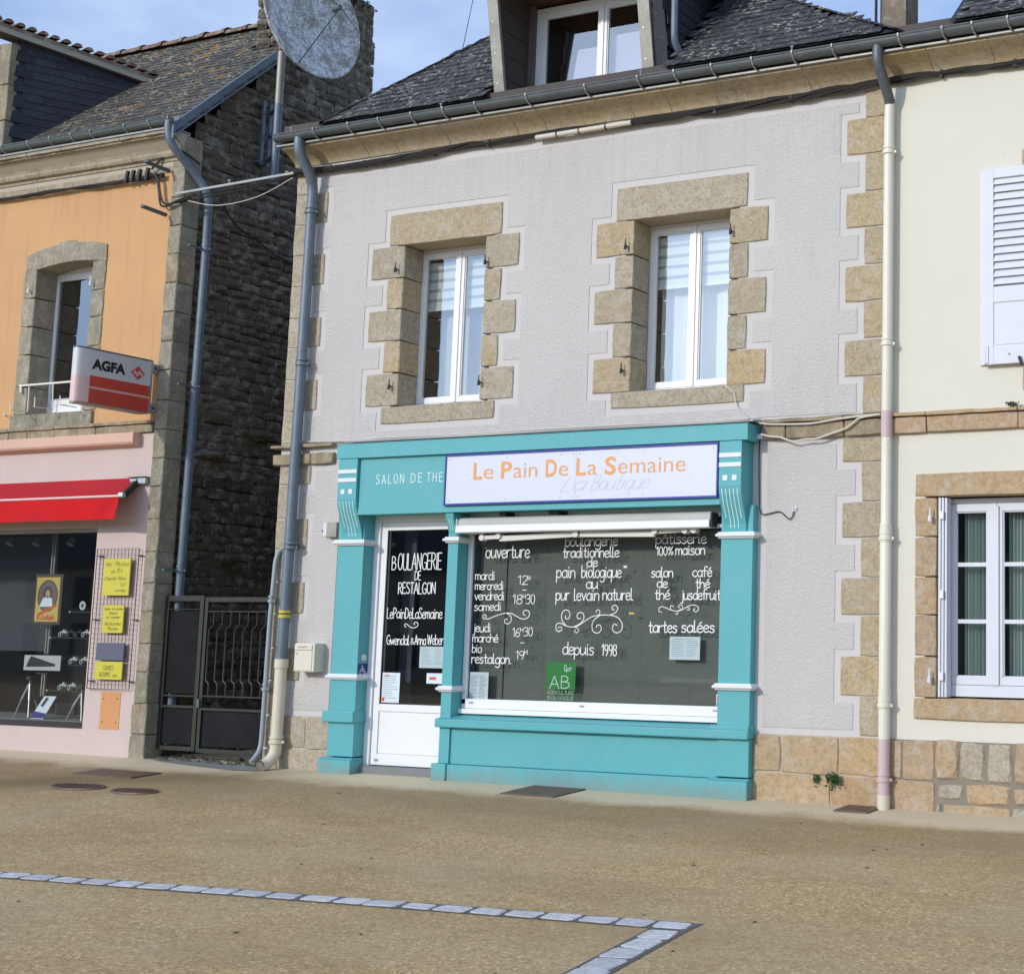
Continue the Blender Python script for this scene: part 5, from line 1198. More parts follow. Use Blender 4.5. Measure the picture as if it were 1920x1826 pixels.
for pts in ([(.35, .88), (.37, .72), (.38, .5), (.62, .5), (.72, .32), (.88, .36)], [(.32, .62), (.18, .48), (.18, .32), (.34, .22), (.52, .28), (.58, .40)], [(.40, .65), (.58, .65)]): ribbon(mb, smooth(pts, 4), .07, mp_, 0)
for v in (.13, .07): ribbon(mb, [(.15, v), (.85, v)], .03, mp_, 0)
mb.build('wheelchair_mark', M['letter_pale'], t)
# ---- shop sign
t = thing('shop_sign', 'long white shop sign with blue frame reading Le Pain De La Semaine', 'sign', (1.45, -.19, 2.26))
sx0, sx1, sz0, sz1 = .110, 2.788, 2.256, 2.698; fw = .018
MB().box(sx0+.01, sx1-.01, -.186, -.169, sz0+.01, sz1-.01).build('board', M['sign_white'], t)
mb = MB(); mb.box(sx0, sx1, -.194, -.169, sz1-fw, sz1); mb.box(sx0, sx1, -.194, -.169, sz0, sz0+fw); mb.box(sx0, sx0+fw*.8, -.194, -.169, sz0+fw, sz1-fw); mb.box(sx1-fw*.8, sx1, -.194, -.169, sz0+fw, sz1-fw); mb.build('frame', M['sign_blue'], t, bevel=.002)
MB().box(1.446, 1.450, -.1868, -.186, sz0+fw, sz1-fw).build('panel_joint', M['sign_grey'], t)
sc = MB()
for x in (.16, .75, 1.30, 1.42, 1.48, 2.1, 2.74):
    for z in (sz0+.045, sz1-.045): sc.tube([(x, -.1855, z), (x, -.1885, z)], .005, 8)
sc.build('screw', M['zinc_light'], t)
Yt = -.1875
for txt, x0, x1, b in (('L', .412, .478, 1), ('e', .490, .560, 0), ('P', .657, .728, 1), ('ain', .742, .935, 0), ('D', 1.018, 1.096, 1), ('e', 1.112, 1.180, 0), ('L', 1.278-.0, 1.340, 1), ('a', 1.352, 1.420, 0), ('S', 1.505, 1.590, 1), ('emaine', 1.604, 2.075, 0)):
    pass
# positions measured letter by letter on the sign
zs6 = zoomer(2.909, 600, 780); zs7 = zoomer(4.571, 1060, 780)
def X6(x, y=300): return zs6(x, y, -.188).x
def X7(x, y=420): return zs7(x, y, -.188).x
zbase, capz = 2.476, .140
for txt, x0, x1, b in (('L', X6(837), X6(885), 1), ('e', X6(893), X6(945), 0), ('P', X6(987), X6(1045), 1), ('ain', X6(1055), X6(1184), 0), ('D', X6(1230), X6(1290), 1), ('e', X6(1302), X6(1352), 0),
                       ('L', X7(96), X7(175), 1), ('a', X7(190), X7(270), 0), ('S', X7(338), X7(433), 1), ('emaine', X7(452), X7(1028), 0)):
    font_mesh(txt, 'sign_lettering', M['sign_orange'], t, x1-x0, capz*(1.0 if b else .95), (x0, Yt, zbase), bold=.022 if b else -.004)
mb = MB()
def script(text, x0, x1, zb, h, w): mb = MB(); write(mb, text, x0, x1, zb, h, -.1868, w, shear=.38); mb.build('script_lettering', M['sign_grey'], t)
script('La', X7(-40), X7(150), 2.348, .125, .0045); script('Boutique', X7(215), X7(700), 2.348, .125, .0045)
# ---- letterbox, intercom
t = thing('letterbox', 'beige metal letterbox on the grey wall left of the teal front', 'letterbox', (-1.38, -.1, .82))
b0 = MB(); b0.box(-1.508, -1.275, -.135, 0, .822, 1.075); b0.build('body', M['beige_box'], t, bevel=.008)
MB().box(-1.500, -1.300, -.141, -.1345, .832, 1.010).build('door', M['beige_box'], t, bevel=.003); MB().box(-1.500, -1.300, -.145, -.1345, 1.014, 1.062).build('flap', M['beige_box'], t, bevel=.004)
MB().tube([(-1.475, -.147, .985), (-1.475, -.14, .985)], .008, 10).build('lock', M['chrome'], t); MB().box(-1.46, -1.36, -.1465, -.145, 1.035, 1.048).build('name_slip', M['zinc_light'], t)
t = thing('meter_box', 'small weathered metal box on the wall beside the upper left pilaster', 'wall box', (-1.25, -.03, 2.06))
MB().box(-1.30, -1.185, -.05, -.009, 2.02, 2.155).build('plate', M['zinc_weather'], t, bevel=.004); MB().box(-1.345, -1.30, -.045, -.009, 2.03, 2.15).build('plate', M['white_old'], t, bevel=.004)
MB().tube([(-1.36, -.03, 2.08), (-1.36, -.009, 2.08)], .012, 10).build('knob', M['iron_dark'], t)

# ================================================================== CABLES
def cable(name, label, paths, r, mat, cat='cable', ties=None, group=None):
    t = thing(name, label, cat, paths[0][0], group)
    for p in paths: MB().tube(curve(p, 4), r if isinstance(r, float) else r, 6).build('strand', M[mat], t, smooth=True)
    if ties:
        mb = MB()
        for x, y, z in ties: mb.box(x-.012, x+.012, y-.014, y+.03, z-.03, z+.03)
        mb.build('tie', M[mat], t)
    return t
def twisted(x0, x1, zf, n, amp, y=-.04, seed=3):
    rnd = random.Random(seed); ps = []
    for k in range(n):
        ph = rnd.uniform(0, 6); fq = rnd.uniform(3.5, 6.5); p = []
        x = x0
        while x <= x1:
            p.append((x, y-.012*math.cos(ph+x*fq), zf(x)+amp*math.sin(ph+x*fq)*(.6+.4*math.sin(x*1.7+ph))+rnd.uniform(-.004, .004))); x += .11
        ps.append(p)
    return ps
zf = lambda x: 5.492-.012*math.sin((x+1.9)*1.7)+.004*x
cable('cable_bundle', 'black bundle of power cables running under the stone cornice of the grey house', twisted(-1.95, 6.1, zf, 9, .028, -.048), .0115, 'cable', ties=[(x, -.045, zf(x)) for x in (-1.5, -1.1, -.9, -.3, .3, 2.6, 3.3, 4.6, 5.2)])
c = thing('cable_sleeve', 'white plastic sleeve round the cables above the right upper window', 'sleeve', (1.3, -.06, 5.46))
MB().tube([(.83, -.065, 5.475), (1.30, -.070, 5.478), (1.80, -.065, 5.486)], .022, 10).build('tube', M['cable_white'], c, smooth=True)
for x in (1.05, 1.28, 1.55): MB().tube([(x-.006, -.068, 5.478), (x+.006, -.068, 5.478)], .0255, 10).build('strap', M['cable'], c)
zf2 = lambda x: 5.60+.012*math.sin(x*2)
cable('cable_bundle', 'black cable bundle along the top of the orange wall with insulators', twisted(-7.4, -3.62, lambda x: 5.662+.006*math.sin(x*2)+.0*x, 5, .016, -.05), .012, 'cable')
t = thing('cable_clamps', 'black insulator clamps at the right end of the orange wall cable', 'clamps', (-3.9, -.05, 5.7))
for x in (-4.14, -4.06, -3.97, -3.86): MB().bar((x-.01, -.075, 5.63), (x+.02, -.08, 5.75), .035, .03).build('insulator', M['cable'], t, bevel=.005)
cable('cable_drop', 'black cables looping from the clamps round the orange house corner', [[(-3.85, -.06, 5.68), (-3.74, -.07, 5.66), (-3.70, -.06, 5.52), (-3.66, -.06, 5.36), (-3.56, -.07, 5.33), (-3.42, -.07, 5.37), (-3.2, -.05, 5.42)], [(-3.83, -.06, 5.70), (-3.71, -.07, 5.62), (-3.67, -.06, 5.46), (-3.60, -.06, 5.36), (-3.42, -.06, 5.36), (-3.25, -.05, 5.40)],
      [(-3.82, -.06, 5.74), (-3.66, -.05, 5.86), (-3.50, -.05, 5.90), (-3.40, -.03, 5.86), (-3.34, .1, 5.78)]], .011, 'cable')
t = thing('cable_strut', 'grey steel strut carrying cables across the alley', 'strut', (-2.6, -.05, 5.45))
MB().bar((-3.44, -.07, 5.44), (-1.93, -.07, 5.475), .022, .022).build('bar', M['zinc_light'], t)
for x in (-3.38, -2.75, -2.02): MB().tube([(x, -.07, 5.46), (x, -.07, 5.50)], .006, 8).build('bolt', M['zinc_light'], t); MB().tube([(x-.02, -.07, 5.50), (x+.02, -.07, 5.50)], .007, 8).build('bolt', M['zinc_light'], t)
cable('cable', 'black cables slung under the steel strut across the alley', [[(-3.45, -.05, 5.38), (-3.0, -.05, 5.41), (-2.4, -.05, 5.43), (-1.95, -.05, 5.46)], [(-3.45, -.04, 5.36), (-3.0, -.03, 5.385), (-2.4, -.04, 5.41), (-1.9, -.05, 5.47)]], .009, 'cable')
cable('cable', 'thin pale cable sagging below the strut across the alley', [[(-3.30, -.05, 5.36), (-2.9, -.05, 5.27), (-2.4, -.05, 5.30), (-1.96, -.05, 5.44)]], .004, 'cable_white')
def bolt_arm(x, z, label):
    t = thing('iron_bracket', label, 'bracket', (x, -.03, z)); MB().bar((x, -.03, z), (x-.045, -.30, z+.03), .030, .035).build('arm', M['zinc'], t, bevel=.004); MB().tube([(x-.045, -.29, z+.03), (x-.01, -.29, z+.03)], .008, 8).build('bolt', M['chrome'], t)
bolt_arm(-3.60, 5.25, 'grey iron arm sticking out of the orange wall below the cable loop')
bolt_arm(-3.60, 5.70, 'grey iron arm above the cable loop at the corner of the orange wall')
z9 = zoomer(6.0, 1360, 760)
cw = lambda pts, Y=-.075: [tuple(z9(x, y, Y)) for x, y in pts]
cable('cable', 'thin black cable hanging in a loop beside the right teal pillar', [cw([(1500, 165), (430, 190), (400, 260), (395, 320)], -.03)[1:], cw([(388, 390), (378, 600), (380, 900), (385, 1150), (415, 1225), (500, 1215), (610, 1195), (680, 1250), (722, 1280), (755, 1250), (772, 1195)], -.018)], .0045, 'cable')
cable('cable', 'black cable laid along the top of the string course', [cw([(430, 190), (530, 165), (900, 145), (1300, 112), (1745, 92)], -.05)], .004, 'cable')
cable('cable', 'off white cable sagging across the string course to the pipe', [cw([(400, 325), (500, 350), (620, 360), (760, 405), (900, 380), (1020, 375), (1180, 320), (1350, 260), (1440, 195), (1520, 140), (1745, 100)], -.07)], .0075, 'cable_white')
cable('cable', 'off white cable lying almost straight over the string course', [cw([(280, 175), (360, 190), (470, 210), (700, 212), (950, 205), (1200, 165), (1480, 125), (1745, 100)], -.07)], .0075, 'cable_white')
cable('cable', 'white cable dropping from the sill of the right upper window to the shop cornice', [[tuple(zoomer(3.65, 1080, 300)(x, y, -.02)) for x, y in ((1005, 1530), (1050, 1565), (1082, 1600), (1100, 1680), (1140, 1730), (1190, 1775), (1270, 1810))]], .0055, 'cable_white')
cable('cable', 'thin white cable along the top edge of the teal cornice', [[(-1.9, -.02, 2.915), (-1.2, -.03, 2.895), (-.6, -.04, 2.900), (.3, -.04, 2.895), (1.4, -.04, 2.902), (2.5, -.04, 2.895), (3.05, -.03, 2.90)]], .005, 'cable_white')
t = thing('junction_box', 'small white junction box on the wall right of the teal cornice', 'junction box', (3.07, -.02, 2.75)); MB().box(3.045, 3.10, -.045, -.009, 2.725, 2.765).build('lid', M['white_old'], t, bevel=.005)
p = z9(772, 1168, -.012); t = thing('filler_blob', 'white filler blob where the thin black cable enters the wall', 'filler', p)
mb = MB(); rr = random.Random(4)
for k in range(7):
    q = (p.x+rr.uniform(-.02, .02), -.012, p.z+rr.uniform(-.018, .018)); r = rr.uniform(.009, .016)
    mb.add([(q[0]+r*math.cos(a), q[1], q[2]+r*math.sin(a)) for a in (0, 1, 2.1, 3.1, 4.2, 5.2)]+[(q[0], q[1]-.010, q[2])], [(i, (i+1) % 6, 6) for i in range(6)])
mb.build('blob', M['white_paint'], t)

cable('cable', 'black cable running diagonally down the dark alley wall', [[tuple(atX(x, y, -3.46)) for x, y in ((412, 372), (440, 420), (480, 450), (520, 480), (552, 497))]], .008, 'cable')
# ================================================================== ORANGE AND PINK HOUSE
oh = thing('orange_house', 'orange house with pink ground floor photo shop and mossy slate roof', 'house', (-5.5, 2, 0))
OX0, OX1, OC = -9.0, -3.58, -3.41
shop_o = (-8.2, -4.25, .222, 2.17); win_o = (-5.405, -4.605, 3.35, 4.88)
build_plate(plate(OX0, OX1, 3.19, 5.95, [(win_o[0]-.10, win_o[1]+.10, 3.28, 5.00)], 0, .35), 'wall', M['orange'], oh)
build_plate(plate(OX0, OX1, -.3, 3.08, [shop_o], -.002, .35), 'ground_floor_wall', M['pink'], oh)
MB().box(-4.022, -3.762, -.006, -.0025, .230, .585).build('unpainted_patch', M['orange_patch'], oh)
for x in (-3.985, -3.80):
    for z in (.30, .52): MB().tube([(x, -.011, z), (x, -.005, z)], .006, 8).build('old_screw', M['iron_dark'], oh)
js = [6.0, 5.73, 5.43, 5.14, 4.853, 4.56, 4.27, 3.978, 3.69, 3.395, 3.107, 2.824, 2.549, 2.234, 1.92, 1.62, 1.35, 1.047, .778, .486, .195, -.12]
for a, b in zip(js, js[1:]):
    o = stone('corner_stone', OX1-(.02 if b < .2 else 0), OC+(.015 if b < .2 else 0), b, a, -.018, .19, M['granite_old'], oh, .008, .004, .003)
MB().box(OX1+.01, OC-.012, .0, .18, -.2, 5.98).build('corner_mortar', M['mortar'], oh)
# string course and salmon moulding
xj = [-9, -7.6, -6.4, -5.60, -5.33, -4.93, -4.35, OX1+.0]
for a, b in zip(xj, xj[1:]):
    stone('string_course_stone', a, b, 3.08, 3.165, -.035, .03, M['band_old'], oh, .004); stone('string_course_cap', a, b, 3.165, 3.205, -.055, .03, M['band_old'], oh, .004)
zo2 = zoomer(3.2, 0, 600); a = zo2(800, 672, -.10); b = zo2(800, 740, -.10)
MB().extr_x([(0, a.z+.01), (-.10, a.z), (-.10, b.z+.02), (-.085, b.z), (0, b.z-.02)], OX0, a.x).build('moulding', M['salmon'], oh, bevel=.004)
# eaves cornice, three moulded courses
cx = [-9, -7.9, -7.0, -6.2, -5.50, -4.99, -4.15, -3.43]; cx2 = [-9, -7.7, -6.8, -5.95, -5.43, -4.92, -4.09, -3.42]
lower = [(.04, 5.70), (-.010, 5.70), (-.012, 5.80), (-.03, 5.805), (-.03, 5.83), (.04, 5.83)]
roll = [(.04, 5.832), (-.035, 5.832), (-.062, 5.845), (-.075, 5.872), (-.068, 5.90), (-.045, 5.915), (.04, 5.915)]
upper = [(.04, 5.917), (-.045, 5.917), (-.055, 5.95), (-.085, 5.985), (-.125, 6.005), (-.165, 6.012), (-.165, 6.035), (-.185, 6.04), (-.185, 6.072), (.04, 6.072)]
for i in range(len(cx)-1):
    MB().extr_x(lower, cx[i]+.004, cx[i+1]-.004).build('cornice_stone', M['cornice_old'], oh, smooth=True)
    MB().extr_x(upper, cx[i]+.004, cx[i+1]-.004).build('cornice_stone', M['cornice_old'], oh, smooth=True)
    MB().extr_x(roll, cx2[i]+.003, cx2[i+1]-.003).build('cornice_stone', M['cornice_old'], oh, smooth=True)
MB().extr_x([(.03, 5.71), (-.004, 5.71), (-.02, 5.82), (-.055, 5.87), (-.04, 5.93), (-.15, 6.02), (-.17, 6.066), (.03, 6.066)], OX0, -3.43).build('cornice_mortar', M['mortar_light'], oh)
MB().box(OX0, -3.43, -.20, .04, 6.076, 6.092).build('eaves_flashing', M['zinc_light'], oh)
# upper window: stone surround with cambered, broken head
zo = zoomer(4.566, 0, 430); J1 = [4.878, 4.567, 4.264, 3.97, 3.635, 3.345]; J2 = [4.885, 4.575, 4.30, 4.0, 3.66, 3.345]
for a, b in zip(J1, J1[1:]): stone('window_stone', -5.60, -5.405, b, a, -.014, .26, M['granite_old'], oh)
for a, b in zip(J2, J2[1:]): stone('window_stone', -4.605, -4.41, b, a, -.014, .26, M['granite_old'], oh)
stone('window_stone', -5.612, -4.43, 3.135, 3.345, -.03, .26, M['granite_old'], oh)
tops = [(228, 345), (228, 240), (330, 185), (450, 150), (500, 138), (530, 108), (640, 92), (670, 112), (800, 105), (915, 125), (910, 265), (806, 262), (740, 262), (640, 268), (540, 285), (420, 315), (325, 345)]
pts = [zo(x, y, -.016) for x, y in tops]; pts = [(p.x, p.z) for p in pts]
fo = [(x, -.016, z) for x, z in pts]
def strip_poly(pts, n_top, n_bot): pass
mb = MB(); n = len(fo); top = list(range(1, 10)); bot = [0, 16, 15, 14, 13, 12, 11, 10]
back = [(x, .26, z) for x, y, z in fo]
mb.add(fo+back, [(0, 1, 2, 16), (16, 2, 3, 15), (15, 3, 4, 5, 14), (14, 5, 6, 13), (13, 6, 7, 12), (12, 7, 8, 11), (11, 8, 9, 10)]+[(i, (i+1) % n, n+(i+1) % n, n+i) for i in range(n)])
mb.build('window_head', M['granite_old'], oh)
w = casement(oh, -5.555, -4.56, 3.36, 4.955, .24, 1, .095, .058, glass='glass_up', bottom=.11)
room(oh, -5.4, -4.6, 3.4, 4.9, .32, 1.2, 'dark_room')
MB().box(-5.40, -4.605, .16, .26, 3.335, 3.358).build('sill_strip', M['pvc'], w)
# guard rail with flower box hooks
t = thing('window_rail', 'thin white rail with flower box hooks before the orange house window', 'rail', (-5.0, -.05, 3.35))
def zt3(x, y, Y): return tuple(zo(x, y, Y))
rl = MB(); rl.bar(zt3(165, 1340, -.03), (-4.55, -.03, zo(165, 1340, -.03).z), .012, .018); rl.build('top_rail', M['cream_paint'], t)
for x0, y0, x1, y1 in ((250, 1345, 236, 1562), (455, 1322, 448, 1540)): MB().tube([zt3(x0, y0, -.03), zt3(x1, y1, -.03)], .007, 6).build('post', M['cream_paint'], t)
for (ax, ay), (bx, by), (cx_, cy) in (((236, 1560), (86, 1545), (92, 1460)), ((448, 1540), (293, 1520), (300, 1438)), ((655, 1525), (512, 1500), (515, 1425))):
    MB().tube([zt3(ax, ay, -.03), zt3(bx, by, -.26), zt3(cx_, cy, -.26)], .0055, 6).build('hook', M['cream_paint'], t)
MB().tube([zt3(180, 1345, -.03), zt3(182, 1400, -.03)], .014, 8).build('rail_end', M['cream_paint'], t)
t = thing('shutter_hook', 'small pale shutter hook on the wall left of the orange house window', 'hook', zt3(40, 1590, -.02)); MB().tube([zt3(95, 1610, 0), zt3(55, 1600, -.03), zt3(42, 1590, -.05), zt3(40, 1570, -.05)], .010, 8).build('hook', M['cream_paint'], t)
for q in (('shutter_pin', (268, 520)), ('shutter_pin', (800, 455))): p = zo(*q[1], -.014); pin(p.x, p.z-.01, 'cream_paint', oh)

# gable wall of dark rubble facing the alley
GX = -3.50
gy0, gy1 = .17, 2.62
rl_ = lambda y: 6.02+.95*(y+.02)
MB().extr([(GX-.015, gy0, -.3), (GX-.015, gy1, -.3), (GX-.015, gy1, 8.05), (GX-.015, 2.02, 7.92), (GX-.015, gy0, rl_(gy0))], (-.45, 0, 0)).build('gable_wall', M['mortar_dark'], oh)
MB().box(OC-.5, OC-.012, .0, .19, 5.9, 6.05).build('corner_cap', M['granite_old'], oh)
MB().box(OX0, GX-.3, 6.0, 6.3, -.3, 6).build('back_wall', M['rubble'], oh); MB().box(OX0, OX0+.3, .36, 6, -.3, 6).build('side_wall', M['rubble'], oh)
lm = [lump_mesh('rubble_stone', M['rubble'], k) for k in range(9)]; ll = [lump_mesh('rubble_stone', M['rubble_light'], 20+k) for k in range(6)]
RX = Matrix(((0, -1, 0), (1, 0, 0), (0, 0, 1))).to_4x4()          # local x -> +y, local -y -> +x
cnt = 0; rest = MB()
def put_lump(meshes, mw, par=oh):
    global cnt
    if cnt < 300: inst(random.choice(meshes), 'rubble_stone', par, mw); cnt += 1
    else:
        me = random.choice(meshes); rest.add([mw @ v.co for v in me.vertices], [tuple(f.vertices) for f in me.polygons])
z = -.1
rows = []
while z < 8.0:
    h = random.uniform(.065, .135); rows.append((z, h)); z += h
for z, h in rows:
    y = gy0-random.uniform(0, .1)
    while y < gy1:
        l = min(random.uniform(.12, .36), gy1-y+.05); zc = z+h/2+random.uniform(-.012, .012)
        if y+l/2 < gy1 and zc+h/2 < rl_(y+l/2)+.13:
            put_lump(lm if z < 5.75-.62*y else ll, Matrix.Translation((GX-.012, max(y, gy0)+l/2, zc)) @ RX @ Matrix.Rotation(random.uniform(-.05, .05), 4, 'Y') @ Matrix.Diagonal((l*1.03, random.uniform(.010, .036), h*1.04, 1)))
        y += l
# a few stones sticking further out
for y, z in ((.62, 2.93), (1.25, 3.2), (.9, 1.9)): inst(lm[2], 'rubble_stone', oh, Matrix.Translation((GX, y, z)) @ RX @ Matrix.Diagonal((.30, .17, .12, 1)))
# chimney stack on the gable
MB().box(GX-.62, GX-.012, 1.50, gy1-.01, 7.3, 8.40).build('chimney', M['mortar_dark'], oh)
z = 7.32
while z < 8.33:
    h = random.uniform(.09, .17); y = 1.46
    while y < gy1-.02:
        l = min(random.uniform(.14, .34), gy1-y)
        put_lump(ll, Matrix.Translation((GX-.008, y+l/2, z+h/2)) @ RX @ Matrix.Diagonal((l*1.02, random.uniform(.015, .035), h*1.02, 1))); y += l
    x = GX-.62
    while x < GX-.02:
        l = min(random.uniform(.14, .30), GX-x)
        put_lump(ll, Matrix.Translation((x+l/2, 1.455, z+h/2)) @ Matrix.Diagonal((l*.97, random.uniform(.03, .05), h*.95, 1))); x += l
    z += h
rest.build('rubble_stones', M['rubble_light'], oh, kind='stuff')
# roof
PO = math.atan(.95); ey, ez = -.17, 6.02
cA, cB = Vector((-6.08, .02)), Vector((-5.45, 1.22))
def in_or(x, s):
    y = ey+s*math.cos(PO)
    if y > 2.05 or x > -3.43 or x < -8.8: return False
    if x > GX-.66 and y > 1.42: return False
    if y < 1.18:
        xc = cA.x+(y-cA.y)/(cB.y-cA.y)*(cB.x-cA.x)
        if x < xc-.05: return False
    return True
slate_roof(oh, -8.8, -3.42, ey, ez, PO, 3.1, in_or, M['slate_old'], w=.19, e=.10)
MB().add([(OX0, ey, ez-.005), (-3.42, ey, ez-.005), (-3.42, 2.05, ez+2.22*.95-.005), (OX0, 2.05, ez+2.22*.95-.005), (OX0, 6.2, 6.0), (-3.5, 2.44, ez+1.85)], [(0, 1, 2, 3), (3, 2, 5, 4)]).build('roof_deck', M['slate_old'], oh)
# zinc verge board
vb = MB(); a = Vector((-3.40, -.20, 5.97)); b = Vector((-3.40, 1.95, 5.97+2.15*.95)); vb.add([a, b, b+Vector((0, 0, .15)), a+Vector((0, 0, .15)), a+Vector((-.03, 0, 0)), b+Vector((-.03, 0, 0)), b+Vector((-.03, 0, .15)), a+Vector((-.03, 0, .15))], [(0, 1, 2, 3), (7, 6, 5, 4), (0, 4, 5, 1), (3, 2, 6, 7), (0, 3, 7, 4), (1, 5, 6, 2)])
vb.build('verge_board', M['zinc_blue'], oh)
MB().bar(a+Vector((.010, 0, .02)), b+Vector((.010, 0, .02)), .022, .016).build('verge_roll', M['zinc_blue'], oh)
# ridge tiles
def ridge_tile(p0, p1, r, par, mat='tile', cap=False):
    p0, p1 = Vector(p0), Vector(p1); t = (p1-p0).normalized(); s = t.cross(Vector((0, 0, 1))).normalized(); u = s.cross(t); vs = []; n = 7
    for p, rr in ((p0, r*1.12), (p0+(p1-p0)*.2, r*1.10), (p0+(p1-p0)*.22, r), (p1, r*.92)):
        for k in range(n): a = PI*k/(n-1); vs.append(p+s*math.cos(a)*rr+u*math.sin(a)*rr*.85)
    MB().add(vs, [(i*n+k, i*n+k+1, (i+1)*n+k+1, (i+1)*n+k) for i in range(3) for k in range(n-1)]+([tuple(range(n))] if cap else [])).build('ridge_tile', M[mat], par, smooth=True)
x = -4.12; zr = ez+2.22*.95+.0
while x > -8.6: ridge_tile((x, 2.05, zr+.0+random.uniform(-.008, .008)), (x-.36, 2.05, zr+.0), .10, oh); x -= .34
# dormer at the left: stone front, slated cheek, tiled eave
d3 = (cB-cA).normalized(); dir3 = Vector((d3.x, d3.y, 0)); nrm = Vector((d3.y, -d3.x, 0))
def ck_(u, z, e=0): return Vector((cA.x, cA.y, 0))+dir3*u+nrm*e+Vector((0, 0, z))
Lc = (cB-cA).length
eave = lambda u: 7.50-.22*u/Lc
MB().add([ck_(0, 6.15), ck_(Lc, 7.20), ck_(Lc, eave(Lc)), ck_(0, eave(0)), ck_(0, 6.15, -.3), ck_(Lc, 7.20, -.3), ck_(Lc, eave(Lc), -.3), ck_(0, eave(0), -.3)], [(0, 1, 2, 3), (7, 6, 5, 4), (0, 3, 7, 4), (1, 5, 6, 2), (3, 2, 6, 7), (0, 4, 5, 1)]).build('dormer_cheek', M['slate_dark'], oh)
CM = Matrix((dir3, Vector((0, 0, 1)), nrm)).transposed().to_4x4()
for r in range(15):
    for k in range(8):
        u = .10+k*.2-(.1 if r % 2 else 0); zz_ = 6.28+r*.085
        if u < .08 or u > Lc-.03 or zz_ > eave(u)-.03 or zz_ < 6.22+u*(1.05/Lc)*.98: continue
        inst(cs, 'slate', oh, Matrix.Translation(ck_(u, zz_, .008+random.uniform(0, .002))) @ CM)
for a, b in ((6.12, 6.55), (6.55, 6.95), (6.95, 7.42)): stone('dormer_stone', -6.50, -6.06, a, b, -.05, .10, M['granite_old'], oh)
e0, e1 = ck_(-.25, eave(0)+.06, .07), ck_(Lc+.10, eave(Lc)+.03, .07)
MB().bar(e0, e1, .035, .10).build('dormer_fascia', M['fascia_wood'], oh); MB().bar(e0-nrm*.10-Vector((0, 0, .05)), e1-nrm*.10-Vector((0, 0, .05)), .18, .02).build('dormer_soffit', M['wood_dark'], oh)
MB().bar(e1-dir3*.03, e1+dir3*.05, .075, .13).build('zinc_end', M['zinc_light'], oh)
rf = [e0+nrm*.02+Vector((0, 0, .05)), e1+nrm*.02+Vector((0, 0, .05)), e1-nrm*1.6+Vector((0, 0, .45)), e0-nrm*1.6+Vector((0, 0, .75))]
MB().add(rf+[p-Vector((0, 0, .04)) for p in rf], [(0, 1, 2, 3), (7, 6, 5, 4), (0, 4, 5, 1), (1, 5, 6, 2), (2, 6, 7, 3), (3, 7, 4, 0)]).build('dormer_roof', M['tile'], oh)
n = 15
for k in range(n):
    p = e0+(e1-e0)*((k+.3)/n)+Vector((0, 0, .065)); ridge_tile(p+nrm*.05, p-nrm*.5+Vector((0, 0, .12)), .042, oh, cap=True)

# ---- red awning
t = thing('red_awning', 'red canvas awning with hanging valance over the photo shop window', 'awning', (-5, -.1, 2.5))
ax0, ax1, ya = -8.4, -3.76, -.26
zf0 = at(222, 930, ya).z; zv = at(222, 973, ya).z; axr = at(222, 950, ya).x
mb = MB(); n = 24
for i in range(n):
    a, b = ax0+(axr-ax0)*i/n, ax0+(axr-ax0)*(i+1)/n
    aw = ax0+(ax1-ax0)*i/n; bw = ax0+(ax1-ax0)*(i+1)/n
    sg = lambda t: .012*math.sin(t*PI)
    for q in range(4):
        t0, t1 = q/4, (q+1)/4
        P = lambda X, Xw, t: (Xw+(X-Xw)*t, ya*t, 2.645+(zf0-2.645)*t-sg(t))
        mb.quad(P(a, aw, t0), P(b, bw, t0), P(b, bw, t1), P(a, aw, t1))
mb.build('canvas', M['red_top'], t, smooth=True)
mb = MB(); n = 90
def vy(x, f): 
    k = max(0, (x-(axr-.35))/.35)
    return ya-.004-.010*f*math.sin(x*5+1)-.028*k*f*math.sin(k*6+f*2.5)
xs = [ax0+(axr-ax0)*i/n for i in range(n+1)]
for i in range(n):
    for q in range(6):
        f0, f1 = q/6, (q+1)/6; z0_, z1_ = zf0-.012-(zf0-zv)*f0, zf0-.012-(zf0-.012-zv)*f1
        z0_ = zf0-.012-(zf0-.012-zv)*f0
        mb.quad((xs[i], vy(xs[i], f1), z1_), (xs[i+1], vy(xs[i+1], f1), z1_), (xs[i+1], vy(xs[i+1], f0), z0_), (xs[i], vy(xs[i], f0), z0_))
mb.build('valance', M['red'], t, smooth=True)
MB().tube([(ax0, ya-.006, zf0), (axr+.005, ya-.006, zf0)], .013, 10).build('front_rail', M['agfa_fade'], t, smooth=True)
MB().bar((axr-.01, ya, zf0+.008), (axr+.05, ya+.02, zf0+.012), .05, .05).build('rail_end', M['chrome'], t, bevel=.012)
MB().bar((axr+.03, ya+.04, zf0+.02), (ax1+.04, -.03, 2.60), .035, .06).build('arm', M['iron_dark'], t, bevel=.006)
MB().tube([(ax1-.02, -.045, 2.610), (ax1+.06, -.045, 2.605)], .030, 14).build('roller_end', M['chrome'], t, smooth=True); MB().box(ax1+.06, ax1+.17, -.06, 0, 2.575, 2.635).build('bracket', M['chrome'], t, bevel=.006)
MB().box(ax1-.06, ax1+.17, -.07, 0, 2.640, 2.646).build('cover_strip', M['iron_dark'], t)

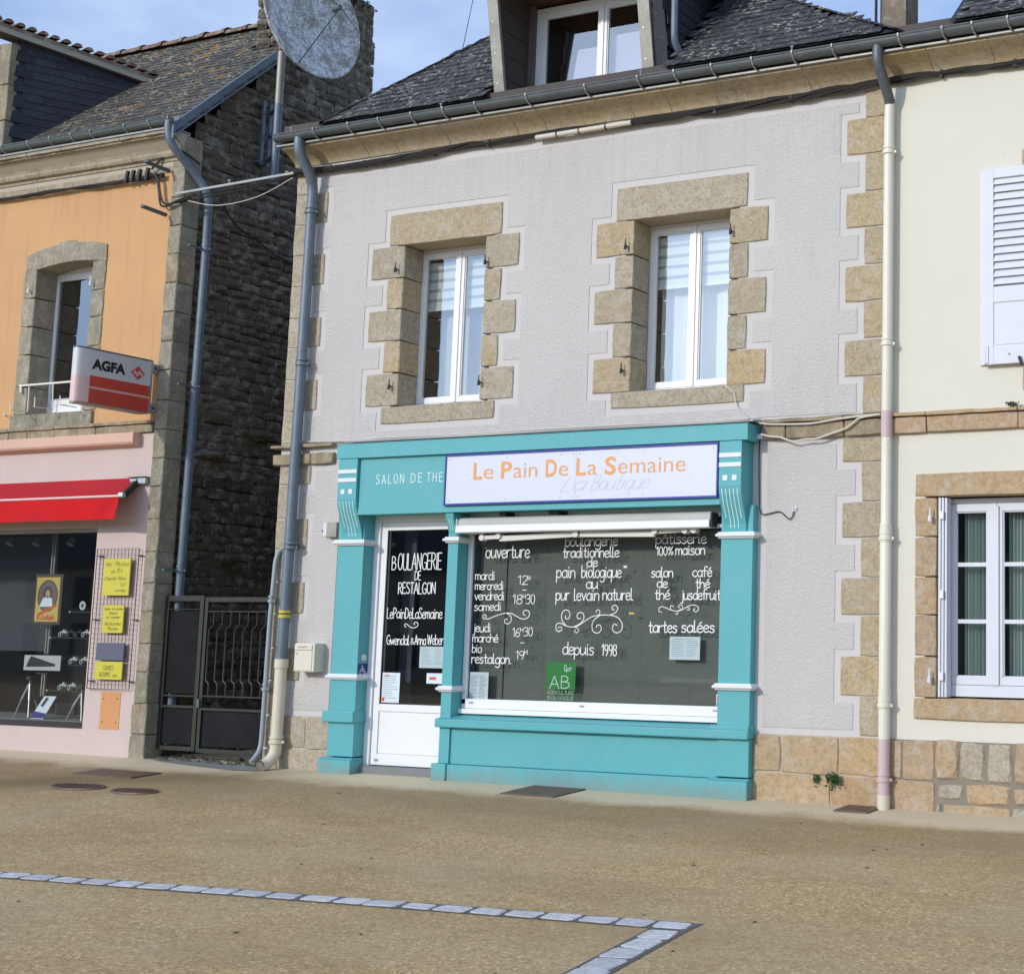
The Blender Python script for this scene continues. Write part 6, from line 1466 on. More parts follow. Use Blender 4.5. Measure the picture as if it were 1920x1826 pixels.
# ---- projecting lit-box sign with rounded nose
SX = -3.62; t = thing('projecting_sign', 'white and red box sign AGFA with rounded nose sticking out of the orange wall', 'sign', (SX, -.1, 3.25))
yo, yi, zb_, zt_ = -.925, -.115, 3.258, 3.762; hw = .062
def cs_(inset=0):
    p = [(SX+hw-inset, yi)]; 
    for k in range(9):
        a = PI/2*k/8; p.append((SX+(hw-inset)*math.cos(a)**.6, yo+.13-(.13-inset)*math.sin(a)))
    for k in range(8, -1, -1):
        a = PI/2*k/8; p.append((SX-(hw-inset)*math.cos(a)**.6, yo+.13-(.13-inset)*math.sin(a)))
    p.append((SX-hw+inset, yi)); return p
def sec(z0, z1, mat, name, inset=0.0):
    p = cs_(inset); n = len(p); MB().add([(x, y, z0) for x, y in p]+[(x, y, z1) for x, y in p], [(i, (i+1) % n, n+(i+1) % n, n+i) for i in range(n)]+[tuple(range(n)), tuple(range(n, 2*n))]).build(name, M[mat], t, smooth=True)
sec(zb_, 3.395, 'agfa_red', 'red_field'); sec(3.395, 3.415, 'agfa_stripe', 'stripe'); sec(3.415, 3.517, 'agfa_red', 'red_field'); sec(3.517, zt_, 'agfa_face', 'white_field')
sec(zt_, zt_+.012, 'zinc', 'top_cap', -.004); sec(zb_-.012, zb_, 'zinc_weather', 'bottom_cap', -.004)
# sun-bleached nose, where the red has faded to pink
def nose(z0, z1, mat):
    p = [q for q in cs_(-.0015)[1:-1]]; n = len(p); mb = MB()
    mb.add([(x, y, z0) for x, y in p]+[(x, y, z1) for x, y in p], [(i, i+1, n+i+1, n+i) for i in range(n-1)]); mb.build('bleached_nose', M[mat], t, smooth=True)
nose(zb_+.002, 3.50, 'agfa_fade'); nose(3.50, zt_-.002, 'agfa_face')
MB().box(SX-hw-.004, SX+hw+.004, yi, yi+.022, zb_-.008, zt_+.012).build('end_frame', M['chrome'], t)
for z in (3.70, 3.31):
    MB().box(SX-.03, SX+.055, yi+.022, -.018, z-.042, z+.042).build('mount', M['zinc_light'], t, bevel=.004); MB().tube([(SX+.054, -.055, z), (SX+.058, -.055, z)], .014, 10).build('bolt', M['iron_dark'], t)
font_mesh('AGFA', 'sign_lettering', M['black'], t, .375, .088, (SX+hw+.0015, -.782, 3.585), (0, 1, 0), bold=.055)
yc_, zc_ = -.262, 3.622; MB().add([(SX+hw+.0015, yc_-.082, zc_), (SX+hw+.0015, yc_, zc_-.068), (SX+hw+.0015, yc_+.082, zc_), (SX+hw+.0015, yc_, zc_+.068)], [(0, 1, 2, 3)]).build('red_diamond', M['agfa_red'], t)
mb = MB()
write(mb, 'Agfa', -.315, -.212, 3.605, .04, 0, .006, mapper=lambda u, v, d: (SX+hw+.0025+d, u, v)); mb.build('diamond_lettering', M['letter_white'], t)

# ---- wire panel with yellow plaques
zk = zoomer(4.15, 0, 980)
gx0, gx1 = -4.190, -3.626; gz0, gz1 = .612, 1.955; YW = -.035
t = thing('wire_panel', 'black wire mesh panel fixed to the pink wall behind the yellow plaques', 'wire panel', (-3.95, -.03, .61))
mb = MB(); mb.tube([(gx0, YW, gz0), (gx0, YW, gz1), (gx1, YW, gz1), (gx1, YW, gz0), (gx0, YW, gz0)], .0045, 6); mb.build('rim', M['wire'], t)
for k in range(1, 12): x = gx0+(gx1-gx0)*k/12; MB().bar((x, YW, gz0), (x, YW, gz1), .0028).build('wire', M['wire'], t)
for k in range(1, 28): z = gz0+(gz1-gz0)*k/28; MB().bar((gx0, YW-.003, z), (gx1, YW-.003, z), .0028).build('wire', M['wire'], t)
for x0, x1 in ((gx0-.01, gx0+.07), (gx1-.03, gx1+.04)):
    for z in (1.885, 1.27, .685): MB().bar((x0, YW+.01, z), (x1, YW+.01, z), .012, .010).build('fixing', M['iron_dark'], t)
def plaque(label, tl, tr, br, mat, words, ink='plaque_ink'):
    Yp = -.055; x0 = zk(*tl, Yp).x; x1 = zk(*tr, Yp).x; z1 = zk(*tl, Yp).z; z0 = zk(*br, Yp).z
    t = thing('plaque', label, 'plaque', ((x0+x1)/2, Yp, z0)); MB().box(x0, x1, Yp, Yp+.015, z0, z1).build('plate', M[mat], t, bevel=.002)
    W, H = x1-x0, z1-z0
    for txt, u0, u1, v, h, sh in words:
        mb = MB(); write(mb, txt, x0+W*u0, x0+W*u1, z0+H*v, H*h, Yp-.001, .0042, shear=sh); mb.build('lettering', M[ink], t)
    return t
plaque('largest yellow plaque, topmost on the wire panel, Vos Photos en 1H', (812, 280), (1018, 275), (998, 565), 'yellow', [('Vos', .06, .28, .80, .11, .25), ('Photos', .42, .94, .80, .11, .25), ('en', .30, .44, .61, .10, .2), ('1H', .50, .70, .61, .13, .1), ("D'après", .06, .50, .42, .09, .25), ('films', .56, .86, .42, .09, .25), ('Cd', .66, .84, .26, .09, .2), ('cartes', .48, .88, .10, .08, .25)])
plaque('small yellow plaque in the middle of the wire panel, Retouches Photos', (805, 640), (965, 640), (945, 858), 'yellow', [('Copies', .06, .36, .83, .08, .25), ('de', .44, .54, .83, .08, .25), ('photos', .62, .96, .83, .08, .25), ('diapos', .30, .70, .68, .08, .25), ('sur', .16, .34, .53, .08, .25), ('papier', .42, .84, .53, .08, .25), ('Retouches', .12, .90, .28, .12, .25), ('Photos', .26, .78, .10, .12, .25)])
plaque('blue grey plaque above the lowest yellow one on the wire panel', (752, 932), (966, 932), (950, 1072), 'purple_grey', [('Tous', .12, .35, .55, .14, .2), ('Travaux', .42, .9, .55, .14, .2)], 'sign_grey') if False else plaque('blank blue grey plaque above the lowest yellow one on the wire panel', (752, 932), (966, 932), (958, 1072), 'purple_grey', [])
plaque('lowest yellow plaque on the wire panel, CADRES ALBUMS', (742, 1077), (953, 1077), (945, 1222), 'yellow', [('CADRES', .30, .70, .52, .26, 0), ('ALBUMS', .18, .58, .16, .25, 0), ('etc...', .66, .90, .16, .18, .2)])

# ---- photo shop window
sw = MB(); sw.box(-8.2, -4.25, .05, .12, .222, .275); sw.build('shop_window', M['iron_dark'], oh); wfo = [o for o in oh.children if o.name.startswith('shop_window')][0]
MB().box(-8.2, -4.25, .05, .12, 2.13, 2.17).build('top_bar', M['fascia_wood'], wfo)
MB().quad((-8.2, .083, .275), (-4.25, .083, .275), (-4.25, .083, 2.13), (-8.2, .083, 2.13)).build('pane', M['glass'], wfo)
MB().box(-8.2, -4.25, .12, .95, .20, .285).build('display_floor', M['concrete'], wfo)
room(oh, -8.2, -4.25, .65, 1.9, .36, 2.0)
MB().quad((-4.25, .12, .28), (-4.25, .35, .28), (-4.25, .35, 2.17), (-4.25, .12, 2.17)).build('reveal', M['dark_room'], wfo)
a = zk(40, 110, 1.0); b = zk(390, 1000, 1.0); MB().box(a.x-.3, b.x, 1.0, 1.02, b.z, a.z).build('grey_screen', M['grey_wall'], wfo)
def zbox(name, mat, par, x0, y0, x1, y1, Y, th=.02, bev=0.0):
    a = zk(x0, y0, Y); b = zk(x1, y1, Y); return MB().box(a.x, b.x, Y, Y+th, b.z, a.z).build(name, M[mat], par, bevel=bev)
# framed poster
a = zk(280, 425, .35); b = zk(462, 770, .35); a.x, b.x = zk(286, 600, .35).x-.01, zk(455, 600, .35).x+.01
t = thing('framed_poster', 'framed yellow poster with an oval portrait hanging in the photo shop window', 'poster', ((a.x+b.x)/2, .35, b.z))
x0, x1, z0, z1 = a.x, b.x, b.z, a.z
MB().box(x0-.032, x1+.032, .35, .375, z0-.032, z1+.032).build('frame', M['wood_dark'], t, bevel=.004); MB().box(x0, x1, .347, .35, z0, z1).build('sheet', M['yellow_print'], t)
W, H = x1-x0, z1-z0; cxp, czp = (x0+x1)/2, z0+H*.58
el = lambda cx, cz, rx, rz, Y, n=24: [(cx+rx*math.cos(2*PI*k/n), Y, cz+rz*math.sin(2*PI*k/n)) for k in range(n)]
MB().poly(el(cxp, czp, W*.44, H*.36, .3465)).build('oval', M['iron_dark'], t); MB().poly(el(cxp, czp, W*.41, H*.335, .346)).build('oval_ground', M['wood_post'], t)
MB().poly(el(cxp-.004, czp+.028, W*.20, H*.15, .3456)).build('hair', M['wood_dark'], t); MB().poly(el(cxp+.002, czp+.020, W*.10, H*.09, .3452)).build('face', M['cornice'], t)
MB().add([(cxp-W*.33, .3452, czp-H*.25), (cxp+W*.25, .3452, czp-H*.24), (cxp+W*.20, .3452, czp-H*.06), (cxp+.0, .3452, czp-H*.01), (cxp-W*.18, .3452, czp-H*.05)], [(0, 1, 2, 3, 4)]).build('dress', M['paper'], t)
MB().add([(x0+W*.15, .3448, z0+H*.12), (x1-W*.08, .3448, z0+H*.34), (x1-W*.08, .3448, z0+H*.41), (x0+W*.15, .3448, z0+H*.19)], [(0, 1, 2, 3)]).build('red_band', M['red_print'], t)
font_mesh('Kodak', 'lettering', M['red_print'], t, W*.78, H*.13, (x0+W*.11, .3444, z0+H*.04), bold=.02)
# display stand, print, tripods, brochure
t = thing('display_stand', 'pale upright display stand behind the poster and landscape print', 'stand', tuple(zk(320, 1350, .45)))
for q in ((403, 80, 432, 400), (352, 805, 382, 1020), (318, 1170, 345, 1350)):
    a = zk((q[0]+q[2])/2-13, q[1], .45); b = zk((q[0]+q[2])/2+13, q[3], .45); xm = (zk((q[0]+q[2])/2, (q[1]+q[3])/2, .45)).x; MB().box(xm-.028, xm+.028, .45, .47, b.z, a.z).build('upright', M['fascia_wood'], t); MB().box(xm-.008, xm+.008, .447, .45, b.z, a.z).build('slot', M['black'], t)
for q in ((315, 800, 398, 812), (283, 1165, 362, 1176)): zbox('crossbar', 'fascia_wood', t, *q, .44, .015)
t = thing('landscape_print', 'small landscape print with a black hill shape in the photo shop window', 'print', tuple(zk(325, 1155, .35)))
zbox('sheet', 'curtain', t, 192, 1028, 465, 1152, .35, .01)
P = [zk(x, y, .3485) for x, y in ((200, 1120), (240, 1035), (430, 1100), (425, 1118))]; MB().poly([tuple(p) for p in P]).build('hill_print', M['black'], t); 
def tripod(label, px, py0, py1, Y):
    top = zk(px, py0, Y); z0 = .287; t = thing('tripod', label, 'tripod', (top.x, Y, z0))
    for k, (dx, dy) in enumerate(((-.13, -.05), (.09, -.06), (.02, .12))):
        mid = (top.x+dx*.55, Y+dy*.55, z0+(top.z-z0)*.45)
        MB().tube([(top.x+dx*.05, Y+dy*.05, top.z-.05), mid], .011, 8).build('upper_leg', M['camera_body' if k == 2 else 'chrome'], t); MB().tube([mid, (top.x+dx, Y+dy, z0)], .007, 8).build('lower_leg', M['chrome'], t)
    MB().tube([(top.x, Y, top.z-.16), (top.x, Y, top.z)], .009, 8).build('column', M['chrome'], t); MB().box(top.x-.03, top.x+.03, Y-.03, Y+.03, top.z-.01, top.z+.025).build('head', M['camera_body'], t, bevel=.006); MB().tube([(top.x, Y, top.z), (top.x+.10, Y-.06, top.z-.05)], .006, 8).build('handle', M['camera_body'], t)
tripod('silver tripod standing left of the brochure in the photo shop window', 236, 1215, 1490, .30)
tripod('silver and black tripod at the right edge of the photo shop window', 640, 1290, 1530, .20)
t = thing('brochure', 'blue and white brochure leaning on the photo shop floor', 'brochure', tuple(zk(300, 1515, .2)))
P = [zk(235, 1518, .18), zk(335, 1520, .18), zk(438, 1350, .34), zk(345, 1348, .34)]; nv = Vector((0, .006, -.01)); MB().add([tuple(p) for p in P]+[tuple(p+nv) for p in P], [(0, 1, 2, 3), (7, 6, 5, 4), (0, 4, 5, 1), (1, 5, 6, 2), (2, 6, 7, 3), (3, 7, 4, 0)]).build('sheet', M['paper'], t)
mixp = lambda u, v: (P[0]*(1-u)+P[1]*u)*(1-v)+(P[3]*(1-u)+P[2]*u)*v+Vector((0, -.002, .003))
MB().poly([tuple(mixp(*q)) for q in ((0, 0), (1, 0), (1, .2), (0, .3))]).build('blue_strip', M['blue'], t); MB().poly([tuple(mixp(*q)) for q in ((.2, .55), (.45, .5), (.5, .9), (.25, .95))]).build('portrait_print', M['wood_dark'], t)
zbox('frame_back', 'camera_body', thing('black_bag', 'black folded equipment bag behind the brochure', 'bag', tuple(zk(480, 1500, .4))), 425, 1400, 570, 1500, .45, .06, .015)
for i, (py, n) in enumerate(((690, 1), (890, 4), (1098, 3), (1300, 3))):
    words = ('highest', 'second', 'third', 'lowest')[i]
    xl = (555, 405, 392, 378)[i]; a = zk(xl, py, .42); t = thing('glass_shelf', '%s thin shelf of the display at the right of the photo shop' % words, 'shelf', (-4.3, .42, a.z))
    MB().box(a.x, -3.75, .40, .58, a.z-.010, a.z).build('shelf', M['camera_body'], t); MB().tube([(a.x, .40, a.z-.004), (a.x+.012, .40, a.z-.004)], .010, 8).build('bracket_knob', M['letter_white'], t)
    for k in range(n):
        if i == 0: break
        cxk = (((485, 545, 610, 665), (470, 565, 650), (480, 555, 620))[i-1])[k]; p = zk(cxk, py-4, .42); silver = (i == 1 and k in (0, 3)) or (i == 3 and k < 2) or (i == 2 and k > 0)
        c = thing('camera', '%s camera, %s from the left on the %s shelf' % ('silver and black' if silver else 'black', ('first', 'second', 'third', 'fourth')[k], words), 'camera', (p.x, .45, a.z), 'old cameras on the photo shop shelves')
        w2, h2 = .050, .062
        MB().box(p.x-w2, p.x+w2, .425, .475, a.z+.001, a.z+h2*.62).build('body', M['camera_body'], c, bevel=.006); MB().box(p.x-w2, p.x+w2, .427, .473, a.z+h2*.62, a.z+h2).build('top_plate', M['camera_silver' if silver else 'camera_body'], c, bevel=.005)
        MB().box(p.x-.016, p.x+.016, .43, .47, a.z+h2, a.z+h2+.018).build('finder', M['camera_silver' if silver else 'camera_body'], c, bevel=.004)
        MB().tube([(p.x, .425, a.z+.028), (p.x, .385, a.z+.028)], .022, 14).build('lens', M['camera_silver' if silver else 'camera_body'], c, smooth=True); MB().tube([(p.x, .3849, a.z+.028), (p.x, .384, a.z+.028)], .015, 12).build('lens_glass', M['black'], c)
p = zk(655, 645, .42); t = thing('flash_reflector', 'round white flash reflector on the highest shelf', 'reflector', tuple(p)); MB().tube([(p.x, .42, p.z), (p.x, .40, p.z)], [.028, .046], 18).build('dish', M['camera_silver'], t, smooth=True); MB().tube([(p.x, .399, p.z), (p.x, .398, p.z)], .018, 12).build('bulb', M['camera_body'], t)
for px, wd in ((100, 'left'), (305, 'middle'), (570, 'right')):
    p = zk(px, 150, .6); t = thing('spotlight', 'unlit ceiling spotlight, %s one at the top of the photo shop window' % wd, 'spotlight', tuple(p)); MB().tube([(p.x, .6, p.z+.04), (p.x, .56, p.z-.03)], [.025, .042], 12).build('head', M['fascia_wood'], t, smooth=True); MB().tube([(p.x, .6, p.z+.04), (p.x, .62, p.z+.2)], .006, 6).build('stem', M['camera_body'], t)

# ================================================================== ALLEY GATE
t = thing('alley_gate', 'dark metal double gate with bent bars closing the alley', 'gate', (-2.7, .3, .05)); GY = .30
fm = M['gate_metal']
def rail(name, x0, x1, z0, z1, y=GY, d=.035, mat=None, par=None): return MB().box(x0, x1, y, y+d, z0, z1).build(name, mat or fm, par or t, bevel=.003)
rail('stile', -3.59, -3.545, .06, 1.505); rail('stile', -3.145, -3.095, .055, 1.505); rail('rail', -3.545, -3.145, 1.452, 1.505); rail('rail', -3.545, -3.145, 1.372, 1.382, d=.02); rail('rail', -3.545, -3.145, .055, .095)
rail('rail', -3.545, -3.145, .555, .570, d=.02); rail('rail', -3.545, -3.145, .450, .475)
rail('sheet', -3.53, -3.16, .585, 1.360, GY+.012, .004, M['gate_panel']); rail('sheet', -3.53, -3.16, .115, .440, GY+.010, .004, M['gate_panel'])
rail('stile', -3.080, -3.040, .045, 1.490); rail('stile', -2.17, -2.135, .045, 1.49); rail('rail', -3.040, -2.17, 1.445, 1.490); rail('rail', -3.040, -2.17, 1.350, 1.362, d=.02); rail('rail', -3.040, -2.17, .045, .085)
rail('rail', -3.040, -2.17, .560, .575, d=.02); rail('rail', -3.040, -2.17, .435, .460)
rail('sheet', -3.02, -2.18, .105, .425, GY+.010, .004, M['gate_panel'])
for x in (-3.30, -2.55): rail('spacer', x-.006, x+.006, .095 if x < -3 else .085, .116 if x < -3 else .106)
zg = zoomer(4.804, 280, 1090)
for k in range(9):
    xb = -2.965+.108*k
    if xb > -2.18: break
    MB().tube([(xb, GY+.01, 1.352), (xb, GY+.01, 1.235), (xb-.012, GY+.01, 1.215), (xb-.045, GY+.01, 1.195), (xb-.053, GY+.01, 1.17), (xb-.053, GY+.01, .72), (xb-.045, GY+.01, .705), (xb-.022, GY+.01, .695), (xb-.013, GY+.01, .67), (xb-.013, GY+.01, .570)], .0075, 8).build('bar', M['gate_metal'], t, smooth=True)
MB().box(-3.085, -3.055, GY-.02, GY+.0, .46, .54).build('lock', M['zinc'], t)

t.location.x += .19; t.location.y -= .18
# ================================================================== SATELLITE DISH
DC = at(573, 40, .80)
t = thing('satellite_dish', 'large weathered grey satellite dish on a pole above the alley', 'satellite dish', (DC.x, DC.y, DC.z))
vdir = (CAM-DC).normalized(); e1 = (RT*.93+UP*.37).normalized(); th = math.radians(57)
nrm_d = (vdir*math.cos(th)+e1*math.sin(th)).normalized()
ax_v = nrm_d.cross(e1).normalized(); ax_u = ax_v.cross(nrm_d).normalized(); R0 = .63
vs = []; rings = 9; nn = 48
for i in range(rings+1):
    r = R0*i/rings; dp = .11*(r/R0)**2
    for k in range(nn): a = 2*PI*k/nn; vs.append(DC+ax_u*(r*math.cos(a))+ax_v*(r*math.sin(a))+nrm_d*dp)
fs = [(i*nn+k, i*nn+(k+1) % nn, (i+1)*nn+(k+1) % nn, (i+1)*nn+k) for i in range(rings) for k in range(nn)]
MB().add(vs+[v-nrm_d*.012 for v in vs], fs+[tuple(q+len(vs) for q in reversed(f)) for f in fs]).build('reflector', M['dish'], t, smooth=True)
MB().tube([DC+ax_u*(R0*math.cos(2*PI*k/nn))+ax_v*(R0*math.sin(2*PI*k/nn))+nrm_d*.108 for k in range(nn+1)], .011, 8).build('rim', M['dish'], t, smooth=True)
FP = DC+nrm_d*.50
for a in (95, 215, 335):
    q = DC+ax_u*(R0*.96*math.cos(math.radians(a)))+ax_v*(R0*.96*math.sin(math.radians(a)))+nrm_d*.105; MB().tube([q, FP], .005, 6).build('feed_stay', M['iron_dark'], t)
MB().tube([FP, FP-nrm_d*.10], .03, 12).build('feed_horn', M['zinc'], t)
PXd, PYd = -3.12, .86
MB().tube([(PXd, PYd, 7.38), (PXd, PYd, 5.76)], .040, 14).build('pole', M['zinc_weather'], t, smooth=True); MB().tube([(PXd, PYd, 6.62), (PXd, PYd, 5.755)], .0415, 14).build('lower_pole', M['zinc_blue'], t, smooth=True)
MB().tube([(PXd, PYd, 7.33), DC-nrm_d*.03], .035, 10).build('arm', M['iron'], t)
MB().tube([(PXd, PYd, 7.20), (PXd, PYd, 7.40)], .052, 14).build('clamp', M['iron'], t, smooth=True)
for z in (6.62, 6.36, 6.10): MB().bar((GX+.07, 1.06, z), (PXd, PYd, z), .03, .02).build('bracket', M['zinc'], t)
for y in (.95, 1.045): MB().box(GX+.06, GX+.085, y, y+.035, 6.04, 6.74).build('channel', M['zinc_blue'], t)
# greenery on the chimney top
for z in (6.70, 6.08): MB().box(GX-.03, GX+.06, .95, 1.08, z-.012, z+.012).build('bracket', M['zinc_blue'], t)
def leafy(name, label, cat, c, rx, ry, rz, n, s, mat, kind=None, seed=2, hang=0.0):
    rnd = random.Random(seed); mb = MB()
    for k in range(n):
        u = Vector((max(-.9, min(.9, rnd.gauss(0, .42))), max(-.9, min(.9, rnd.gauss(0, .42))), max(-.9, min(.9, rnd.gauss(0, .42)))))
        p = Vector(c)+Vector((u.x*rx, u.y*ry, u.z*rz-hang*abs(rnd.gauss(0, .4)))); d = Vector((rnd.uniform(-1, 1), rnd.uniform(-1, .2), rnd.uniform(-.6, 1))).normalized(); q = d.cross(Vector((rnd.uniform(-1, 1), 1, rnd.uniform(-1, 1)))).normalized(); sz = s*rnd.uniform(.5, 1.3)
        mb.add([p, p+d*sz*.5+q*sz*.35, p+d*sz, p+d*sz*.5-q*sz*.35], [(0, 1, 2, 3)])
    return tag(mb.build(name, M[mat]), label, cat, kind=kind)
leafy('moss_tuft', 'dark green moss and ferns on top of the stone chimney behind the dish', 'moss', (GX-.12, 2.22, 8.43), .24, .42, .07, 900, .045, 'moss_leaf', seed=5, hang=.10)
leafy('wall_fern', 'green fern growing from the joint between two rusty stones, beside the downpipe', 'plant', (3.76, -.035, .135), .075, .02, .045, 150, .026, 'leaf', seed=3, hang=.06)
leafy('wall_fern', 'smaller green fern sprig left of the larger one in the stone joint', 'plant', (3.615, -.03, .125), .025, .015, .030, 50, .022, 'leaf', seed=8, hang=.05)
leafy('moss_tuft', 'small moss tuft on the string course at the right edge of the cream wall', 'moss', (5.17, -.04, 2.895), .06, .02, .012, 80, .02, 'moss_leaf', seed=9)

# ================================================================== CREAM HOUSE
C0, C1 = HR+.002, 7.6
op1 = (4.47, 5.48, .68, 2.32); op2 = (5.36, 6.35, 3.1, 4.80)
build_plate(plate(C0, C1, .432, 5.56, [op1, op2], -.004, .35), 'wall', M['cream'], cream)
MB().box(C0, C1, .0, .35, -.3, .431).build('base_core', M['mortar'], cream)
MB().box(C0, C1, -.016, -.0005, -.3, .431).build('pointing', M['mortar'], cream)
for a, b, c, d in ((4.147, 4.304, .144, .432), (4.304, 4.562, .144, .432), (4.147, 4.562, -.12, .140)): stone('base_stone', a, b, c, d, -.026, .0, M['granite_cream'], cream, .008, .004, .003)
rb = [(4.578, 4.738, .160, .428), (4.758, 4.955, .152, .428), (4.975, 5.155, .152, .428), (5.173, 5.40, .145, .428), (5.42, 5.62, .15, .428), (5.64, 5.95, .15, .428), (5.97, 6.2, .15, .428),
      (4.582, 4.787, .010, .132), (4.808, 5.148, .000, .128), (5.168, 5.5, .0, .128), (5.52, 5.9, .0, .13), (4.62, 5.14, -.14, -.020), (5.155, 5.6, -.14, -.022), (5.62, 6.1, -.14, -.02), (4.57, 4.61, -.14, -.02)]
for a, b, c, d in rb: stone('rubble_block', a, b, c, d, -.034+random.uniform(-.006, .006), -.0, M['granite_cream' if random.random() < .6 else 'granite_grey'], cream, .016, .009, 0)
cj2 = [HR+.004, 4.49, 5.212, 5.9, 6.6]
for a, b in zip(cj2, cj2[1:]):
    stone('string_course_stone', a, b, 2.716, 2.842, -.045, .0, M['granite_cream'], cream, .005); stone('string_course_cap', a, b, 2.842, 2.878, -.065, .0, M['granite_cream'], cream, .004)
gc = M['granite_cream']
for a, b in zip((2.226, 1.93, 1.633, 1.350, 1.044), (1.93, 1.633, 1.350, 1.044, .742)): stone('window_stone', 4.388, 4.568, b, a, -.016, .14, gc, cream); stone('window_stone', 5.39, 5.57, b, a, -.016, .14, gc, cream)
stone('window_stone', 4.386, 5.57, 2.228, 2.408, -.016, .14, gc, cream); stone('window_stone', 4.386, 5.57, .582, .740, -.03, .14, gc, cream)
w = casement(cream, 4.570, 5.385, .752, 2.222, .12, 2, .038, .058, mat='white_old', bars=(1.727, 1.305), bottom=.085, d=.05)
room(cream, 4.6, 5.36, .8, 2.2, .20, 1.0, 'mid_room')
for a, b, s_ in ((4.70, 4.93, 1), (5.05, 5.33, 2)): wavy(a, b, .85, 2.15, .24, .018, .030, 64, s_).build('curtain', M['curtain_green'], w, smooth=True)
MB().box(4.945, 5.012, .098, .112, .84, 2.16).build('cover_strip', M['white_old'], w)
# shutter folded into the reveal, and its pins
f = MB()
for a, b in ((4.578, 4.596), (4.600, 4.618), (4.622, 4.640)): f.box(a, b, -.012+(a-4.578)*.4, .10, .748, 2.222)
sh = f.build('folded_shutter', M['white_old'], cream, bevel=.002)
for z in (2.09, 1.50, .90): MB().box(4.590, 4.622, -.022, -.004, z-.03, z+.03).build('hinge', M['white_paint'], sh, bevel=.002)
for z in (2.075, .885): pin(4.527, z, 'white_paint', cream, -.016, 1.15)
# upper shutter, open flat against the wall
a0, a1 = 4.953, 5.34; sz0, sz1 = 3.20, 4.705
f = MB(); yb_, yf_ = -.030, -.062
f.box(a0, 5.030, yf_, yb_, sz0, sz1); f.box(5.295, a1, yf_, yb_, sz0, sz1); f.box(5.030, 5.295, yf_, yb_, 4.628, sz1); f.box(5.030, 5.295, yf_, yb_, 3.668, 3.790); f.box(5.030, 5.295, yf_, yb_, sz0, 3.325)
shu = f.build('upper_shutter', M['white_old'], cream, bevel=.003)
for k in range(14):
    z = 3.805+k*.0595; m_ = MB(); m_.add([(5.028, yf_+.004, z), (5.297, yf_+.004, z), (5.297, yb_-.002, z+.060), (5.028, yb_-.002, z+.060), (5.028, yf_+.004, z+.010), (5.297, yf_+.004, z+.010), (5.297, yb_-.002, z+.070), (5.028, yb_-.002, z+.070)], [(0, 3, 2, 1), (4, 5, 6, 7), (0, 1, 5, 4), (1, 2, 6, 5), (2, 3, 7, 6), (3, 0, 4, 7)]); m_.build('louvre_slat', M['white_old'], shu)
MB().box(5.028, 5.297, yf_+.008, yb_, 3.320, 3.672).build('panel', M['white_old'], shu, bevel=.004); MB().box(5.045, 5.280, yf_+.004, yf_+.010, 3.345, 3.648).build('raised_field', M['white_old'], shu, bevel=.004)
MB().box(4.912, 5.30, -.026, -.006, sz0+.004, sz1-.004).build('rear_leaf', M['white_old'], shu, bevel=.002)
MB().box(4.965, 4.99, yf_-.008, yf_, 3.21, 3.34).build('hinge_strap', M['white_old'], shu); MB().tube([(4.968, yf_-.004, 3.205), (4.968, yf_-.004, 3.345)], .006, 8).build('hinge', M['white_old'], shu)
MB().tube([(5.153, yf_, 3.27), (5.153, yf_-.006, 3.27)], .007, 8).build('rivet', M['zinc'], shu)
MB().bar((5.255, yf_-.012, 3.175), (5.235, yf_-.020, 3.245), .020, .016).build('catch', M['iron_dark'], shu)
for z0_, z1_ in ((4.70, 4.85), (3.0, 3.19), (3.19, 3.5), (3.5, 3.8), (3.8, 4.1), (4.1, 4.4), (4.4, 4.70)): stone('window_stone', 5.236, 5.45, z0_, z1_, -.012, .14, gc, cream)
stone('window_stone', 5.45, 6.6, 4.70, 4.95, -.016, .14, gc, cream)
casement(cream, 5.46, 6.44, 3.22, 4.69, .12, 2)
room(cream, 5.5, 6.4, 3.3, 4.6, .20, 1.0, 'mid_room')
MB().box(C0, C1, 6.5, 6.8, -.2, 6.0).build('back_wall', M['cream'], cream); MB().box(C1-.3, C1, .36, 6.5, -.2, 6).build('side_wall', M['cream'], cream)
def in_cream(x, s):
    y = ry+s*math.cos(P45); return x > 4.84 and x < 7.5
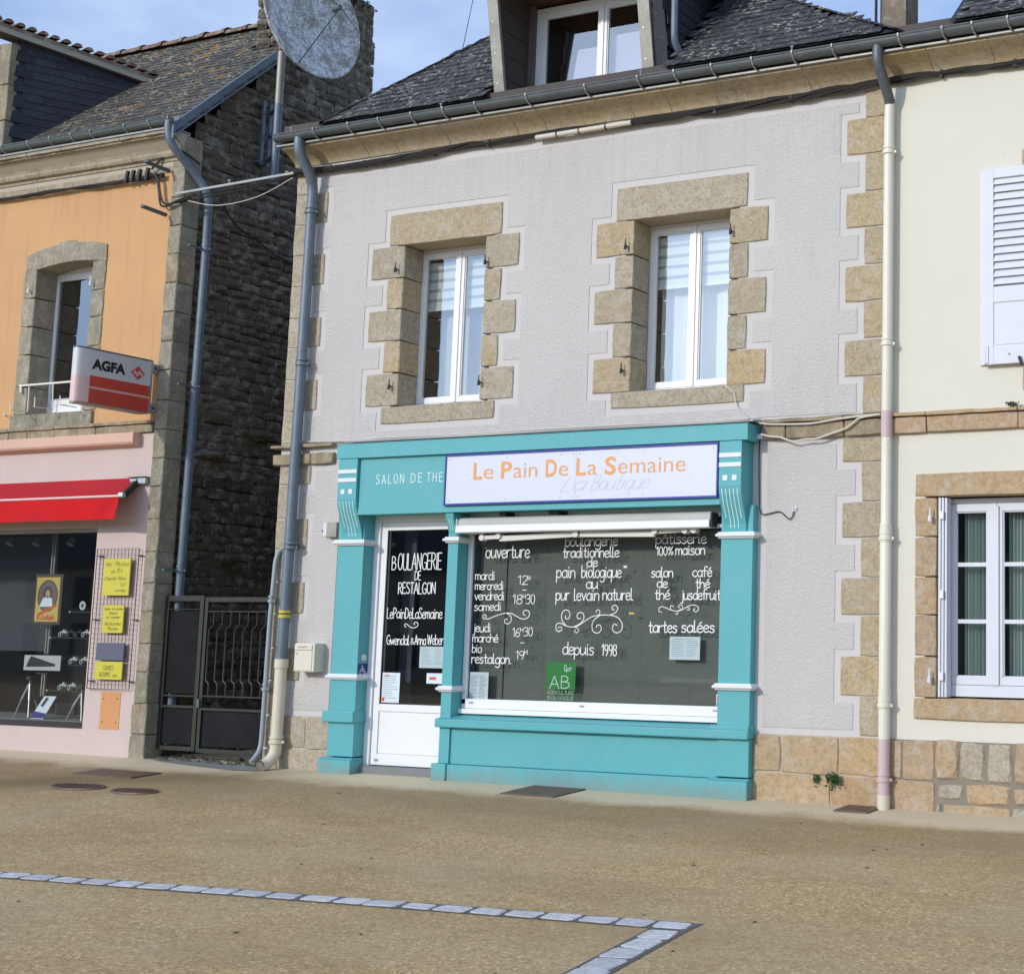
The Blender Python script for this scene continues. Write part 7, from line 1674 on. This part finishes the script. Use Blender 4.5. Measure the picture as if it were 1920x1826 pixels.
slate_roof(cream, 4.7, 7.5, ry, rz, P45, 2.6, in_cream, M['slate'])
MB().add([(4.745, ry, rz), (7.6, ry, rz), (7.6, 2.4, rz+2.6), (4.745, 2.4, rz+2.6), (7.6, 6.5, rz), (5.2, 6.5, rz)], [(0, 1, 2, 3), (3, 2, 4, 5)]).build('roof_deck', M['slate_dark'], cream)
# thin aerial wire above the left hip of the grey roof
t = thing('aerial_wire', 'thin wire rising from the gutter into the sky left of the dormer', 'wire', (-.1, -.2, 5.85)); MB().tube([tuple(at(845, 192, -.2)), tuple(at(868, 90, .1)), tuple(at(888, -5, .4))], .0035, 5).build('wire', M['iron_dark'], t)
t = thing('roof_pole', 'thin dark pole beside the chimney at the right end of the grey roof', 'pole', (3.4, 1.4, 7)); MB().tube([(3.40, 1.45, 6.4), (3.40, 1.45, 9.0)], .014, 8).build('pole', M['iron_dark'], t)

# ================================================================== HOUSES ACROSS THE SQUARE (seen as reflections)
proto = thing('terrace_house', 'first house from the left of the row across the square, behind the camera', 'house', (-70, -44, 0), 'houses across the square')
HW = 13.6; zgf = gz(-10, -44)
ph = MB(); ph.box(-70, -70+HW, -52, -44, zgf, zgf+5.2); ph.build('wall', M['far_wall'], proto)
MB().extr_x([(-43.7, zgf+5.2), (-48, zgf+7.6), (-52.3, zgf+5.2)], -70, -70+HW).build('roof', M['far_roof'], proto)
for k in range(4):
    for z in (.9, 3.2): MB().box(-68.6+k*3.4, -67.5+k*3.4, -43.99, -43.95, zgf+z, zgf+z+1.5).build('window', M['far_window'], proto)
for i in range(1, 7):
    r = proto.copy(); COL.objects.link(r); r.location.x += (HW+.05)*i; r.location.z += random.uniform(-.4, .5)
    r['label'] = ('second', 'third', 'fourth', 'fifth', 'sixth', 'seventh')[i-1]+' house from the left of the row across the square, behind the camera'
    for chd in list(proto.children):
        c = chd.copy(); COL.objects.link(c); c.parent = r; c.matrix_parent_inverse = chd.matrix_parent_inverse
for o in list(bpy.data.meshes):
    if o.users == 0: bpy.data.meshes.remove(o)
